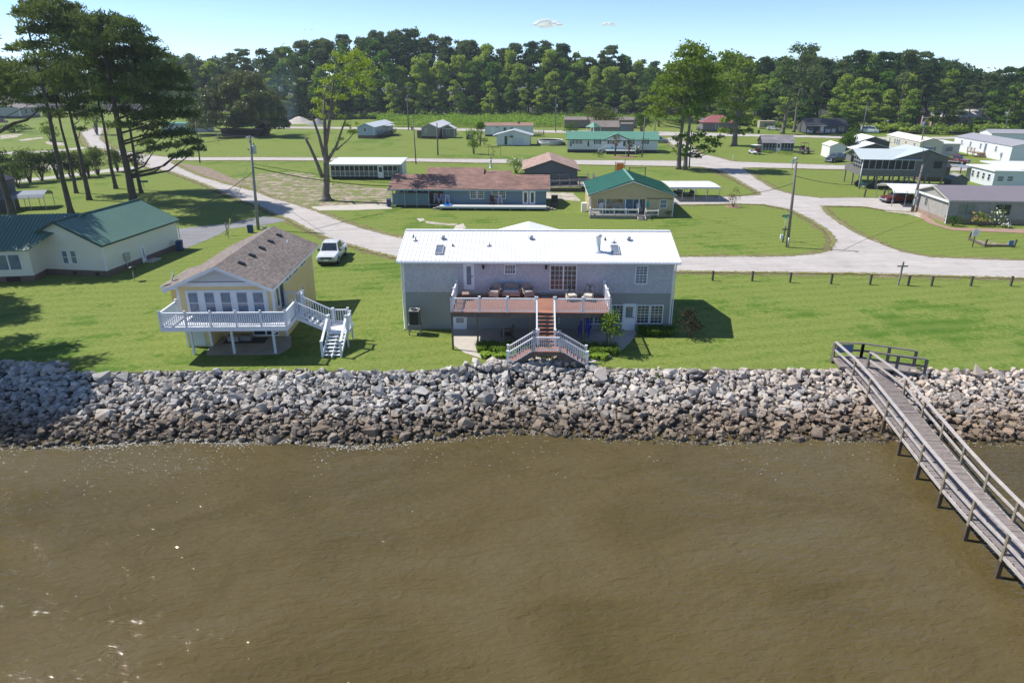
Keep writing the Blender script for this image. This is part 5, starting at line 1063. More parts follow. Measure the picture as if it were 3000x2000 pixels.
MB().beam((3, .2, 2), (5, .2, .2), .08, .12).beam((8, .2, 2), (10, .2, .2), .08, .12).beam((5.4, .2, .2), (7.5, .2, 2), .08, .12).done("brace", WOODG, S.root); MB().tube([(.0, -.1, 5.0), (-.05, -.15, 2.4), (-.05, -.15, .1)], .07, 6).done("downspout", WHITE, S.root)
st = MB()
for i in range(7): st.box(1.0 + i * .3, .5, .2 + i * .26, 1.3 + i * .3, 1.6, .26 + i * .26)
st.done("stair", M("new_wood", (.42, .32, .2), .8, .1), S.root)
t = T("lattice_clutter", "stored blue and white gear in the shade beneath the stilt house", "clutter", S.root.matrix_basis @ Vector((.6, 2.5, 0))); MB().lathe((0, 0, .55), [(.5, -.2), (.55, 0), (.5, .2)], 12, 'y').done("tube_ring", BLACK, t); MB().box(.3, -.5, .0, 1.4, .3, .7).done("cooler", M("teal_cooler", (.2, .5, .6), .5, .1), t)
# carports, brick house and the white cottages on the right
carport("white metal carport sheltering a dark red car by the concrete-block house", (61.5, 97.7), 81, 7.0, 7.0, 2.35, M("white_sheet", (.78, .78, .78), .4, .02, 1, 'ribX', k=.4), 5, .45)
STU = M("pale_stucco", (.34, .32, .30), .9, .14, 2.2, bump=.4, stain=(1.4, .4, (.24, .22, .2))); p = G(2769, 655); h_ = House("block_house", "stuccoed block house with mauve-grey roof at the right edge", "house", (p.x, p.y), 15, 8.6, -4.5, 2.95, .0); h_.walls(STU, 'X', 1.1, z0=.6); h_.skirt(M("tan_brick", (.30, .22, .17), .9, .1, 2, 'brick', k=.08), .6, -.01); h_.roof(M("mauve_roof", (.215, .19, .215), .7, .05, .5, 'ribY', k=.35), 'X', 1.15, .35, .3, .09, trim=M("beige_trim", (.45, .42, .38), .6, .1))
MB().box(-.33, -.38, 2.7, -.3, 9, 2.95).done("barge_board", WHITE, h_.root)
dk_f = M("grey_window_frame", (.28, .30, .30), .6, .1)
for px in ((2812, 600, 2830, 628), (2833, 600, 2851, 628)): h_.opening('window', 'F', px, frame=dk_f, grid=(3, 4), glass=M("pale_green_glass", (.20, .24, .18), .2, .3, 2))  # panes with a paler grey-green base colour
for px in ((2920, 600, 2934, 630), (2939, 600, 2956, 630)): h_.opening('window', 'F', px, frame=dk_f, glass=M("olive_glass", (.035, .04, .02), .1, .3, 2))
h_.opening('window', 'L', uz=(5.6, 1.4, 6.0, 2.3), frame=dk_f); MB().tube([(-.3, -.3, 2.8), (-.08, -.08, 2.5), (-.08, -.08, .1), (-.2, -.4, .05)], .05, 8).done("downspout", WHITE, h_.root)
p = G(2905, 549); h_ = House("white_flat_cottage", "white cottage with flat white roof and a row of four small side windows", "cottage", (p.x, p.y), 5.6, 9.0, -6, 2.6); h_.walls(WSID, None); h_.flat(M("flat_white", (.76, .77, .77), .4, .02, 1), ov=.25, th=.18)
for i in range(4): h_.opening('window', 'L', uz=(1.1 + i * 1.75, 1.0, 1.8 + i * 1.75, 2.0))
for a in ((2924, 517, 2938, 531), (2953, 517, 2966, 531)): h_.opening('window', 'F', a, glass=GLASSB)
MB().box(5.6, 1.5, 0, 14, 9, 2.7).done("side_wing", WSID, h_.root); MB().box(4.5, 1.2, 2.72, 14.2, 14, 2.9).done("wing_roof", MATS["flat_white"], h_.root); MB().box(-1.9, 7.5, 2.3, .5, 12, 2.4).done("awning", GALV, h_.root); MB().box(-1.7, 7.7, 0, -1.55, 7.85, 2.3).done("awning_post", WOODD, h_.root)
p = G(2780, 547); h_ = House("pump_shed", "tiny gabled pump shed with grey shingle roof on the grass", "shed", (p.x, p.y - .3), 2.6, 2.5, -8, 1.25); h_.walls(M("shed_grey", (.21, .20, .18), .9, .15, 2), 'Y', .75); h_.roof(M("shed_roof", (.27, .27, .26), .9, .12, 2), 'Y', .78, .25, .2, .07)
p = G(2712, 531); h_ = House("brown_shed", "plain brown shed with grey roof behind the stilt house", "shed", (p.x - 1, p.y), 4.6, 4, -8, 2.5); h_.walls(M("brown_shed_wall", (.15, .11, .08), .8, .08, 1, 'vsiding', k=.4), 'X', .7); h_.roof(DGREY, 'X', .75, .2, .15, .07)
# mobile homes
p = G(2688, 460); h_ = House("cream_mobile_home", "cream mobile home seen end on, with one large shuttered window", "mobile home", (p.x, p.y), 5.0, 21, -8, 3.3, .9); h_.walls(M("cream_mobile", (.56, .53, .44), .6, .03, 1), 'Y', .8, z0=.9); h_.skirt(M("lavender_skirt", (.55, .57, .68), .6, .05), .91); h_.roof(M("cream_roof", (.72, .68, .60), .5, .03, 1), 'Y', .8, .12, .15, .08); h_.opening('window', 'F', (2709, 431, 2732, 446), shut=M("grey_shutter", (.16, .17, .19), .6, .1), glass=GLASSB)
for u in (2.0, 5.5, 7, 8.3, 12.5, 17.5): h_.opening('window', 'L', uz=(21 - u - .9, 1.7, 21 - u, 2.9), glass=GLASSB)
MB().box(5.0, 4, 0, 10.5, 14, 2.6).done("side_room", M("pale_grey_room", (.5, .51, .52), .6, .03), h_.root); MB().box(4.9, 3.6, 2.62, 11, 14.4, 2.78).done("side_room_roof", MATS["flat_white"], h_.root); o = MB(); o.box(7.6, 3.93, 1.0, 9, 3.99, 2.0); o.done("window", GLASSB, h_.root)
p = G(2955, 476); h_ = House("white_mobile_home", "long white mobile home with grey roof and wooden side steps, far right", "mobile home", (p.x, p.y), 8.2, 27, -8, 3.3, .8); h_.walls(M("white_mobile", (.72, .73, .76), .6, .02, 1), 'Y', .9, z0=.8); h_.skirt(MATS["white_mobile"], .81, -.03); h_.roof(M("grey_mobile_roof", (.30, .30, .33), .8, .05, 1), 'Y', .9, .12, .15, .08)
for u in (6, 13.0, 18.0, 22.5): h_.opening('window', 'L', uz=(u, 1.7, u + .8, 2.8), glass=GLASSB)
h_.opening('door', 'L', uz=(10.6, 1.0, 11.5, 3.0), leaf=M("slate_door", (.13, .18, .22), .6, .1), glass=None); o = MB(); o.box(-.3, 3.2, .9, -.02, 3.6, 1.7); o.tube([(-.15, 3.4, 0), (-.15, 3.4, .9)], .05, 6); o.done("electric_meter", GALV, h_.root)
t = T("wooden_steps", "weathered wooden landing and steps at the door of the white mobile home", "steps", h_.root.matrix_basis @ Vector((-2.6, 10.3, 0)), -8); MB().box(0, 0, .85, 2.5, 3.4, .95).done("landing", M("brown_planks", (.30, .21, .14), .8, .15, 3), t); rail(t, (0, 0, .95), (0, 3.4, .95), n=2, mat=MATS["brown_planks"], gap=.4)
for x in (.05, 1.2, 2.3):
    for y in (.05, 3.2): MB().box(x, y, 0, x + .12, y + .12, .85).done("post", MATS["brown_planks"], t)
for i in range(4): MB().box(.6, -1.3 + i * .32, .1 + i * .2, 2.3, -1.0 + i * .32, .16 + i * .2).done("tread", MATS["brown_planks"], t)
p = G(2900, 420); h_ = House("white_shed", "low grey-roofed extension behind the white mobile home", "shed", (p.x, p.y), 11, 7, -8, 2.6); h_.walls(MATS["white_mobile"], 'X', .8); h_.roof(MATS["grey_mobile_roof"], 'X', .85, .2, .2, .1)
p = G(2452, 465); h_ = House("white_storage_shed", "plain white storage shed with cream roof behind a small bushy tree", "shed", (p.x - 1.5, p.y + 1), 3.4, 6.5, -8, 2.6); h_.walls(M("white_shed_wall", (.74, .73, .70), .6, .03), 'Y', .7); h_.roof(MATS["cream_roof"], 'Y', .7, .15, .15, .08)
for i, (px, py, w_, d, lb) in enumerate(((2505, 450, 7.5, 9, "white metal-roofed shed behind the stilt house, farther of two"), (2500, 466, 8, 6, "low white metal roof of the shed just behind the stilt house"))):
    p = G(px, py); h_ = House("metal_roofed_shed", lb, "shed", (p.x, p.y), w_, d, -8, 2.7 if not i else 2.2); h_.walls(DGREY, 'Y', 1.1); h_.roof(MATS["flat_white"], 'Y', 1.2, .5, .4, .08)
p = G(2365, 395); h_ = House("dark_cabin", "dark run-down cabin under the trees beyond the back street", "cabin", (p.x + 1, p.y + 4), 13, 9, -4, 2.7, .3); h_.walls(M("dark_cabin_wall", (.10, .105, .11), .8, .15, .6, 'siding', k=.3), 'X', 1.6); h_.roof(DGREY, 'X', 1.8, .5, .4, .1); h_.opening('panel', 'F', uz=(2.6, .2, 3.6, 2.3), leaf=SCREEN, name="doorway"); h_.opening('panel', 'F', uz=(4.5, .3, 5.6, 2.5), leaf=WHITE, name="white_panel"); h_.opening('panel', 'F', uz=(6.2, .4, 7.8, 1.5), leaf=MATS["pale_grey_room"], name="grey_panel"); h_.opening('panel', 'F', uz=(8.2, .4, 9.4, 1.6), leaf=MATS["pale_grey_room"], name="grey_panel"); h_.opening('window', 'F', uz=(10.6, 1.1, 11.8, 2.1)); MB().box(.0, -1.8, 2.5, 6, 0, 2.6).done("porch_roof", GALV, h_.root)
p = G(2580, 386); h_ = House("tool_shed", "dark tool shed with shiny tin roof under the pines", "shed", (p.x, p.y), 5.5, 4.5, -10, 2.2); h_.walls(M("tool_shed_wall", (.09, .085, .08), .9, .1), 'Y', 1.6); h_.roof(GALV, 'Y', 1.6, .3, .3, .06)
p = G(2224, 378); h_ = House("small_camper", "small boxy white and brown camper parked on grass by the wood", "camper", (p.x, p.y), 5.6, 3, -4, 2.6, .5); h_.walls(M("camper_wall", (.42, .36, .27), .6, .1, .5), None, z0=.4); h_.flat(M("camper_roof", (.55, .45, .38), .6, .05), ov=.05, th=.1); MB().box(1.5, -.03, .8, 4.8, 0, 1.9).done("side_panel", M("camper_band", (.18, .19, .13), .6, .1), h_.root)
p = G(2944, 384); h_ = House("white_villa", "white house with grey hipped roof behind the pines, far right", "house", (p.x, p.y), 17, 10, -8, 4.6, .3); h_.walls(M("villa_wall", (.45, .48, .52), .6, .03), 'X', 1.5); h_.roof(M("villa_roof", (.26, .27, .29), .8, .05), 'X', 2.8, .4, .4, .1); h_.opening('panel', 'F', uz=(1.5, 2.2, 9, 4.0), leaf=SCREEN, name="porch_opening"); MB().box(-2.5, -1.5, .2, -1.9, -.9, 2.2).box(.6, -1.5, .2, 1.2, -.9, 2.2).done("white_pillar", WHITE, h_.root)
p = G(2840, 378); h_ = House("hidden_villa", "pink and white house glimpsed between the right-hand pines", "house", (p.x - 14, p.y), 16, 9, -8, 4.2, .3); h_.walls(M("pinkish_wall", (.48, .36, .33), .8, .3, 1.2), 'X', 1.5); h_.roof(M("pale_villa_roof", (.5, .49, .47), .7, .1), 'X', 2.2, .4, .3, .1); h_.opening('window', 'F', uz=(3, 1.5, 4.5, 3)); h_.opening('window', 'F', uz=(10, 1.5, 11.5, 3))
# left far houses
p = G(62, 348); h_ = House("grey_farmhouse", "pale grey house with brown roof beyond the pines at far left", "house", (p.x - 34, p.y - 3), 34, 16, 6, 4.4, 1.0); h_.walls(M("farm_grey", (.34, .36, .36), .6, .05, 1, 'siding', k=.3), 'Y', 2.2, z0=1.0); h_.skirt(BLACK, 1.01); h_.roof(M("farm_roof", (.20, .165, .155), .8, .08), 'Y', 2.3, .4, .4, .1); h_.corners(WHITE, .3, 1, 4.4); h_.opening('window', 'R', uz=(4, 2, 6, 3.8)); h_.opening('window', 'R', uz=(9, 2, 11, 3.8))
p = G(520, 388); h_ = House("teal_roofed_building", "white building with teal eaves glimpsed behind the pine branches", "building", (p.x - 5, p.y), 15, 6, 2, 2.6); h_.walls(M("greyish_white", (.42, .44, .5), .6, .05), None); h_.flat(M("teal_roof", (.10, .30, .30), .5, .05), ov=.4, th=.25)
p = G(655, 400); h_ = House("low_dark_shed", "low dark shed in the shade under the big magnolia", "shed", (p.x - 1, p.y + 1), 12, 4, -2, 1.9); h_.walls(M("very_dark_boards", (.035, .028, .025), .9, .2, 1, 'vsiding', k=.5), None); h_.flat(DGREY, ov=.2)
p = G(752, 394); h_ = House("dark_barn", "small dark barn at the right side of the magnolia", "barn", (p.x, p.y), 3.2, 3.2, -2, 3.2); h_.walls(MATS["very_dark_boards"], 'Y', .8); h_.roof(DGREY, 'Y', .8, .2, .2)
p = G(436, 300); h_ = House("distant_barn", "distant brown-roofed farm building on the horizon field behind the pines", "barn", (p.x, p.y), 40, 18, 3, 5); h_.walls(M("barn_wall", (.35, .33, .32), .8, .05), 'X', 4); h_.roof(M("barn_roof", (.28, .19, .15), .8, .05), 'X', 4.2, .5, .5, .2)
# ---------------------------------------------------------------- vehicles
def loft(sections):
    """sections: (y, half width at sill, half width at shoulder, half width top, z bottom, z shoulder, z top)"""
    v = []; f = []
    for (y, a, b_, c, z0, z1, z2) in sections:
        v += [(-a, y, z0), (-b_, y, z0 + (z1 - z0) * .35), (-b_, y, z1), (-c, y, z2), (c, y, z2), (b_, y, z1), (b_, y, z0 + (z1 - z0) * .35), (a, y, z0)]
    n = len(sections)
    for i in range(n - 1):
        for j in range(8): f.append((i * 8 + j, i * 8 + (j + 1) % 8, (i + 1) * 8 + (j + 1) % 8, (i + 1) * 8 + j))
    f.append(tuple(range(8))); f.append(tuple((n - 1) * 8 + j for j in range(8))[::-1]); return v, f
def car(name, label, cat, loc, rz, col, kind='suv', L=4.7, W=1.9, H=1.7, lower=None, paintname=None):
    t = T(name, label, cat, loc, rz); pm = M(paintname or name + "_paint", col, .22, .03, .5, spec=.6, coat=.6)
    hw = W / 2; zb, zs = .42 if kind in ('pickup', 'truck') else .3, H * .56; y0, y1 = -L / 2, L / 2
    hood = H * .56; e = .06
    if kind in ('pickup', 'truck'): cab = (y0 + L * .26, y0 + L * .36, y0 + L * (.63 if kind == 'pickup' else .55), y0 + L * (.66 if kind == 'pickup' else .58)); tail = H * .60
    elif kind == 'sedan': cab = (y0 + L * .28, y0 + L * .42, y0 + L * .68, y0 + L * .84); tail = H * .60
    elif kind == 'van': cab = (y0 + L * .10, y0 + L * .26, y1 - L * .03, y1 - .02); tail = H * .60
    else: cab = (y0 + L * .26, y0 + L * .40, y1 - L * .08, y1 - .03); tail = H * .60
    secs = [(y0, hw * .84, hw * .88, hw * .80, zb + .12, hood * .72, hood * .84), (y0 + .12, hw * .93, hw * .97, hw * .88, zb, hood * .82, hood * .95), (y0 + L * .13, hw * .96, hw, hw * .92, zb, hood * .88, hood), (cab[0], hw * .97, hw, hw * .93, zb, hood * .93, hood + .05), (cab[3] - .02, hw * .97, hw, hw * .93, zb, tail * .93, tail), (y1 - .15, hw * .96, hw * .99, hw * .92, zb, tail * .92, tail), (y1, hw * .9, hw * .94, hw * .88, zb + .1, tail * .88, tail * .97)]
    if kind in ('pickup', 'truck'): secs = secs[:4] + [(cab[3], hw * .97, hw, hw * .93, zb, tail * .93, tail)]
    v, f = loft(secs); body = MB().add(v, f).done("body", pm, t)
    if kind in ('pickup', 'truck'):
        b = MB()
        for sg in (-1, 1): b.box(sg * hw * .99, cab[3] + .0, zb, sg * hw * .88, y1 - .05, tail)
        b.box(-hw * .88, y1 - .12, zb + .05, hw * .88, y1 - .03, tail * .98); b.box(-hw * .88, cab[3] + .02, zb + .1, hw * .88, y1 - .12, zb + .3); b.done("cargo_bed", pm, t)
        b = MB(); b.box(-hw * .87, cab[3] + .03, zb + .3, hw * .87, y1 - .13, zb + .34); b.done("bed_liner", BLACK, t)
    # cabin
    zc0, zc1 = hood + .0, H; a, b_ = hw * .93, hw * .74
    C = [(-a, cab[0], zc0 + .03), (a, cab[0], zc0 + .03), (a, cab[3], zc0 + .03), (-a, cab[3], zc0 + .03), (-b_, cab[1], zc1), (b_, cab[1], zc1), (b_, cab[2], zc1), (-b_, cab[2], zc1)]
    m = MB(); m.add(C, [(3, 2, 1, 0), (0, 1, 5, 4), (1, 2, 6, 5), (2, 3, 7, 6), (3, 0, 4, 7)]); m.add([(-b_, cab[1], zc1), (b_, cab[1], zc1), (b_, cab[2], zc1), (-b_, cab[2], zc1), (-b_ * .9, cab[1] + .12, zc1 + .035), (b_ * .9, cab[1] + .12, zc1 + .035), (b_ * .9, cab[2] - .12, zc1 + .035), (-b_ * .9, cab[2] - .12, zc1 + .035)], [(4, 5, 6, 7), (0, 1, 5, 4), (1, 2, 6, 5), (2, 3, 7, 6), (3, 0, 4, 7)]); m.done("cabin", pm, t)
    def pane(nm, i, u0, u1, v0, v1):
        P = [Vector(C[k]) for k in i]; q = lambda u, w: (P[0].lerp(P[1], u)).lerp(P[3].lerp(P[2], u), w)
        nn = (P[1] - P[0]).cross(P[3] - P[0]).normalized() * .012; cc = sum(P, Vector()) / 4
        if nn.dot(cc - Vector((0, (cab[0] + cab[3]) / 2, zc0 + .2))) < 0: nn = -nn
        g = MB(); pts = [q(u0, v0) + nn, q(u1, v0) + nn, q(u1, v1) + nn, q(u0, v1) + nn]; g.add(pts + [p - nn * .9 for p in pts], [(0, 1, 2, 3), (0, 4, 5, 1), (1, 5, 6, 2), (2, 6, 7, 3), (3, 7, 4, 0)]); g.done(nm, GLASS, t)
    pane("windscreen", (0, 1, 5, 4), .07, .93, .12, .92); pane("rear_window", (3, 2, 6, 7), .1, .9, .25, .9)
    nw = 1 if kind == 'truck' else 2
    for s_ in (1, 3):
        idx = (1, 2, 6, 5) if s_ == 1 else (0, 3, 7, 4)
        for k in range(nw): pane("side_window", idx, .06 + k * (.9 / nw), .06 + (k + 1) * (.9 / nw) - .05, .18, .88)
    wy = (y0 + L * .17, y1 - L * .2); wr_ = .39 if kind in ('pickup', 'truck') else .33
    for sg in (-1, 1):
        for y in wy:
            w_ = MB(); w_.lathe((sg * (hw - .09), y, wr_), [(wr_ * .55, -.12), (wr_ * .97, -.11), (wr_, -.06), (wr_, .06), (wr_ * .97, .11), (wr_ * .62, .12)], 18, 'x'); o = w_.done("wheel", RUBBER, t)
            r_ = MB(); r_.lathe((sg * (hw - .09), y, wr_), [(.03, .118 * sg), (wr_ * .6, .122 * sg)], 14, 'x'); r_.done("rim", GALV, o)
            aw = MB(); aw.lathe((sg * (hw - .0), y, wr_ + .02), [(wr_ * 1.13, -.015), (wr_ * 1.13, .006), (.02, .006)], 16, 'x'); aw.done("wheel_arch", BLACK, t)
        l = MB(); l.box(sg * hw * .58, y0 - .015, hood * .66, sg * hw * .84, y0 + .06, hood * .83); l.done("headlight", M("headlight_glass", (.5, .52, .52), .15, .1, spec=.8), t)
        l = MB(); l.box(sg * hw * .76, y1 - .06, tail * .62, sg * hw * .9, y1 + .012, tail * .9); l.done("tail_light", M("red_lamp", (.35, .01, .01), .3, .05), t)
        mm = MB(); mm.box(sg * (a + .02), cab[0] + .18, zc0 + .08, sg * (a + .24), cab[0] + .30, zc0 + .26); mm.done("wing_mirror", BLACK if col[0] > .5 else pm, t)
    gr = MB(); gr.box(-hw * .56, y0 - .02, hood * .60, hw * .56, y0 + .03, hood * .84); gr.done("grille", BLACK, t)
    bp = MB(); bp.box(-hw * .93, y0 - .09, zb + .06, hw * .93, y0 + .08, zb + .26); bp.done("front_bumper", lower or GALV, t); bp = MB(); bp.box(-hw * .9, y1 - .04, zb + .04, hw * .9, y1 + .09, zb + .24); bp.done("rear_bumper", lower or GALV, t)
    if lower:
        sk = MB()
        for sg in (-1, 1): sk.box(sg * (hw + .004), y0 + L * .28, zb, sg * (hw - .05), y1 - L * .31, zb + .2)
        sk.done("side_skirt", lower, t)
    MB().box(-hw * .85, y0 + .1, .22, hw * .85, y1 - .15, zb + .06).done("underbody", BLACK, t)
    return t
tw = car("pickup_truck", "white crew cab pickup truck parked on grass beside the yellow house", "pickup truck", (-18.4, 68.5), 1.5, (.72, .74, .77), 'pickup', 5.6, 2.02, 1.93, paintname="white_car_paint")
MB().box(-.22, -2.92, .55, .22, -2.9, .68).done("licence_plate", WHITE, tw); MB().cbox((0, -2.83, .8), (1.1, .02, .03)).done("grille_bar", GALV, tw); MB().lathe((0, -2.83, .8), [(.01, -.012), (.11, -.012), (.11, 0)], 14, 'y').done("badge", M("blue_badge", (.02, .06, .2), .4, .05), tw)
p = G(1955, 424); car("grey_suv", "grey sport utility car parked behind the green-roofed white house", "car", (p.x - 1.2, p.y + 5), 80, (.22, .25, .27), 'suv', 4.9, 1.9, 1.75)
p = G(2450, 476); car("dark_suv", "dark navy sport utility car parked on the lawn by the stilt house", "car", (p.x, p.y + 1), -55, (.012, .016, .03), 'suv', 5.2, 2.0, 1.85)
p = G(2801, 480); car("red_pickup", "dark red pickup truck with silver lower trim outside the cream mobile home", "pickup truck", (p.x, p.y + .6), 38, (.19, .022, .03), 'truck', 5.4, 1.95, 1.8, lower=GALV)
car("red_car", "dark red pickup truck parked under the white metal carport", "pickup truck", (57.6, 102.3), -82, (.13, .012, .015), 'pickup', 5.4, 1.9, 1.7)
p = G(2368, 391); car("silver_car", "silver hatchback parked by the dark cabin", "car", (p.x, p.y), 170, (.38, .42, .48), 'suv', 4.5, 1.85, 1.6)
p = G(2395, 391); car("orange_car", "orange saloon car parked next to the silver hatchback", "car", (p.x, p.y), 165, (.62, .20, .03), 'sedan', 4.6, 1.85, 1.45)
p = G(2546, 391); car("service_van", "white and blue van parked beyond the white sheds", "van", (p.x, p.y), 60, (.62, .66, .68), 'van', 5.6, 2.0, 2.3, lower=M("teal_band", (.03, .14, .22), .4, .05))
p = G(2062, 382); car("white_pickup", "white pickup truck parked in front of the red-roofed house", "pickup truck", (p.x, p.y), 80, (.6, .64, .7), 'truck', 5.6, 1.95, 1.9)
p = G(2265, 382); car("white_camper_shell", "low white covered car body on the grass by the boxy camper", "car", (p.x, p.y), 60, (.66, .66, .64), 'suv', 4.3, 1.8, 1.3)
p = G(5, 360); car("dark_red_car", "small dark red car at the left edge beyond the pines", "car", (p.x, p.y), 90, (.12, .02, .03), 'suv', 4.6, 1.8, 1.5)
def buggy(name, label, cat, loc, rz, body, seatc, roofc, open_roof=True):
    t = T(name, label, cat, loc, rz)
    b = MB(); v, f = loft([(-1.2, .45, .55, .45, .3, .6, .72), (-.75, .55, .6, .5, .25, .75, .95), (-.6, .55, .6, .55, .25, .4, .45), (.1, .55, .6, .55, .25, .4, .45), (.15, .55, .6, .55, .25, .62, .7), (1.1, .5, .58, .5, .3, .62, .7)]); b.add(v, f).done("body", body, t)
    MB().box(-.5, .15, .7, .5, .65, .82).box(-.5, .62, .8, .5, .74, 1.2).done("seat", seatc, t)
    for x in (-.52, .52):
        MB().beam((x, -.75, .9), (x, -.45, 1.85), .04, .04).done("roof_post", BLACK, t); MB().beam((x, .8, .7), (x, .75, 1.85), .04, .04).done("roof_post", BLACK, t)
        for y in (-.85, .75): MB().lathe((x, y, .24), [(.12, -.1), (.24, -.09), (.24, .09), (.12, .1)], 14, 'x').done("wheel", RUBBER, t)
    MB().box(-.62, -.7, 1.85, .62, 1.0, 1.92).done("roof", roofc, t); MB().tube([(-.25, -.4, .8), (-.25, -.25, 1.05)], .02, 6).lathe((-.25, -.24, 1.06), [(.15, -.01), (.17, .01)], 12).done("steering_wheel", BLACK, t); MB().box(-.4, 1.0, .5, .4, 1.25, .75).done("rear_basket", BLACK, t); return t
p = G(2211, 452); buggy("golf_cart", "white and red golf cart standing left of the screened cottage", "golf cart", p, 200, M("white_cart", (.65, .66, .67), .4, .1), M("red_seat", (.3, .03, .03), .6, .1), WHITE).scale = (1.25, 1.25, 1.15)
p = G(2003, 573); buggy("utility_cart", "dark buggy parked in the shade of the flat white carport", "buggy", p, 75, M("dark_cart", (.02, .025, .035), .4, .1), BLACK, BLACK).scale = (1.3, 1.3, 1.0)
p = G(2358, 451); t = T("utility_trailer", "open metal trailer carrying maroon and white gear beside the screened cottage", "trailer", p, -70)
MB().box(-.9, -2, .5, .9, 2, .62).done("trailer_bed", DGREY, t); MB().beam((0, -2, .5), (0, -3.4, .4), .1, .1).done("hitch", GALV, t)
for x in (-.95, .95): MB().lathe((x, .2, .32), [(.1, -.1), (.32, -.1), (.32, .1), (.1, .1)], 14, 'x').done("wheel", RUBBER, t); rail(t, (x * .93, -2, .62), (x * .93, 2, .62), h=.5, n=3, mat=GALV, gap=99, pw=.06, cap=.06)
p = G(2350, 450); buggy("side_by_side_buggy", "maroon buggy loaded on the open trailer", "buggy", (p.x + .3, p.y - .2, .62), 15, M("maroon_cart", (.10, .02, .035), .4, .1), BLACK, M("maroon_top", (.10, .03, .045), .6, .1))
# ---------------------------------------------------------------- poles and wires
def pole(label, base, top, r0=.16, tr=None, arm=False, lamp=False, meter=None, name="utility_pole", mat=POLE, guard=False):
    b = G(*base); tp = PY(top[0], top[1], b.y); t = T(name, label, "utility pole", b); o = Vector((tp.x - b.x, 0, tp.z))
    o.x *= .9
    MB().tube([(0, 0, 0), o * .5, o], [r0, r0 * .85, r0 * .65], 10).done("pole", mat, t)
    q = lambda k: o * k
    if tr:
        c = q(tr[1]) + Vector((tr[0] * .42, -.1, 0)); MB().lathe(c, [(.02, -.5), (.24, -.48), (.24, .35), (.26, .37), (.2, .45), (.02, .48)], 14).done("transformer", M("transformer_grey", (.42, .50, .56), .4, .05), t); MB().lathe(c + Vector((0, 0, .48)), [(.05, 0), (.03, .1), (.06, .15), (.02, .3)], 8).done("bushing", DGREY, t); MB().box(min(0, c.x), -.04, c.z - .05, max(0, c.x), .04, c.z + .05).done("bracket", DGREY, t)
    if arm:
        for s_ in (-1, 1): MB().tube([q(.985), q(.985) + Vector((s_ * .25, 0, .0)), q(.985) + Vector((s_ * .5, 0, -.06))], [.03, .06, .05], 8).done("insulator", M("porcelain", (.55, .57, .6), .3, .05), t)
    if lamp: MB().tube([q(.97), q(1.0) + Vector((-.1, 0, .4))], .035, 6).done("lamp_arm", GALV, t); MB().lathe(q(1.0) + Vector((-.12, -.1, .35)), [(.02, .18), (.16, .12), (.24, 0), (.18, -.05)], 12).done("lamp_head", GALV, t)
    if meter: MB().box(-.14, -r0 - .24, meter, .2, -r0, meter + .9).box(-.2, -r0 - .2, meter - 1.1, .22, -r0, meter - .25).done("meter_box", M("meter_grey", (.36, .42, .44), .5, .05), t)
    if guard: MB().tube([(-.02, -.2, 0), (-.02, -.2, 1.1)], .1, 8).done("cable_guard", GALV, t)
    return b + o
W1 = pole("tall utility pole with round grey transformer behind the yellow house", (757, 673), (733, 398), .19, tr=(1.0, .86), arm=True, mat=POLEG)
W13 = pole("dark utility pole beside the lane bend, under the pine branches", (586, 478), (574, 357), .16)
W2 = pole("tall utility pole with small left-hand transformer before the green field", (1197, 381), (1193, 278), .2, tr=(-1, .86))
W3 = pole("thin dark pole standing at the cross street, left of the bare stub pole", (1219, 481), (1210, 349), .13)
pole("bare wooden stub pole without wires on the lawn before the beige mobile home", (1283, 455), (1280, 360), .19)
W5 = pole("thin utility pole right of the white trailer home before the green field", (1628, 388), (1628, 288), .17, tr=(1, .78))
W6 = pole("utility pole standing before the right end of the green-roofed white house", (1881, 460), (1890, 342), .15)
W7 = pole("leaning utility pole with street lamp and grey cable guard at the road junction", (2306, 724), (2332, 475), .17, lamp=True, guard=True)
W8 = pole("utility pole with grey meter boxes beside the stuccoed block house", (2672, 621), (2704, 483), .2, meter=2.1)
W9 = pole("utility pole rising between the stilt house and the cream mobile home", (2692, 458), (2713, 343), .17, tr=(-1, .82), arm=True)
W10 = pole("tall utility pole beside the white and blue van", (2525, 391), (2543, 302), .2, tr=(1, .8))
W11 = pole("utility pole on the grass behind the white mobile home, far right", (2941, 400), (2957, 320), .18, tr=(-1, .8))
W14 = pole("dark pole standing between the side street and the twin-trunk tree", (2019, 492), (2026, 380), .15)
W15 = pole("pale utility pole at the street behind the green-roofed white house", (1918, 384), (1922, 348), .16)
pole("thin pole between the white sheds and the stilt house roof", (2536, 430), (2543, 376), .09)
wm = M("black_cable", (.03, .03, .03), .6, .05)
def wire(label, a, b, sag, r=.032):
    a = Vector(a); b = Vector(b); pts = []
    for i in range(17): t_ = i / 16; p = a.lerp(b, t_); p.z -= sag * 4 * t_ * (1 - t_); pts.append(p - a)
    o = MB().tube(pts, r, 4).done("overhead_wire", wm); o.location = a; tag(o, label, "wire")
wire("overhead wire from the transformer pole to the pole at the lane bend", W1, W13, .9)
wire("black service cable from the transformer pole to the blue-grey house", W1 + Vector((0, 0, -3.6)), hb.root.matrix_basis @ Vector((0, .5, 2.9)), .5, .07)
wire("overhead wire from the transformer pole out over the left edge", W1, Vector((-75, 66, 9.5)), 1.2)
wire("low cable from the transformer pole to the cream house corner", W1 + Vector((0, 0, -4.0)), Vector((-36.5, 73.5, 3.2)), .4)
wire("overhead wire from the small-transformer pole over the field to the next pole", W2, W5, 1.0, .07)
wire("overhead wire from the small-transformer pole leftwards past the magnolia", W2, Vector((-110, 262, 10)), 1.5, .07)
wire("overhead wire along the back street towards the van pole", W5, W10, 2.0, .07)
wire("overhead wire from the van pole to the far right pole", W10, W11, 1.6, .07)
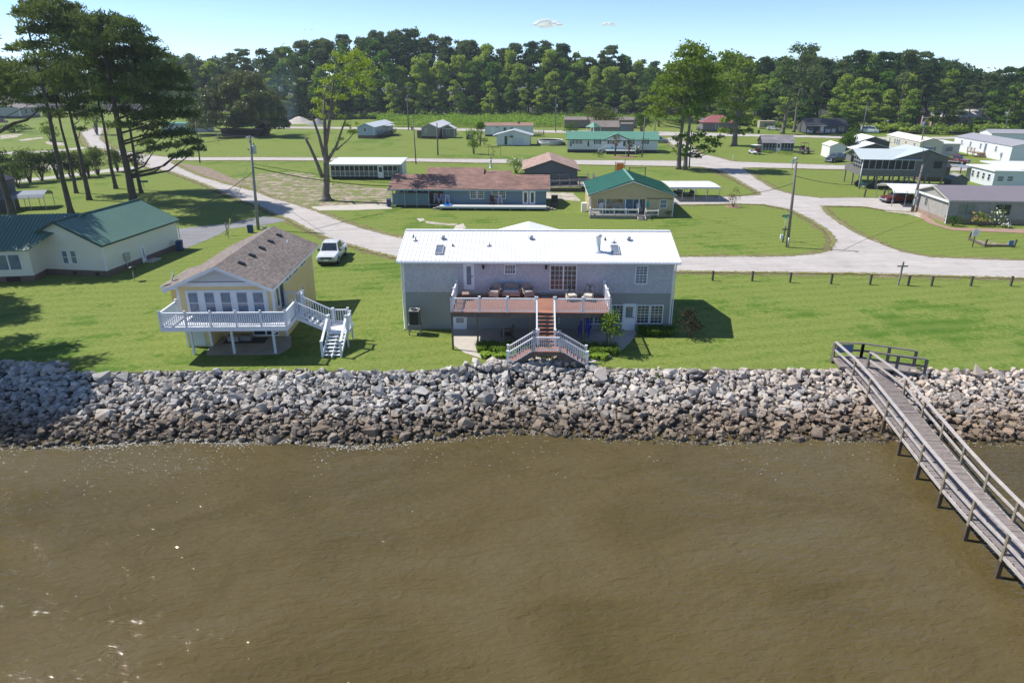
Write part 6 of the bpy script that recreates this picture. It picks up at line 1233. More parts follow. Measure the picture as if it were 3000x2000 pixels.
wire("cable from the junction lamp pole to the meter pole", W7 + Vector((0, 0, -1.4)), W8 + Vector((0, 0, -1.0)), 1.3)
wire("long service cable from the junction lamp pole to the tan house", W7 + Vector((0, 0, -2.2)), ht.root.matrix_basis @ Vector((11.2, 3, 3.2)), 1.2)
wire("overhead wire from the meter pole to the pole by the stilt house", W8, W9, .8)
wire("overhead wire from the stilt house pole over the right edge", W9, Vector((150, 170, 10)), 1.0)
wire("cable from the tan house over the blue-grey roof to the transformer pole", ht.root.matrix_basis @ Vector((0, 3, 3.3)), W1 + Vector((0, 0, -3.2)), 1.3)
# small poles, stakes and signs
g = G(668, 697); t = T("guy_marker", "yellow plastic guy wire marker leaning behind the yellow house", "guy marker", g); MB().tube([(0, 0, 0), (.55, 0, 2.3)], .04, 6).done("sleeve", M("yellow_plastic", (.6, .42, .03), .5, .05), t); MB().tube([(.55, 0, 2.3), (3.4, 0, 8)], .015, 4).done("guy_wire", wm, t)
t = T("leaning_posts", "two pale crossed posts leaning on the grass before the asphalt drive", "post", G(668, 690)); MB().beam((0, 0, 0), (-.15, .1, 1.5), .12, .12).done("post", CONC, t); MB().beam((-.35, 0, 0), (.55, .2, 1.9), .09, .09).done("leaning_post", CONC, t)
p = PY(752, 672, 81.5); t = T("electrical_cabinet", "dark blue cabinet and small box at the foot of the transformer pole", "cabinet", (p.x - .6, 81, 0)); MB().box(-.35, 0, 0, .25, .4, .95).done("cabinet", BINB, t); MB().box(1.5, 0, 0, 1.9, .4, .8).done("box", GALV, t)
# street name sign at the junction
t = T("street_sign", "green street name sign on a thin post beside the junction lamp pole", "street sign", (*G(2292, 707).xy, 0), 5)
MB().tube([(0, 0, 0), (0, 0, 2.75)], .03, 6).done("post", GALV, t); MB().box(-.45, -.02, 2.78, .55, .02, 3.02).done("name_plate", M("sign_green", (.005, .14, .10), .4, .03), t); MB().box(-.02, -.35, 2.6, .02, .35, 2.76).done("cross_plate", M("sign_green2", (.02, .30, .20), .4, .03), t)
def text(s_, size, loc, mat, parent, rot=(90, 0, 0), name="lettering"):
    c = bpy.data.curves.new(name, 'FONT'); c.body = s_; c.size = size; c.extrude = .002; c.align_x = 'CENTER'; c.align_y = 'CENTER'; c.materials.append(mat)
    o0 = bpy.data.objects.new(name, c); me = bpy.data.meshes.new_from_object(o0); bpy.data.objects.remove(o0); me.name = name
    o = bpy.data.objects.new(name, me); COL.objects.link(o); o.parent = parent; o.location = loc; o.rotation_euler = tuple(R(a) for a in rot); return o
text("BEACH DR", .17, (.02, -.026, 2.9), WHITE, t)
t = T("small_cross_sign", "short dark post with cross bar and white box next to the street sign", "post", (*G(2290, 709).xy, 0), 0); t.location.x += .12; MB().beam((0, 0, 0), (.1, 0, 1.75), .1, .1).beam((-.25, 0, 1.45), (.42, 0, 1.45), .07, .14).done("post", WOODD, t); MB().box(-.35, -.1, .35, -.05, .1, .85).done("white_box", WHITE, t)
t = T("wooden_cross", "plain wooden cross standing between rope fence posts at the road", "cross", (*G(2631, 835).xy, 0), 0); MB().beam((0, 0, 0), (.06, 0, 2.15), .12, .12).beam((-.42, 0, 1.75), (.52, 0, 1.75), .1, .12).done("cross", WOODG, t)
t = T("lot_sign", "white notice board on a dark post next to the railed flower bed", "sign", (*G(2848, 723).xy, 0), -4); MB().beam((0, 0, 0), (0, .0, 2.0), .1, .1).done("post", WOODD, t); s_ = MB(); s_.box(-.35, -.09, 1.2, .35, -.055, 1.95); s_.done("board", WHITE, t)
ln = M("red_lettering", (.45, .05, .06), .6, .05)
for i in range(4): MB().box(-.2 + .03 * (i % 2), -.094, 1.72 - i * .11, .2 - .05 * (i % 2), -.091, 1.75 - i * .11).done("lettering", ln, t)
t = T("railed_bed", "bare flower bed framed by low dark rails and short posts", "flower bed", (*G(2838, 702).xy, 0), 0)
q = [G(*a) - G(2838, 702) for a in ((2838, 702), (2884, 723), (2970, 724))]
for a in q: MB().beam((a.x, a.y, 0), (a.x + .1, a.y, .85), .16, .16).done("post", WOODD, t)
MB().beam(q[0] + Vector((0, 0, .15)), q[1] + Vector((0, 0, .15)), .12, .2).beam(q[1] + Vector((0, 0, .15)), q[2] + Vector((0, 0, .15)), .12, .2).done("rail", WOODD, t); MB().box(q[2].x - .7, q[2].y - .1, .25, q[2].x - .2, q[2].y - .06, .75).done("blue_sign", M("blue_sign", (.05, .18, .42), .5, .1), t)
sheet("bed_soil", [(2842, 702), (2890, 706), (2962, 712), (2970, 722), (2890, 722)], DIRT, .02, .1)
t = T("street_notice", "small white sign on a thin post by the cross street", "sign", (*G(2320, 500).xy, 0), 0); MB().tube([(0, 0, 0), (0, 0, 1.6)], .04, 6).done("post", WOODD, t); MB().box(-.3, -.05, 1.3, .3, -.02, 2.2).done("plate", WHITE, t)
t = T("marker_post", "short white marker post on the lawn left of the golf cart", "marker post", (*G(2147, 467).xy, 0)); MB().beam((0, 0, 0), (0, 0, 1.0), .12, .12).done("post", WHITE, t)
t = T("post_lantern", "small white post lantern figure on the lawn left of the weathered timber house", "lantern", (*G(1438, 493).xy, 0)); MB().lathe((0, 0, 0), [(.4, 0), (.3, .1), (.22, .5), (.2, 1.4), (.3, 1.5), (.05, 1.9)], 10).done("body", WHITE, t); MB().lathe((0, 0, 1.9), [(.16, 0), (.16, .25), (.02, .4)], 8).done("cap", M("blue_cap", (.05, .12, .3), .5, .05), t)
t = T("orange_banner", "bright orange panel on a dark timber frame behind the tan house", "banner", (*G(1816, 512).xy, 0)); MB().box(-.75, -.05, .7, .65, .05, 2.1).done("panel", M("orange_panel", (.75, .20, .01), .6, .12, 1.5), t)
for x in (-.95, .85): MB().beam((x, 0, 0), (x, 0, 2.4 + (x > 0) * .5), .1, .1).done("post", WOODD, t)
MB().beam((-.95, 0, 2.2), (.85, 0, 2.2), .08, .08).done("cross_bar", WOODD, t)
t = T("timber_rail", "dark timber rail with end post right of the orange panel", "rail", (*G(1858, 520).xy, 0)); MB().beam((-1, 0, 1.7), (2.0, 0, 1.7), .12, .12).beam((2, 0, 0), (2, 0, 1.9), .14, .14).beam((-1, 0, 0), (-1, 0, 1.9), .14, .14).done("rail", WOODD, t)
t = T("trellis_frame", "thin dark wire frame around a young shrub on the lawn", "trellis", (*G(1431, 457).xy, 0)); MB().tube([(0, 0, 0), (0, 0, 2.3), (2.9, 0, 2.3), (2.9, 0, 0)], .05, 5).done("frame", BLACK, t)
for px, lb, c in ((1373, "dark green cover over a boat or grill behind the small leafy tree", (.02, .03, .025)), (1380, "grey covered round grill next to the dark green cover", (.2, .22, .23))):
    t = MB().lathe((0, 0, 0), [(.7, 0), (.75, 1.2), (.5, 1.7), (.05, 1.85)], 10).done("covered_grill", M("cover%d" % px, c, .7, .1)); t.location = G(px, 409); tag(t, lb, "covered grill")
# rope fence along the road: short posts, one rope thing
fp = [(2087, 822), (2203, 823), (2314, 827), (2434, 832), (2548, 834), (2660, 836), (2728, 838), (2843, 838), (2960, 838)]
P0 = None; tops = []
for i, (x, y) in enumerate(fp):
    p = G(x, y)
    lb = "%s short dark rope fence post from the left along the gravel road" % "first second third fourth fifth sixth seventh eighth ninth".split()[i]
    if P0 is None:
        P0 = T("fence_post", lb, "fence post", p, 0, "rope fence posts along the shore road"); MB().beam((0, 0, 0), (0, 0, .85), .16, .16).done("post", WOODD, P0); MB().cbox((0, 0, .88), (.19, .19, .05)).done("post_cap", BLACK, P0)
    else: dup(P0, p, label=lb)
    tops.append(p + Vector((0, 0, .72)))
rm = MB()
for a, b in zip(tops[:-1], tops[1:]): rm.tube([a.lerp(b, k / 6) + Vector((0, -.09, -.22 * 4 * (k / 6) * (1 - k / 6))) for k in range(7)], .012, 5)
rm.tube([tops[0], tops[0] + Vector((-6, 1, -.1))], .012, 5); tag(rm.done("fence_rope", M("old_rope", (.16, .13, .1), .9, .1)), "thin sagging rope strung between the short fence posts", "rope")
for px, py, lb in ((2532, 577, "short dark bollard left of the white metal carport"), (2588, 577, "short dark bollard by the red truck under the carport")):
    t = MB().beam((0, 0, 0), (.05, 0, 1.2), .2, .2).done("bollard", WOODD); t.location = G(px, py); tag(t, lb, "bollard")
PILE = M("pale_gravel_pile", (.45, .42, .36), .9, .2, 1.5, bump=.5, bs=4)
for px, py, r_, h__, m_, lb in ((877, 361, 7.5, 2.6, PILE, "pale conical gravel pile on the grass beyond the far street"), (930, 366, 4.5, 2.4, M("grey_pile", (.22, .22, .23), .9, .2, 1), "smaller grey rubble pile right of the pale gravel pile")):
    m = MB(); rq = random.Random(px); n = 20; v = [(0, 0, h__)]; f = []
    for k in range(1, 6):
        for j in range(n): a = 6.283 * j / n; q_ = r_ * k / 5 * rq.uniform(.9, 1.1); v.append((q_ * math.cos(a), q_ * .8 * math.sin(a), max(-.1, h__ * (1 - k / 5) ** 1.2 * rq.uniform(.85, 1.15) - .03 * k)))
    for j in range(n): f.append((0, 1 + j, 1 + (j + 1) % n))
    for k in range(4):
        for j in range(n): f.append((1 + k * n + j, 1 + (k + 1) * n + j, 1 + (k + 1) * n + (j + 1) % n, 1 + k * n + (j + 1) % n))
    o = m.add(v, f, True).done("gravel_pile", m_); o.location = G(px, py); tag(o, lb, "gravel pile")
# clothes-line post on the far lawn
t = T("clothes_post", "thin grey clothes post on the lawn before the magnolia", "post", (*G(642, 425).xy, 0)); MB().tube([(0, 0, 0), (0, 0, 3.2)], .06, 5).beam((-.8, 0, 3.1), (.8, 0, 3.1), .08, .08).done("post", GALV, t)
t = T("roadside_sign", "small green sign and white rod on the grass under the pines", "sign", (*G(421, 549).xy, 0)); MB().tube([(0, 0, 0), (-.5, 0, 2.9)], .04, 5).done("rod", WHITE, t); MB().tube([(.1, 0, 0), (.1, 0, .9)], .03, 5).box(-.3, -.03, .8, .9, .03, 1.15).done("plate", M("sign_green3", (.01, .14, .10), .5, .05), t)
# ---------------------------------------------------------------- pier
PIERW = M("pier_planks", (.235, .20, .185), .85, .22, 2.5, bump=.3, stain=(2.2, .4, (.36, .33, .32))); PIERR = M("pier_rail_wood", (.44, .40, .37), .8, .2, 2.5, bump=.3); PIERP = M("pier_post_wood", (.24, .20, .14), .85, .3, 3, bump=.4)
WETP = M("wet_piling_wood", (.10, .075, .05), .6, .35, 3, bump=.4)
pr = T("wooden_pier", "long weathered wooden pier with rails crossing the stones into the river", "pier", (22.0, 41.4, 0)); O = Vector((22.0, 41.4, 0))
stn = [(2529, 1042, .45), (2608, 1114, .1), (2698, 1224, -.35), (2783, 1323, -.42), (2852, 1405, -.42), (2952, 1515, -.42), (3000, 1564, -.42)]
Rp = [G(a, b, z) for a, b, z in stn]; dlast = Vector((-.09, -1, 0)).normalized(); Rp.append(Rp[-1] + dlast * 26)
def along(P, s_):
    acc = 0
    for a, b in zip(P[:-1], P[1:]):
        L_ = (b - a).length
        if acc + L_ >= s_ or b is P[-1]: return a.lerp(b, (s_ - acc) / L_), (b - a).normalized()
        acc += L_
tot = sum((b - a).length for a, b in zip(Rp[:-1], Rp[1:])); WID = 1.9; wid = lambda s_: max(1.6, 1.98 - .02 * s_)
db = MB(); s_ = 0.; rp = random.Random(4)
while s_ < tot:
    c, d = along(Rp, s_); side = Vector((-abs(d.y), d.x * (-1 if d.y < 0 else 1), 0)).normalized(); side = Vector((-1, 0, 0)) if side.x > 0 else side
    j = rp.uniform(-.03, .03); zz = Vector((0, 0, rp.uniform(-.008, .008) + .05 * math.sin(s_ * .35))); db.beam(c + side * (j - .02) - O + zz, c + side * (wid(s_) + j) - O + zz, .135, .045); s_ += .148
db.done("deck_boards", PIERW, pr)
def off_line(k, dz): 
    out = []
    for i in range(0, int(tot / 2.4) + 1):
        c, d = along(Rp, min(i * 2.4, tot - .01)); s2 = Vector((d.y, -d.x, 0)); s2 = s2 if s2.x < 0 else -s2; out.append(c + s2.normalized() * (k if k < 1 else k - WID + wid(i * 2.4)) + Vector((0, 0, dz + .05 * math.sin(i * 2.4 * .35))))
    return out
for nm, k in (("left", WID + .05), ("right", -.07)):
    base = off_line(k, 0)
    if nm == "right":
        d0 = G(2551, 1031, 1.4); base = [Vector((d0.x, d0.y, .37))] + [a for a in base if a.y < d0.y - .9]
    for a in base:
        gz = WZ - 1.2 if a.y < edge_y(a.x) - 6 else bank_z(a.x, a.y) - .3
        if a.y > edge_y(a.x) - .2: gz = 0
        MB().box(a.x - O.x - .06, a.y - O.y - .06, a.z - .3, a.x - O.x + .06, a.y - O.y + .06, a.z + 1.0).done("post", PIERP, pr); MB().box(a.x - O.x - .085, a.y - O.y - .085, gz, a.x - O.x + .085, a.y - O.y + .085, a.z - .29).done("piling", WETP, pr)
    for dz, w_, h_, nm2 in ((1.03, .19, .04, "top_rail"), (.5, .05, .13, "mid_rail"), (-.1, .06, .15, "stringer")):
        rb = MB()
        for a, b in zip(base[:-1], base[1:]): rb.beam(a - O + Vector((0, 0, dz)), b - O + Vector((0, 0, dz)), w_, h_)
        rb.done(nm2, PIERR, pr)
# landward platform with its two rail runs
zt = 1.4
A_, B_, C_, D_, E_ = G(2446, 1003, zt), G(2530, 1006, zt), G(2686, 1028, 1.15), G(2551, 1031, zt), G(2717, 1052, 1.1)
plat = T("pier_platform", "dark wooden landing with railings where the pier meets the lawn", "platform", (21.2, 41.0, 0)); OP = Vector((21.2, 41.0, 0))
DW2 = M("dark_pier_rail", (.16, .145, .14), .85, .2, 3, bump=.3)
fl = MB()
for P4 in ([(A_, zt - 1.02), (B_, zt - 1.02), (D_, zt - 1.02), (D_ + Vector((-1.75, .05, 0)), zt - 1.02)], [(B_, zt - 1.0), (C_, .12), (E_, .12), (D_, zt - 1.0)]):
    v_ = [Vector((p.x, p.y, z)) - OP for p, z in P4]; fl.add(v_ + [q - Vector((0, 0, .12)) for q in v_], [(0, 1, 2, 3), (7, 6, 5, 4), (0, 4, 5, 1), (1, 5, 6, 2), (2, 6, 7, 3), (3, 7, 4, 0)])
fl.done("platform_floor", PIERW, plat)
def prail(a, b, n=2):
    a = a - OP; b = b - OP
    MB().beam(a, b, .22, .05).beam(a - Vector((0, 0, .5)), b - Vector((0, 0, .5)), .05, .14).done("railing", DW2, plat)
    for i in range(n + 1): c = a.lerp(b, i / n); MB().box(c.x - .07, c.y - .07, 0, c.x + .07, c.y + .07, c.z - .03).done("post", DW2, plat)
prail(A_, B_, 1); prail(B_, C_, 2); prail(D_, E_, 2)
q = A_.lerp(B_, .5) - OP; MB().box(q.x - .75, q.y - .06, q.z - .65, q.x + .3, q.y - .02, q.z - .1).done("blue_board", M("blue_board", (.10, .17, .30), .6, .08), plat)
# driftwood log at the far right waterline
t = MB().tube([(0, 0, 0), (1.2, -1.6, -.1), (2.6, -3.3, -.2)], [.17, .15, .13], 8).done("driftwood_log", PIERP); t.location = (28.6, 35.6, -1.25); tag(t, "mossy driftwood log lying in the water at the foot of the stones", "log")
t = MB().tube([(0, 0, 0), (.5, .3, .1), (1.1, .2, .25), (1.6, .5, .35)], [.05, .05, .04, .02], 6).done("driftwood_branch", PIERR); t.location = (-22.5, 36.3, -.55); tag(t, "pale bleached driftwood branch lying on the riprap stones", "driftwood")
# ================================================================ TREES AND PLANTS
PINE = leaf_mat("pine_needles", (.055, .105, .038), (.15, .20, .075), .38, .5)
PINEF = leaf_mat("far_pine_needles", (.065, .12, .05), (.16, .21, .09), .38, .12)
LEAFD = leaf_mat("wood_leaves", (.10, .21, .035), (.34, .44, .09), .45, .11)
LEAFL = leaf_mat("bright_leaves", (.16, .26, .035), (.32, .42, .08), .45, .3)
LEAFM = leaf_mat("tree_leaves", (.075, .15, .02), (.19, .27, .045), .45, .35)
MAGN = leaf_mat("magnolia_leaves", (.085, .125, .04), (.26, .28, .11), .3, .5, spec=.03, third=(.26, .20, .08))
SHRUBM = leaf_mat("shrub_leaves", (.05, .11, .018), (.13, .20, .035), .35, 1.2)
CORN = leaf_mat("field_leaves", (.20, .34, .06), (.38, .50, .14), .5, .25)
rng = np.random.default_rng(11)
def crown(root, cl, mat, dens, size, asp=.55, needle=False, name="crown", parent=None, shell=.45):
    P, Q = clump_leaves(rng, cl, dens, shell); n = len(P); R1 = rng.normal(size=(n, 3)); R2 = rng.normal(size=(n, 3))
    if needle: R2[:, 2] += .5; Nn = R1 + Q * .35; Tn = R2 + Q * .9
    else: Nn = Q * .75 + R1 * .65; Tn = R2
    A = size * rng.uniform(.65, 1.35, n); return quads_obj(name, P, Nn, Tn, A, A * asp, mat, root)
def limbs(mb, trunk, cl, r0, every=1, n=6, rise=.3):
    top = trunk[-1][2]; z0 = trunk[0][2]
    for c in cl[::every]:
        c = Vector(c[:3]); d = math.hypot(c.x, c.y); zz = max(z0 + (top - z0) * .15, min(top * .97, c.z - d * rise - .3)); k = (zz - z0) / (top - z0)
        i = min(len(trunk) - 2, int(k * (len(trunk) - 1))); f_ = k * (len(trunk) - 1) - i; a = Vector(trunk[i]).lerp(Vector(trunk[i + 1]), f_)
        m = a.lerp(c, .55) + Vector((0, 0, -.12 * d)); r = r0 * (1 - .75 * k) * .42; mb.tube([a, m, a.lerp(c, .95)], [r, r * .6, r * .22], n)
def tree(name, label, cat, base, cl, height, r0, mat, dens, size, bark=BARKG, asp=.55, needle=False, lean=(0, 0), every=1, group=None, flare=1.5, shell=.45, rise=.3, extra=None):
    """cl: clumps in the tree's own frame"""
    t = T(name, label, cat, base, 0, group); n = 7
    tr = [(lean[0] * (i / (n - 1)) ** 1.3 + .12 * math.sin(i * 1.7 + base[0]) * (i > 0), lean[1] * i / (n - 1), height * i / (n - 1) - (.1 if i == 0 else 0)) for i in range(n)]
    mb = MB(); mb.tube([tr[0], (tr[1][0] * .15, tr[1][1] * .15, min(.7, height * .08))] + tr[1:], [r0 * flare, r0 * 1.08] + [r0 * (1 - .8 * i / (n - 1)) for i in range(1, n)], 10)
    limbs(mb, tr, cl, r0, every, rise=rise)
    if extra: extra(mb)
    mb.done("trunk", bark, t, fix=False); crown(t, cl, mat, dens, size, asp, needle, shell=shell); return t
PXK = 1.0
def px_clumps(base, Y, lst, dy=2.0, flat=.62, seed=1):
    """clumps surveyed in the photo: (px, py, radius in m), given depth around the trunk's own plane"""
    r_ = random.Random(seed); out = []
    for (x, y, r) in lst:
        yy = Y + r_.uniform(-dy, dy); p = PY(x, y, yy); out.append((p.x - base[0], p.y - base[1], p.z, r * PXK, r * flat * PXK))
    return out
# ---- tall pines at the left
pines = [
 ("leftmost full-height pine of the tall row behind the cream house", (208, 624), 26.3, .36, [(110, 20, 2.2), (150, 8, 2.0), (75, 45, 1.8), (190, 40, 2.0), (130, 60, 2.4), (95, 95, 2.0), (170, 90, 2.6), (60, 140, 1.4), (110, 140, 2.2), (150, 170, 2.4), (225, 60, 2.0), (100, 190, 1.8), (205, 130, 2.6), (60, 35, 1.0), (215, 22, 1.2), (35, 148, .9), (130, 30, 2.0)]),
 ("slender pine just right of the leftmost tall pine", (224, 566), 20, .27, [(130, 225, 2.0), (160, 250, 2.2), (100, 250, 2.0), (190, 220, 2.0), (70, 235, 1.8), (140, 290, 2.0), (175, 300, 1.8), (60, 270, 1.5), (110, 300, 1.4), (150, 330, 1.3)]),
 ("pine with lit brown base in the middle of the tall row", (262, 586), 21, .34, [(200, 200, 2.4), (240, 180, 2.4), (170, 220, 2.2), (225, 240, 2.4), (190, 270, 2.2), (250, 260, 2.0), (140, 235, 2.0), (220, 300, 1.8), (240, 340, 1.4), (165, 340, 1.6), (235, 380, .9), (215, 320, 1.6)]),
 ("pine standing just left of the biggest pine", (340, 553), 21, .31, [(260, 130, 2.4), (290, 100, 2.2), (240, 150, 2.4), (280, 190, 2.6), (310, 160, 2.4), (330, 230, 2.2), (260, 240, 2.4), (300, 290, 2.2), (250, 290, 2.0), (340, 300, 2.0), (285, 330, 1.6)]),
 ("biggest pine with heavy spreading crown and low right-hand limbs", (392, 597), 25, .55, [(280, 65, 2.4), (330, 70, 2.6), (370, 85, 2.4), (240, 80, 2.6), (210, 110, 2.6), (300, 110, 3.0), (350, 120, 2.8), (390, 120, 2.2), (260, 140, 2.8), (320, 160, 3.0), (370, 170, 2.6), (410, 150, 2.2), (440, 150, 2.0), (460, 165, 1.8), (430, 190, 2.4), (470, 200, 2.2), (390, 215, 2.6), (340, 215, 2.8), (290, 200, 2.8), (500, 220, 2.2), (520, 240, 2.0), (450, 235, 2.4), (400, 250, 2.4), (480, 260, 1.8), (350, 270, 2.6), (310, 270, 2.0), (430, 290, 1.8), (460, 300, 2.0), (500, 310, 2.0), (540, 300, 1.6), (520, 340, 2.0), (560, 340, 1.6), (470, 345, 1.6), (430, 380, 1.2), (350, 370, 1.6), (410, 340, 1.4), (480, 400, 1.8), (530, 395, 1.9), (560, 420, 1.7), (500, 430, 1.6), (580, 440, 1.3), (540, 455, 1.3), (510, 460, .9), (430, 420, 1.2), (455, 440, 1.3), (440, 120, 1.3), (378, 68, 1.0), (392, 98, 1.0), (545, 265, 1.2)]),
 ("slim pine right of the biggest pine, near the lane", (414, 565), 19, .29, [(400, 300, 2.0), (430, 265, 2.2), (380, 290, 2.0), (450, 330, 2.0), (360, 330, 2.0), (420, 350, 1.8), (470, 370, 1.8), (390, 370, 1.6), (480, 310, 2.0), (440, 400, 1.2)]),
]
PXK = 1.1
for i, (lb, b, h_, r0, cl) in enumerate(pines):
    bs = G(*b); c = px_clumps(bs, bs.y, cl, 2.6 if i != 4 else 4.0, .55, 20 + i)
    tree("pine_tree", lb, "pine tree", bs, c, h_, r0, PINE, 150, .30, BARK, .27, True, (0.15, 0), 2, None, 1.45, .3, .45)
# crowns reaching in from the left edge
b = G(42, 655); tree("pine_tree", "pine at the left edge beside the dark grey shed, crown at the picture edge", "pine tree", b, px_clumps(b, b.y, [(20, 200, 2.0), (45, 225, 2.0), (10, 240, 2.2), (60, 260, 1.7), (15, 285, 1.8), (-20, 220, 2.4), (-40, 260, 2.4), (-10, 310, 1.6), (80, 240, 1.4), (30, 260, 1.9)], 2.5, .55, 7), 18, .42, PINE, 118, .27, BARK, .26, True, (-.6, 0), 1, None, 1.3, .3, .1)
mb_ = None
b = Vector((-69.5, 91, 0)); t = tree("pine_tree", "pine just out of frame whose bare bent limb reaches in at the left edge", "pine tree", b, px_clumps(b, 91, [(110, 300, 1.2), (85, 290, 1.1), (125, 325, 1.0), (60, 300, 1.1), (-60, 200, 3), (-90, 160, 3), (-50, 260, 2.6), (-110, 230, 3), (-80, 110, 3)], 1.0, .5, 9), 22, .4, PINE, 118, .27, BARK, .26, True, (0, 0), 9, None, 1.3, .3, .1,
    extra=lambda m: m.tube([PY(-60, 420, 91) - b, PY(0, 385, 91) - b, PY(40, 362, 91) - b, PY(78, 352, 91) - b, PY(100, 335, 91) - b, PY(118, 318, 91) - b], [.3, .24, .19, .15, .1, .05], 8))
# a big pine left of the frame by the shore: only its shade shows, on the stones and the cream house lawn
for lb, (x, y), h_, R_ in (("tall shoreline pine left of the picture, shading the riprap stones", (-43.5, 42.5), 20, 6.4), ("second shoreline pine left of the picture, shading the water's edge", (-47, 41.3), 23, 6.2), ("tall pine left of the picture, shading the lawn before the cream house", (-56, 55), 22, 5.0), ("tall pine left of the picture, shading the cream house roof", (-56.5, 67.5), 24, 6.5)):
    r_ = random.Random(int(x)); cl = []
    for i in range(44): a = r_.uniform(0, 6.28); k = r_.random(); rr_ = R_ * math.sqrt(r_.random()) * (1 - .5 * k); cl.append((rr_ * math.cos(a), rr_ * math.sin(a), h_ * (.5 + .5 * k), r_.uniform(1.2, 2.0), r_.uniform(.7, 1.1)))
    tree("pine_tree", lb, "pine tree", (x, y, 0), cl, h_ * .97, .4, PINE, 130, .32, BARK, .28, True, (0, 0), 2, None, 1.4, .3, .1)
PXK = 1.0
# ---- pruned tree with stubs
b = G(957, 588); Yb = b.y
L3 = lambda x, y, dy=0: PY(x, y, Yb + dy) - b
def ex(m):
    for pts, rad in (([(957, 560), (955, 470), (953, 400), (950, 330), (950, 255)], [.42, .36, .28, .2, .1]), ([(945, 520), (930, 480), (908, 430), (895, 405)], [.3, .24, .2, .17]), ([(953, 470), (935, 400), (918, 350), (908, 330)], [.26, .2, .15, .12]), ([(960, 470), (985, 430), (1000, 385), (1020, 330)], [.26, .2, .14, .06]), ([(956, 420), (968, 340), (975, 260), (985, 180), (990, 150)], [.26, .2, .15, .08, .03]), ([(968, 340), (1000, 260), (1030, 200), (1060, 180)], [.14, .1, .07, .03]), ([(950, 270), (975, 235), (995, 200)], [.1, .06, .03]), ([(985, 440), (1020, 410), (1045, 380)], [.12, .08, .04])):
        m.tube([L3(x, y, .3 * i * (-1) ** i) for i, (x, y) in enumerate(pts)], rad, 9)
cl = px_clumps(b, Yb, [(985, 165, 1.0), (1010, 180, 1.4), (1040, 165, 1.5), (1065, 195, 1.6), (1030, 205, 1.5), (965, 200, 1.1), (990, 230, 1.3), (1055, 235, 1.7), (1080, 250, 1.5), (1020, 250, 1.5), (960, 245, 1.3), (940, 270, 1.2), (970, 285, 1.3), (1000, 290, 1.3), (1050, 275, 1.4), (1085, 215, 1.0), (930, 300, 1.1), (950, 320, 1.2), (925, 330, .9), (975, 325, 1.1), (1000, 345, .9), (940, 345, .8), (1015, 370, .9), (1035, 390, 1.0), (1000, 410, .8), (1045, 365, .7), (985, 440, .6), (960, 530, .5), (930, 460, .4), (975, 540, .5), (1070, 180, 1.1)], 2.0, .75, 3)
t = T("pruned_tree", "pale green tree with several cut bare stems on the dirt yard", "tree", b); m = MB(); m.tube([(0, 0, -.1), (0, 0, .4), (0, 0, 1.2), L3(957, 540), L3(957, 500), L3(956, 460)], [1.15, .72, .5, .46, .42, .34], 12)
for a in range(6): q = a * 1.05 + .3; m.tube([(0, 0, .6), (math.cos(q) * .6, math.sin(q) * .6, .2), (math.cos(q) * 1.3, math.sin(q) * 1.3, -.05)], [.3, .2, .06], 6)
ex(m); m.done("trunk", BARKG, t, fix=False); crown(t, cl, LEAFL, 85, .17, .6, shell=.1)
# ---- twin trees and their neighbour right of centre
def big_px(label, bp, h_, r0, lst, mat=LEAFM, dens=46, size=.3, seed=1, dy=3, bark=BARKG, name="broadleaf_tree", lean=(0, 0), flat=.75):
    b = G(*bp); tree(name, label, "tree", b, px_clumps(b, b.y, lst, dy, flat, seed), h_, r0, mat, dens, size, bark, .62, False, lean, 1, None, 1.6, .3, .35)
big_px("left tree of the twin-trunk pair beside the road junction, tallest crown", (1988, 496), 21, .45, [(2020, 145, 2.4), (2050, 155, 2.2), (1995, 165, 2.2), (2035, 180, 2.8), (2000, 195, 2.6), (1975, 205, 2.2), (2060, 190, 2.2), (1950, 235, 2.4), (1980, 240, 2.6), (2020, 225, 2.8), (2050, 235, 2.4), (1930, 265, 2.0), (1960, 275, 2.4), (2000, 270, 2.4), (1910, 295, 1.8), (1940, 300, 2.2), (1975, 310, 2.2), (1920, 325, 2.0), (1900, 335, 1.4), (1995, 335, 1.6), (1935, 340, 1.6), (1985, 360, 1.2), (1980, 410, 1.3), (1990, 430, 1.2), (1975, 445, .9)], seed=4)
big_px("right tree of the twin-trunk pair beside the road junction, with low hanging boughs", (2007, 498), 19, .42, [(2070, 215, 2.2), (2045, 265, 2.4), (2080, 250, 2.4), (2020, 290, 2.2), (2060, 300, 2.4), (2040, 335, 2.0), (2015, 330, 1.8), (2080, 285, 2.2), (2100, 270, 2.0), (2050, 400, 1.6), (2080, 415, 1.5), (2100, 425, 1.3), (2030, 415, 1.5), (2060, 435, 1.4), (2045, 460, 1.0), (2000, 400, 1.4), (2015, 440, 1.3), (2110, 405, 1.1), (2005, 455, .9), (2085, 445, .9), (2095, 210, 1.8), (2030, 310, 2.0)], seed=5)
big_px("large leafy tree behind the twin pair, by the screened cottage", (2151, 428), 23, .7, [(2150, 175, 3.2), (2120, 200, 3.0), (2180, 195, 3.2), (2100, 240, 3.0), (2145, 230, 3.4), (2190, 240, 3.2), (2120, 270, 3.0), (2165, 275, 3.2), (2200, 280, 2.8), (2130, 310, 2.8), (2170, 320, 3.0), (2100, 290, 2.6), (2150, 350, 2.6), (2180, 355, 2.4), (2125, 355, 2.0), (2165, 390, 1.8), (2190, 385, 1.6), (2115, 385, 1.6), (2140, 385, 1.6), (2210, 310, 2.2), (2120, 165, 2.0)], dens=34, size=.38, seed=6, dy=4)
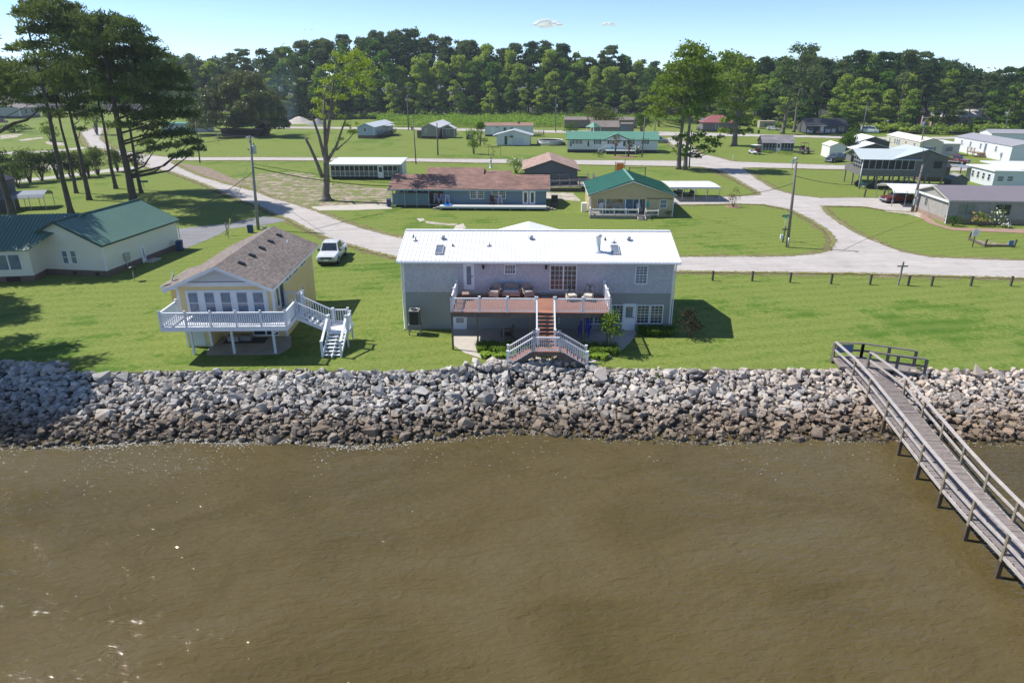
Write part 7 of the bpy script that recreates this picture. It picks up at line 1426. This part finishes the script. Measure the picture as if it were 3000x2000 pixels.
big_px("slanting tall roadside tree right of the white camper", (2292, 392), 26, .6, [(2340, 150, 3.5), (2310, 190, 3.6), (2370, 180, 3.4), (2330, 230, 3.6), (2290, 220, 3.0), (2370, 240, 3.2), (2310, 270, 3.0), (2280, 270, 2.6), (2350, 290, 2.4), (2290, 320, 2.0), (2270, 300, 1.8), (2380, 145, 2.4), (2275, 350, 1.3)], mat=PINEF, dens=30, size=.4, seed=7, dy=4, lean=(3.0, 0), name="roadside_tree")
big_px("pale barked roadside tree left of the dark cabin", (2325, 388), 22, .5, [(2345, 200, 3), (2390, 210, 3.2), (2365, 250, 3), (2410, 250, 3), (2380, 290, 2.6), (2340, 310, 2)], mat=PINEF, dens=30, size=.4, seed=8, dy=4)
# ---- magnolia
b = G(690, 398); cl = []; r_ = random.Random(12)
for i in range(85):
    x = r_.uniform(572, 828); u = (x - 700) / 130; top = 398 - 175 * math.sqrt(max(0, 1 - abs(u) ** 2.6)) - 8; y = r_.uniform(top + 12, 382 if abs(u) > .5 else 370); p = PY(x, y, b.y + r_.uniform(-9, 7)); cl.append((p.x - b.x, p.y - b.y, max(1.0, p.z), r_.uniform(2.2, 3.4), r_.uniform(1.7, 2.5)))
tree("magnolia_tree", "huge dark glossy magnolia tree with broad round crown", "tree", b, cl, 14, .8, MAGN, 70, .30, BARKG, .6, False, (0, 0), 4, None, 1.5, .5)
# ---- palms
def palm(label, px, h_, sc):
    b = G(*px); t = T("fan_palm", label, "palm tree", b); m = MB(); m.tube([(0, 0, 0), (.05, 0, h_ * .5), (0, 0, h_)], [.2, .17, .16], 8); m.done("trunk", BARK, t)
    m = MB(); r_ = random.Random(int(px[0])); 
    for i in range(34):
        a = r_.uniform(0, 6.28); e = r_.uniform(-.7, 1.3); L_ = r_.uniform(.9, 1.3) * sc; d = Vector((math.cos(a) * math.cos(e), math.sin(a) * math.cos(e), math.sin(e))); o_ = Vector((0, 0, h_)); s_ = d.orthogonal().normalized()
        for k in range(-3, 4): q = (d + s_ * k * .22).normalized(); c = o_ + d * L_ * .45; m.add([c - s_ * .03, c + s_ * .03, c + q * L_ * .7 + Vector((0, 0, -.12)), ], [(0, 1, 2)])
        m.beam(o_, o_ + d * L_ * .47, .02, .02)
    m.done("crown", leaf_mat("palm_leaf", (.06, .08, .025), (.13, .14, .05), .3, 1), t, fix=False); m = MB()
    for i in range(26): a = r_.uniform(0, 6.28); z = h_ - r_.uniform(.1, 1.0 * sc); m.add([(0.1 * math.cos(a), .1 * math.sin(a), z + .2), (.55 * sc * math.cos(a - .2), .55 * sc * math.sin(a - .2), z - .35), (.55 * sc * math.cos(a + .2), .55 * sc * math.sin(a + .2), z - .35)], [(0, 1, 2)])
    m.done("dead_fronds", M("dead_frond", (.22, .16, .10), .9, .2), t, fix=False)
palm("taller fan palm before the deck of the green-roofed white house", (1802, 457), 3.7, 1.25); palm("shorter fan palm before the deck of the green-roofed white house", (1841, 459), 2.8, .95)
# ---- shrubs
def shrub(label, px, w_, h_, mat=SHRUBM, n=7, dens=120, size=.12, Y=None, name="shrub", cat="shrub", asp=.6, world=None, stem=True, flowers=None, low=.25):
    b = Vector((*world, 0)) if world else G(*px); r_ = random.Random(int(b.x * 77 + w_ * 10)); cl = []
    for i in range(n): a = 6.283 * i / n + r_.uniform(-.3, .3); k = r_.random(); rr_ = w_ * .3 * r_.uniform(.3, 1) * (1.15 - .6 * k); cl.append((rr_ * math.cos(a), rr_ * math.sin(a), h_ * (low + (.8 - low) * k), w_ * r_.uniform(.2, .3), h_ * r_.uniform(.18, .28)))
    t = T(name, label, cat, b); crown(t, cl, mat, dens, size, asp, name="foliage", shell=.35)
    if stem:
        m = MB()
        for c in cl[::2]: m.tube([(c[0] * .1, c[1] * .1, 0), (c[0] * .6, c[1] * .6, c[2] * .6), c[:3]], [max(.02, w_ * .02), max(.015, w_ * .014), .008], 5)
        m.done("stem", BARKG, t)
    if flowers:
        P, Q = clump_leaves(rng, cl, dens * .1, .9); quads_obj("flower", P, Q, rng.normal(size=P.shape), np.full(len(P), size), np.full(len(P), size), flowers, t)["kind"] = "stuff"
    return t
WF = M("white_petal", (.75, .74, .68), .6, .05)
for i, (x, y, s_) in enumerate(((30, 540, 1.15), (88, 535, 1.1), (125, 530, .95), (170, 526, 1.0), (208, 522, .95), (240, 518, .9), (288, 513, 1.0), (345, 503, .9), (262, 520, .75), (52, 548, .85))):
    shrub("%s young pine in the row of small pines along the lane" % ("first second third fourth fifth sixth seventh eighth ninth tenth".split()[i]), (x, y), 5.0 * s_, 5.6 * s_, PINE, 16, 75, .2, name="young_pine", cat="young pine", asp=.3)
shrub("rounded grey-green bush at the right end of the young pine row", (402, 500), 5.2, 4.6, leaf_mat("greygreen", (.05, .07, .03), (.10, .12, .06), .3, 1), 14, 40, .16)
shrub("dense shrub in front of the pale building beyond the lane", (150, 415), 6, 6, LEAFM, 9, 18, .3); shrub("small round tree beyond the pines left of the road bend", (226, 352), 7, 9, LEAFM, 9, 12, .35); shrub("low hedge bush near the farmhouse at far left", (45, 388), 12, 2.5, SHRUBM, 12, 10, .3); shrub("leafy tree beside the road bend behind the pines", (285, 395), 9, 12, LEAFM, 12, 12, .35)
shrub("bush with reddish new leaves at the right foot of the magnolia", (786, 397), 3.6, 3.2, leaf_mat("coppery", (.06, .08, .02), (.15, .12, .04), .3, 1), 8, 40, .18)
shrub("small leafy tree on the lawn left of the white garage", (1388, 452), 4.2, 6.4, LEAFL, 11, 40, .2, name="small_tree", cat="tree"); shrub("leafy young tree just behind the first small tree", (1407, 430), 4.0, 7.0, LEAFM, 11, 36, .2, name="small_tree", cat="tree"); shrub("round green bush left of the white garage", (1419, 424), 3.2, 2.6, LEAFM, 7, 60, .14); shrub("thin young shrub inside the wire trellis frame", (1445, 458), 1.4, 2.2, LEAFM, 5, 80, .1)
shrub("white flowering hydrangea bush left of the weathered timber house", (1512, 508), 4.4, 3.2, LEAFL, 12, 60, .13, flowers=WF); shrub("white flowering bush by the utility pole of the green-roofed house", (1866, 452), 3.0, 2.6, SHRUBM, 8, 60, .13, flowers=WF); shrub("low dark shrub on the lawn before the shuttered white house", (1755, 460), 2.8, 1.3, SHRUBM, 8, 60, .12)
shrub("spreading mimosa tree with pale blossom over the brown trailer", (1760, 388), 15, 8.5, leaf_mat("mimosa", (.09, .13, .03), (.20, .20, .07), .4, .3), 22, 9, .3, name="mimosa_tree", cat="tree", low=.45); shrub("dark grey-green shrub clump left of the brown annex", (1672, 392), 7, 4, SHRUBM, 9, 16, .25); shrub("dense green tree right of the brown annex", (1880, 390), 8.5, 7.5, LEAFM, 14, 18, .28, name="small_tree", cat="tree"); shrub("dark conical cedar at the edge of the green field", (1690, 348), 7, 9, PINEF, 12, 14, .3, name="cedar", cat="tree"); shrub("smaller dark cedar left of the conical cedar", (1667, 352), 5, 6, PINEF, 9, 14, .3, name="cedar", cat="tree")
shrub("young crape myrtle in a brick ring at the road fork", (2148, 606), 2.3, 2.9, leaf_mat("crape", (.05, .07, .03), (.14, .10, .06), .3, 2), 9, 60, .1, name="crape_myrtle", cat="tree"); rg = MB().lathe((0, 0, 0), [(1.0, 0), (1.0, .08), (.85, .08), (.85, 0)], 20).done("brick_ring", M("brick_edging", (.42, .26, .20), .9, .1)); rg.location = G(2148, 607); tag(rg, "ring of pinkish edging bricks around the young crape myrtle", "edging"); mb = MB().disc((0, 0), .86, .03, 18).done("mulch", MATS["pine_mulch"], rg)
shrub("clipped dark round bush at the left of the tan house corner", None, 1.2, 1.1, SHRUBM, 7, 220, .07, world=(ht.root.matrix_basis @ Vector((8.6, -.6, 0))).xy[:]); shrub("clipped dark round bush at the right corner of the tan house", None, 1.3, 1.15, SHRUBM, 7, 220, .07, world=(ht.root.matrix_basis @ Vector((10.4, -.6, 0))).xy[:]); shrub("small hanging fern basket on the tan house porch", None, .7, .6, LEAFM, 5, 300, .07, world=(ht.root.matrix_basis @ Vector((4.0, .2, 0))).xy[:], stem=False, name="hanging_fern", cat="fern").location.z = 1.75
shrub("dense clipped box bush at the corner of the block house", (2791, 662), 3.0, 1.35, SHRUBM, 10, 90, .09); shrub("yellow-green flowering shrub under the left windows of the block house", (2868, 662), 3.2, 1.9, LEAFL, 10, 70, .1, flowers=M("rust_petal", (.4, .22, .1), .7, .1)); shrub("taller shrub between the block house windows", (2915, 664), 2.4, 2.3, LEAFM, 8, 70, .1, flowers=WF); shrub("small flowering plant right of the block house shrubs", (2945, 668), 1.6, .9, LEAFM, 6, 70, .09, flowers=WF)
shrub("small bushy tree before the white storage sheds", (2478, 458), 5.6, 5.6, LEAFM, 16, 46, .2, name="small_tree", cat="tree"); shrub("dark bush by the road at the van", (2500, 400), 6, 3, SHRUBM, 8, 18, .25); 
for i, (x, y, w_) in enumerate(((2250, 449, 5), (2288, 452, 5), (2312, 454, 4))): shrub(("left", "middle", "right")[i] + " low leafy border plant along the screened cottage", (x, y), w_ * .8, .8, LEAFL, 8, 60, .12, stem=False)
shrub("small palm-like plant at the corner by the road behind the green roof", (1930, 372), 6, 6, LEAFM, 9, 14, .3, name="small_tree", cat="tree")
# ---- planting before the lilac house
def bed(name, label, spots, mat, h_, per=40, wd=.03, kind=None, seed=1, cat="plants"):
    r_ = random.Random(seed); m = MB()
    for (x, y) in spots:
        for k in range(per):
            a = r_.uniform(0, 6.28); L_ = h_ * r_.uniform(.7, 1.2); s_ = r_.uniform(.35, .8); ox, oy = x + r_.uniform(-.12, .12), y + r_.uniform(-.12, .12); ca, sa = math.cos(a), math.sin(a); w2 = wd * r_.uniform(.7, 1.3)
            p0 = Vector((ox, oy, .02)); p1 = p0 + Vector((ca * L_ * s_ * .4, sa * L_ * s_ * .4, L_ * .8)); p2 = p0 + Vector((ca * L_ * s_, sa * L_ * s_, L_ * .75)); q = Vector((-sa, ca, 0)) * w2
            m.add([p0 - q * .5, p0 + q * .5, p1 + q, p1 - q, p2], [(0, 1, 2, 3), (3, 2, 4)])
    o = m.done(name, mat, fix=False); tag(o, label, cat, kind=kind); return o
rb_ = random.Random(6)
DAY = leaf_mat("daylily", (.09, .18, .02), (.20, .31, .05), .3, 3); HOST = leaf_mat("hosta", (.20, .34, .04), (.40, .52, .10), .3, 3)
bed("daylilies", "dark strappy daylilies growing on both sides under the deck front", [(rb_.uniform(-2.3, .4), rb_.uniform(42.4, 43.9)) for _ in range(45)] + [(rb_.uniform(4.6, 7.2), rb_.uniform(42.3, 43.6)) for _ in range(45)] + [(rb_.uniform(.6, 4), rb_.uniform(42.2, 43.4)) for _ in range(30)], DAY, .62, 26, .022, "stuff", 1)
bed("hostas", "pale green hostas massed at the front of the planting under the deck", [(rb_.uniform(-2.0, .1), 42.2 + rb_.uniform(-.35, .35)) for _ in range(26)] + [(rb_.uniform(4.6, 6.3), 42.0 + rb_.uniform(-.3, .4)) for _ in range(22)], HOST, .36, 26, .075, "stuff", 2)
bed("border_daylilies", "long clump of arching daylilies before the lower right windows", [(rb_.uniform(9.35, 11.7), rb_.uniform(46.1, 46.9)) for _ in range(48)], DAY, .6, 28, .022, "stuff", 3)
shrub("dark evergreen shrub beneath the stair landing", None, 1.2, 1.4, leaf_mat("evergreen_dark", (.015, .05, .015), (.04, .09, .03), .2, 2), 7, 260, .07, world=(1.35, 40.95)); shrub("yellow-green bushy shrub in front of the stair landing", None, 1.55, 1.35, LEAFL, 9, 220, .07, world=(2.45, 40.75))
t = shrub("bright green young tree growing through the planting at the right of the stair", None, 2.1, 3.1, LEAFL, 14, 130, .1, world=(6.55, 42.9), name="small_tree", cat="tree", low=.35)
shrub("dark reddish bush at the right-hand corner of the lilac house", None, 2.5, 2.2, leaf_mat("reddish", (.05, .045, .025), (.13, .085, .055), .25, 2), 14, 90, .09, world=(12.75, 45.9)); shrub("tiny bare-stemmed shrub at the right end of the stones heap", None, .6, .7, LEAFM, 4, 150, .06, world=(5.9, 40.6))
shrub("low green weed growing among the riprap stones", None, .8, .5, LEAFM, 4, 150, .06, world=(9.0, 38.6), stem=False).location.z = -.1
# ---- green field of tall weeds beyond the back street
n = 42000; P = []; 
px_ = rng.uniform(1120, 2000, n); rr_ = rng.random(n)
Yv = 262 + 52 * rr_; Xv = (px_ - 1500) / 2000 * Yv * .99; keep = (Xv > -48 + (Yv - 262) * .9 - 60 * (Yv > 285)) & ~((px_ > 1640) & (Yv < 285)); Xv, Yv = Xv[keep], Yv[keep]; n = len(Xv)
hh = 1.3 + .9 * np.sin(Xv * .23 + 1) * np.sin(Yv * .31) + rng.uniform(-.5, .5, n); P = np.stack([Xv, Yv, np.maximum(.2, hh * rng.uniform(.35, 1.0, n) + .5)], 1)
Nn = rng.normal(size=(n, 3)) + np.array([0, -.3, .6]); o = quads_obj("tall_weeds", P, Nn, rng.normal(size=(n, 3)) + np.array([0, 0, .6]), rng.uniform(.25, .55, n), rng.uniform(.12, .25, n), CORN); tag(o, "field of tall bright green weeds before the wood", "weeds", kind="stuff")
g = MB().box(-80, 268, .3, 145, 312, .9).done("weed_thicket", M("weed_shade", (.05, .10, .02), .9, .3, .5)); tag(g, "dense low growth filling the green weed field", "weeds", kind="stuff")
bpy.data.objects.remove(g)
# ================================================================ THE WOOD BEHIND
SKY = [(480, 165), (500, 158), (560, 152), (600, 165), (640, 160), (690, 158), (740, 175), (790, 185), (830, 118), (900, 108), (960, 100), (1020, 92), (1080, 90), (1140, 82), (1210, 74), (1280, 92), (1340, 98), (1400, 105), (1450, 128), (1500, 118), (1560, 112), (1610, 108), (1650, 122), (1680, 150), (1720, 155), (1785, 132), (1830, 165), (1900, 172), (1960, 170), (2000, 150), (2060, 145), (2120, 150), (2200, 145), (2240, 160), (2300, 165), (2350, 138), (2420, 155), (2500, 148), (2560, 145), (2620, 142), (2700, 150), (2760, 165), (2820, 195), (2862, 216), (2890, 195), (2940, 190), (3000, 188), (3200, 185)]
def sky_y(px): return float(np.interp(px, [a for a, b in SKY], [b for a, b in SKY]))
def front_y(px): return float(np.interp(px, [300, 480, 800, 870, 1000, 1990, 2050, 2300, 2450, 2800, 2860, 3200], [380, 340, 300, 315, 318, 318, 285, 262, 246, 232, 236, 236]))
fr = random.Random(21)
def proto_pine(sd):
    r_ = random.Random(sd); H_ = 28; cl = []; k0 = r_.uniform(.5, .62)
    for i in range(22):
        k = r_.random() ** .8; z = H_ * (k0 + (1 - k0) * k) - 1.0; a = r_.uniform(0, 6.28); R_ = (3.9 - 2.4 * k ** 1.5) * math.sqrt(r_.random()); cl.append((R_ * math.cos(a), R_ * math.sin(a), z, r_.uniform(1.1, 1.9), r_.uniform(.7, 1.1)))
    return tree("pine_tree", "x", "pine tree", (0, 0, 0), cl, H_ * .97, .3, PINEF, 55, .42, BARK, .45, True, (r_.uniform(-.8, .8), 0), 3, "tall pines of the background wood", 1.1, .35, .1)
def proto_leaf(sd, low):
    r_ = random.Random(sd); H_ = 20; cl = []
    for i in range(34):
        k = r_.random(); z = H_ * (low + (.95 - low) * k); a = r_.uniform(0, 6.28); R_ = (4.3 * math.sin(math.pi * min(.95, .22 + .72 * k)) ** .8) * math.sqrt(r_.random()); cl.append((R_ * math.cos(a), R_ * math.sin(a), z, r_.uniform(1.2, 2.2), r_.uniform(1.1, 1.9)))
    return tree("leafy_tree", "x", "leafy tree", (0, 0, 0), cl, H_ * .85, .28, LEAFD, 46, .40, BARKG, .62, False, (r_.uniform(-.6, .6), 0), 5, "leafy trees of the background wood", 1.1, .35, .4)
PP = [proto_pine(i) for i in range(6)]; PL = [proto_leaf(40 + i, .08) for i in range(5)] + [proto_leaf(60 + i, .3) for i in range(4)]
FT = []
used = set(); cnt = {"p": 0, "l": 0}
def place(pool, px, Y, top, kind, lb):
    p = G(px, 400); X = (px - 1500) / 2000 * Y * 1.0; d = ray(px, 300); X = d.x / d.y * Y
    zt = PY(px, top, Y).z
    i = fr.randrange(len(pool)); o = pool[i]; H_ = 28 if kind == "p" else 20; s_ = zt / H_
    if id(o) in used: o = dup(o, (X, Y, 0), fr.uniform(0, 360), lb)
    else: used.add(id(o)); o.location = (X, Y, 0); o.rotation_euler = (0, 0, fr.uniform(0, 6.28)); o["label"] = lb
    FT.append((o, lb))
    wx = min(1.5, max(.75, .35 + s_ * .65)) * fr.uniform(.9, 1.12); o.scale = (wx, wx, s_); cnt[kind] += 1
LBP = "tall dark pine in the background wood, crown high above the leafy trees"; LBF = "leafy green tree standing at the front edge of the background wood"; LBM = "tall leafy tree rising between the pines of the background wood"
def row(dY, step, f0, f1, pk, lo=480, hi=3120, lbl=LBF, ptop=None):
    x = lo + fr.uniform(0, 10)
    while x < hi:
        Y = front_y(x) + dY + fr.uniform(-2.5, 2.5); s = sky_y(x); base = 345 if x < 2000 else 385
        top = s + (base - s) * fr.uniform(f0, f1)
        pine = fr.random() < pk
        if 2700 < x < 2860 and dY < 10: pine = True
        place(PP if pine else PL, x, Y, top, "p" if pine else "l", LBP if pine else lbl)
        x += step / Y * 2000 * fr.uniform(.75, 1.3)
row(0, 7.5, .50, .78, .0)
row(7, 7.5, .26, .50, .08)
row(15, 8, .10, .30, .35, lbl=LBM)
row(24, 7.5, -.015, .08, .85, lbl=LBM)
row(34, 8.5, .0, .06, .9, lbl=LBM)
# single landmark pines on the skyline
for px, top, Y in ((783, 138, 300), (726, 136, 330), (1785, 128, 345), (2502, 141, 262), (2640, 140, 240), (2350, 134, 262), (2975, 188, 236), (2935, 192, 240), (575, 150, 330), (520, 153, 335), (690, 148, 335)):
    place(PP, px, Y, top, "p", LBP)
FZ = [(560, "left of the magnolia"), (830, "above the magnolia"), (1060, "behind the pruned tree"), (1230, "above the pale blue mobile home"), (1400, "above the beige mobile home"), (1640, "above the white trailer home"), (1900, "above the green-roofed white house"), (2230, "behind the twin-trunk trees"), (2440, "above the screened cottage"), (2680, "above the stilt house"), (2860, "above the cream mobile home"), (99999, "at the far right edge")]
KD = {LBP: "tall dark pine", LBF: "front-edge leafy tree", LBM: "inner leafy tree"}; kd = {id(o): KD[l] for o, l in FT}
ordinals([o for o, l in FT], FZ, lambda n_, z_, b_: "%s %s from the left in the wood %s" % (n_, b_, z_), lambda o: (zone_of(px_of(o, 12), FZ), kd[id(o)]))
sheet("forest_floor", [(-700, 395)] + [(x, front_y(x) + 3) for x in (-380, -150)] + [(X_, Y_) for X_, Y_ in [((ray(p_, 300).x / ray(p_, 300).y) * (front_y(p_) + 2), front_y(p_) + 2) for p_ in range(480, 3100, 60)]] + [(700, 260), (2400, 300), (2400, 1500), (-2400, 1500), (-2400, 800), (-760, 460)], M("leaf_litter", (.045, .040, .022), .95, .3, .3), .06, 0, 40, world=True)
# everything deeper in the wood and along the horizon reads as one mass
Pm = []; Qm = []
def mass(x0, x1, Y0, Y1, htop, n_, r=(2.5, 4.5)):
    c = []
    for _ in range(n_):
        X = fr.uniform(x0, x1); Y = fr.uniform(Y0, Y1); h_ = htop(X, Y) * fr.uniform(.55, 1.0) if callable(htop) else htop * fr.uniform(.4, 1.0)
        rr_ = fr.uniform(*r); c.append((X, Y, max(1.5, h_ - rr_), rr_, rr_ * 1.1))
    return c
def dense_top(X, Y): 
    px = 1500 + 2000 * X / (Y * .99); return max(6, PY(px, sky_y(px) + 22, Y).z)
c = mass(-150, 240, 336, 356, dense_top, 950) + mass(60, 200, 286, 330, dense_top, 500)
c += mass(-150, 210, 325, 340, lambda X, Y: 12, 380)
c += mass(-760, -150, 430, 470, lambda X, Y: 30, 700, (3, 6)) + mass(-400, -150, 375, 400, lambda X, Y: 17, 120, (2.5, 5)) + mass(160, 760, 300, 420, lambda X, Y: 21, 600, (3, 6))
P, Q = clump_leaves(rng, c, 5.5, .5); n = len(P)
o = quads_obj("deep_wood", P, Q + rng.normal(size=(n, 3)) * .5, rng.normal(size=(n, 3)), rng.uniform(.5, 1.0, n), rng.uniform(.35, .6, n), leaf_mat("deep_wood_leaves", (.04, .085, .02), (.10, .16, .04), .35, .06))
tag(o, "unbroken mass of trees deep in the wood and along the horizon", "wood", kind="stuff")
# undergrowth at the foot of the wood
c = []
for px in range(500, 3100, 9):
    Y = front_y(px) - 3 + fr.uniform(-2, 2); d = ray(px, 300); X = d.x / d.y * Y
    if 500 < px < 3000: c.append((X, Y, fr.uniform(.6, 2.2), fr.uniform(1.3, 2.6), fr.uniform(1.0, 2.0)))
P, Q = clump_leaves(rng, c, 16, .4); n = len(P)
tag(quads_obj("undergrowth", P, Q + rng.normal(size=(n, 3)) * .5, rng.normal(size=(n, 3)), rng.uniform(.3, .55, n), rng.uniform(.2, .35, n), LEAFD), "tangled leafy undergrowth along the front edge of the wood", "undergrowth", kind="stuff")
# ---- two little clouds
def cloud(px, py, D, w_, h_, n_, lb, sd):
    r_ = random.Random(sd); d = ray(px, py).normalized(); c = Vector((0, 0, CH)) + d * D; m = MB()
    t = T("cloud", lb, "cloud", c)
    bm = bmesh.new()
    for i in range(n_):
        u = r_.uniform(-1, 1); k = (1 - abs(u) ** 1.6); rr_ = h_ * r_.uniform(.35, .6) * (.35 + .65 * k)
        mt = Matrix.Translation((u * w_ / 2, r_.uniform(-.25, .25) * w_, r_.uniform(-.1, .45) * h_ * k)) @ Matrix.Diagonal((rr_ * 2.2, rr_ * 1.6, rr_ * .8, 1))
        bmesh.ops.create_icosphere(bm, subdivisions=3, radius=1, matrix=mt)
    me = bpy.data.meshes.new("puff"); bm.to_mesh(me); bm.free()
    mm = MATS.get("cloud")
    if not mm:
        mm = bpy.data.materials.new("cloud"); mm.use_nodes = True; q = N(mm.node_tree); pb_ = mm.node_tree.nodes["Principled BSDF"]; tr = q.new("ShaderNodeBsdfTransparent"); mx = q.new("ShaderNodeMixShader"); lw = q.new("ShaderNodeLayerWeight"); lw.inputs[0].default_value = .35
        dd_ = q.new("ShaderNodeBsdfDiffuse"); dd_.inputs[0].default_value = (.95, .95, .95, 1); tl_ = q.new("ShaderNodeBsdfTranslucent"); tl_.inputs[0].default_value = (.98, .98, .98, 1); di = q.new("ShaderNodeMixShader"); di.inputs[0].default_value = .5; q.L(dd_.outputs[0], di.inputs[1]); q.L(tl_.outputs[0], di.inputs[2]); g_ = q.new("ShaderNodeNewGeometry"); nz = q.noise(g_.outputs["Position"], .02, 5, .7)
        q.L(q.math('ADD', q.math('MULTIPLY', q.ramp(lw.outputs["Facing"], [(.05, .05), (.8, 1.)]), 1.0), q.math('MULTIPLY', q.math('SUBTRACT', nz, .5), .7), True), mx.inputs[0]); q.L(di.outputs[0], mx.inputs[1]); q.L(tr.outputs[0], mx.inputs[2]); q.L(mx.outputs[0], mm.node_tree.nodes["Material Output"].inputs[0]); MATS["cloud"] = mm
    me.materials.append(mm); o = bpy.data.objects.new("puff", me); COL.objects.link(o); o.parent = t; rm_ = o.modifiers.new("r", 'REMESH'); rm_.mode = 'VOXEL'; rm_.voxel_size = h_ / 7; rm_.use_smooth_shade = True
cloud(1597, 74, 3800, 165, 36, 18, "larger white flat cloud low above the wood", 2); cloud(1783, 75, 3800, 75, 20, 9, "smaller faint cloud right of the larger one", 3); cloud(903, 88, 3800, 50, 9, 5, "faint wisp of cloud above the left part of the wood", 4)
# ---- thin smoke drifting beside the magnolia
sm = MB(); sm.lathe((0, 0, 0), [(.5, .5), (4, 2), (7, 6), (8, 12), (6, 19), (2, 25), (.3, 27)], 14); o = sm.done("smoke", bpy.data.materials.new("smoke_mat")); m = MATS["smoke"] = o.data.materials[0]; m.use_nodes = True; q = N(m.node_tree); m.node_tree.nodes.remove(m.node_tree.nodes["Principled BSDF"]); pv = q.new("ShaderNodeVolumePrincipled"); pv.inputs["Color"].default_value = (.45, .6, .85, 1)
tc = q.new("ShaderNodeTexCoord"); sx = q.new("ShaderNodeSeparateXYZ"); q.L(tc.outputs["Object"], sx.inputs[0])
r2 = q.math('ADD', q.math('MULTIPLY', sx.outputs[0], sx.outputs[0]), q.math('MULTIPLY', sx.outputs[1], sx.outputs[1])); fall = q.math('SUBTRACT', 1., q.math('MULTIPLY', r2, 1 / 45.), True)
vert = q.math('SUBTRACT', 1., q.math('MULTIPLY', sx.outputs[2], 1 / 27.), True)
q.L(q.math('MULTIPLY', q.math('MULTIPLY', q.math('MULTIPLY', q.ramp(q.noise(tc.outputs["Object"], .14, 4, .65), [(.4, 0.), (.7, 1.)]), fall), vert), .06), pv.inputs["Density"]); q.L(pv.outputs[0], m.node_tree.nodes["Material Output"].inputs["Volume"])
o.location = (*(ray(835, 360) * (268 / ray(835, 360).y)).xy, 0); tag(o, "faint blue smoke drifting up beside the magnolia", "smoke", kind="stuff")

# ---- the air itself: thin haze over the whole place
hz = MB().box(-1600, -320, WZ - 3, 1600, 1900, 60).done("haze", bpy.data.materials.new("haze_air")); m = hz.data.materials[0]; m.use_nodes = True; q = N(m.node_tree); m.node_tree.nodes.remove(m.node_tree.nodes["Principled BSDF"]); pv = q.new("ShaderNodeVolumePrincipled"); pv.inputs["Color"].default_value = (.80, .90, 1.0, 1); pv.inputs["Density"].default_value = .0002; pv.inputs["Anisotropy"].default_value = .2
q.L(pv.outputs[0], m.node_tree.nodes["Material Output"].inputs["Volume"]); tag(hz, "thin clear-day haze over the shore settlement", "haze", kind="stuff")
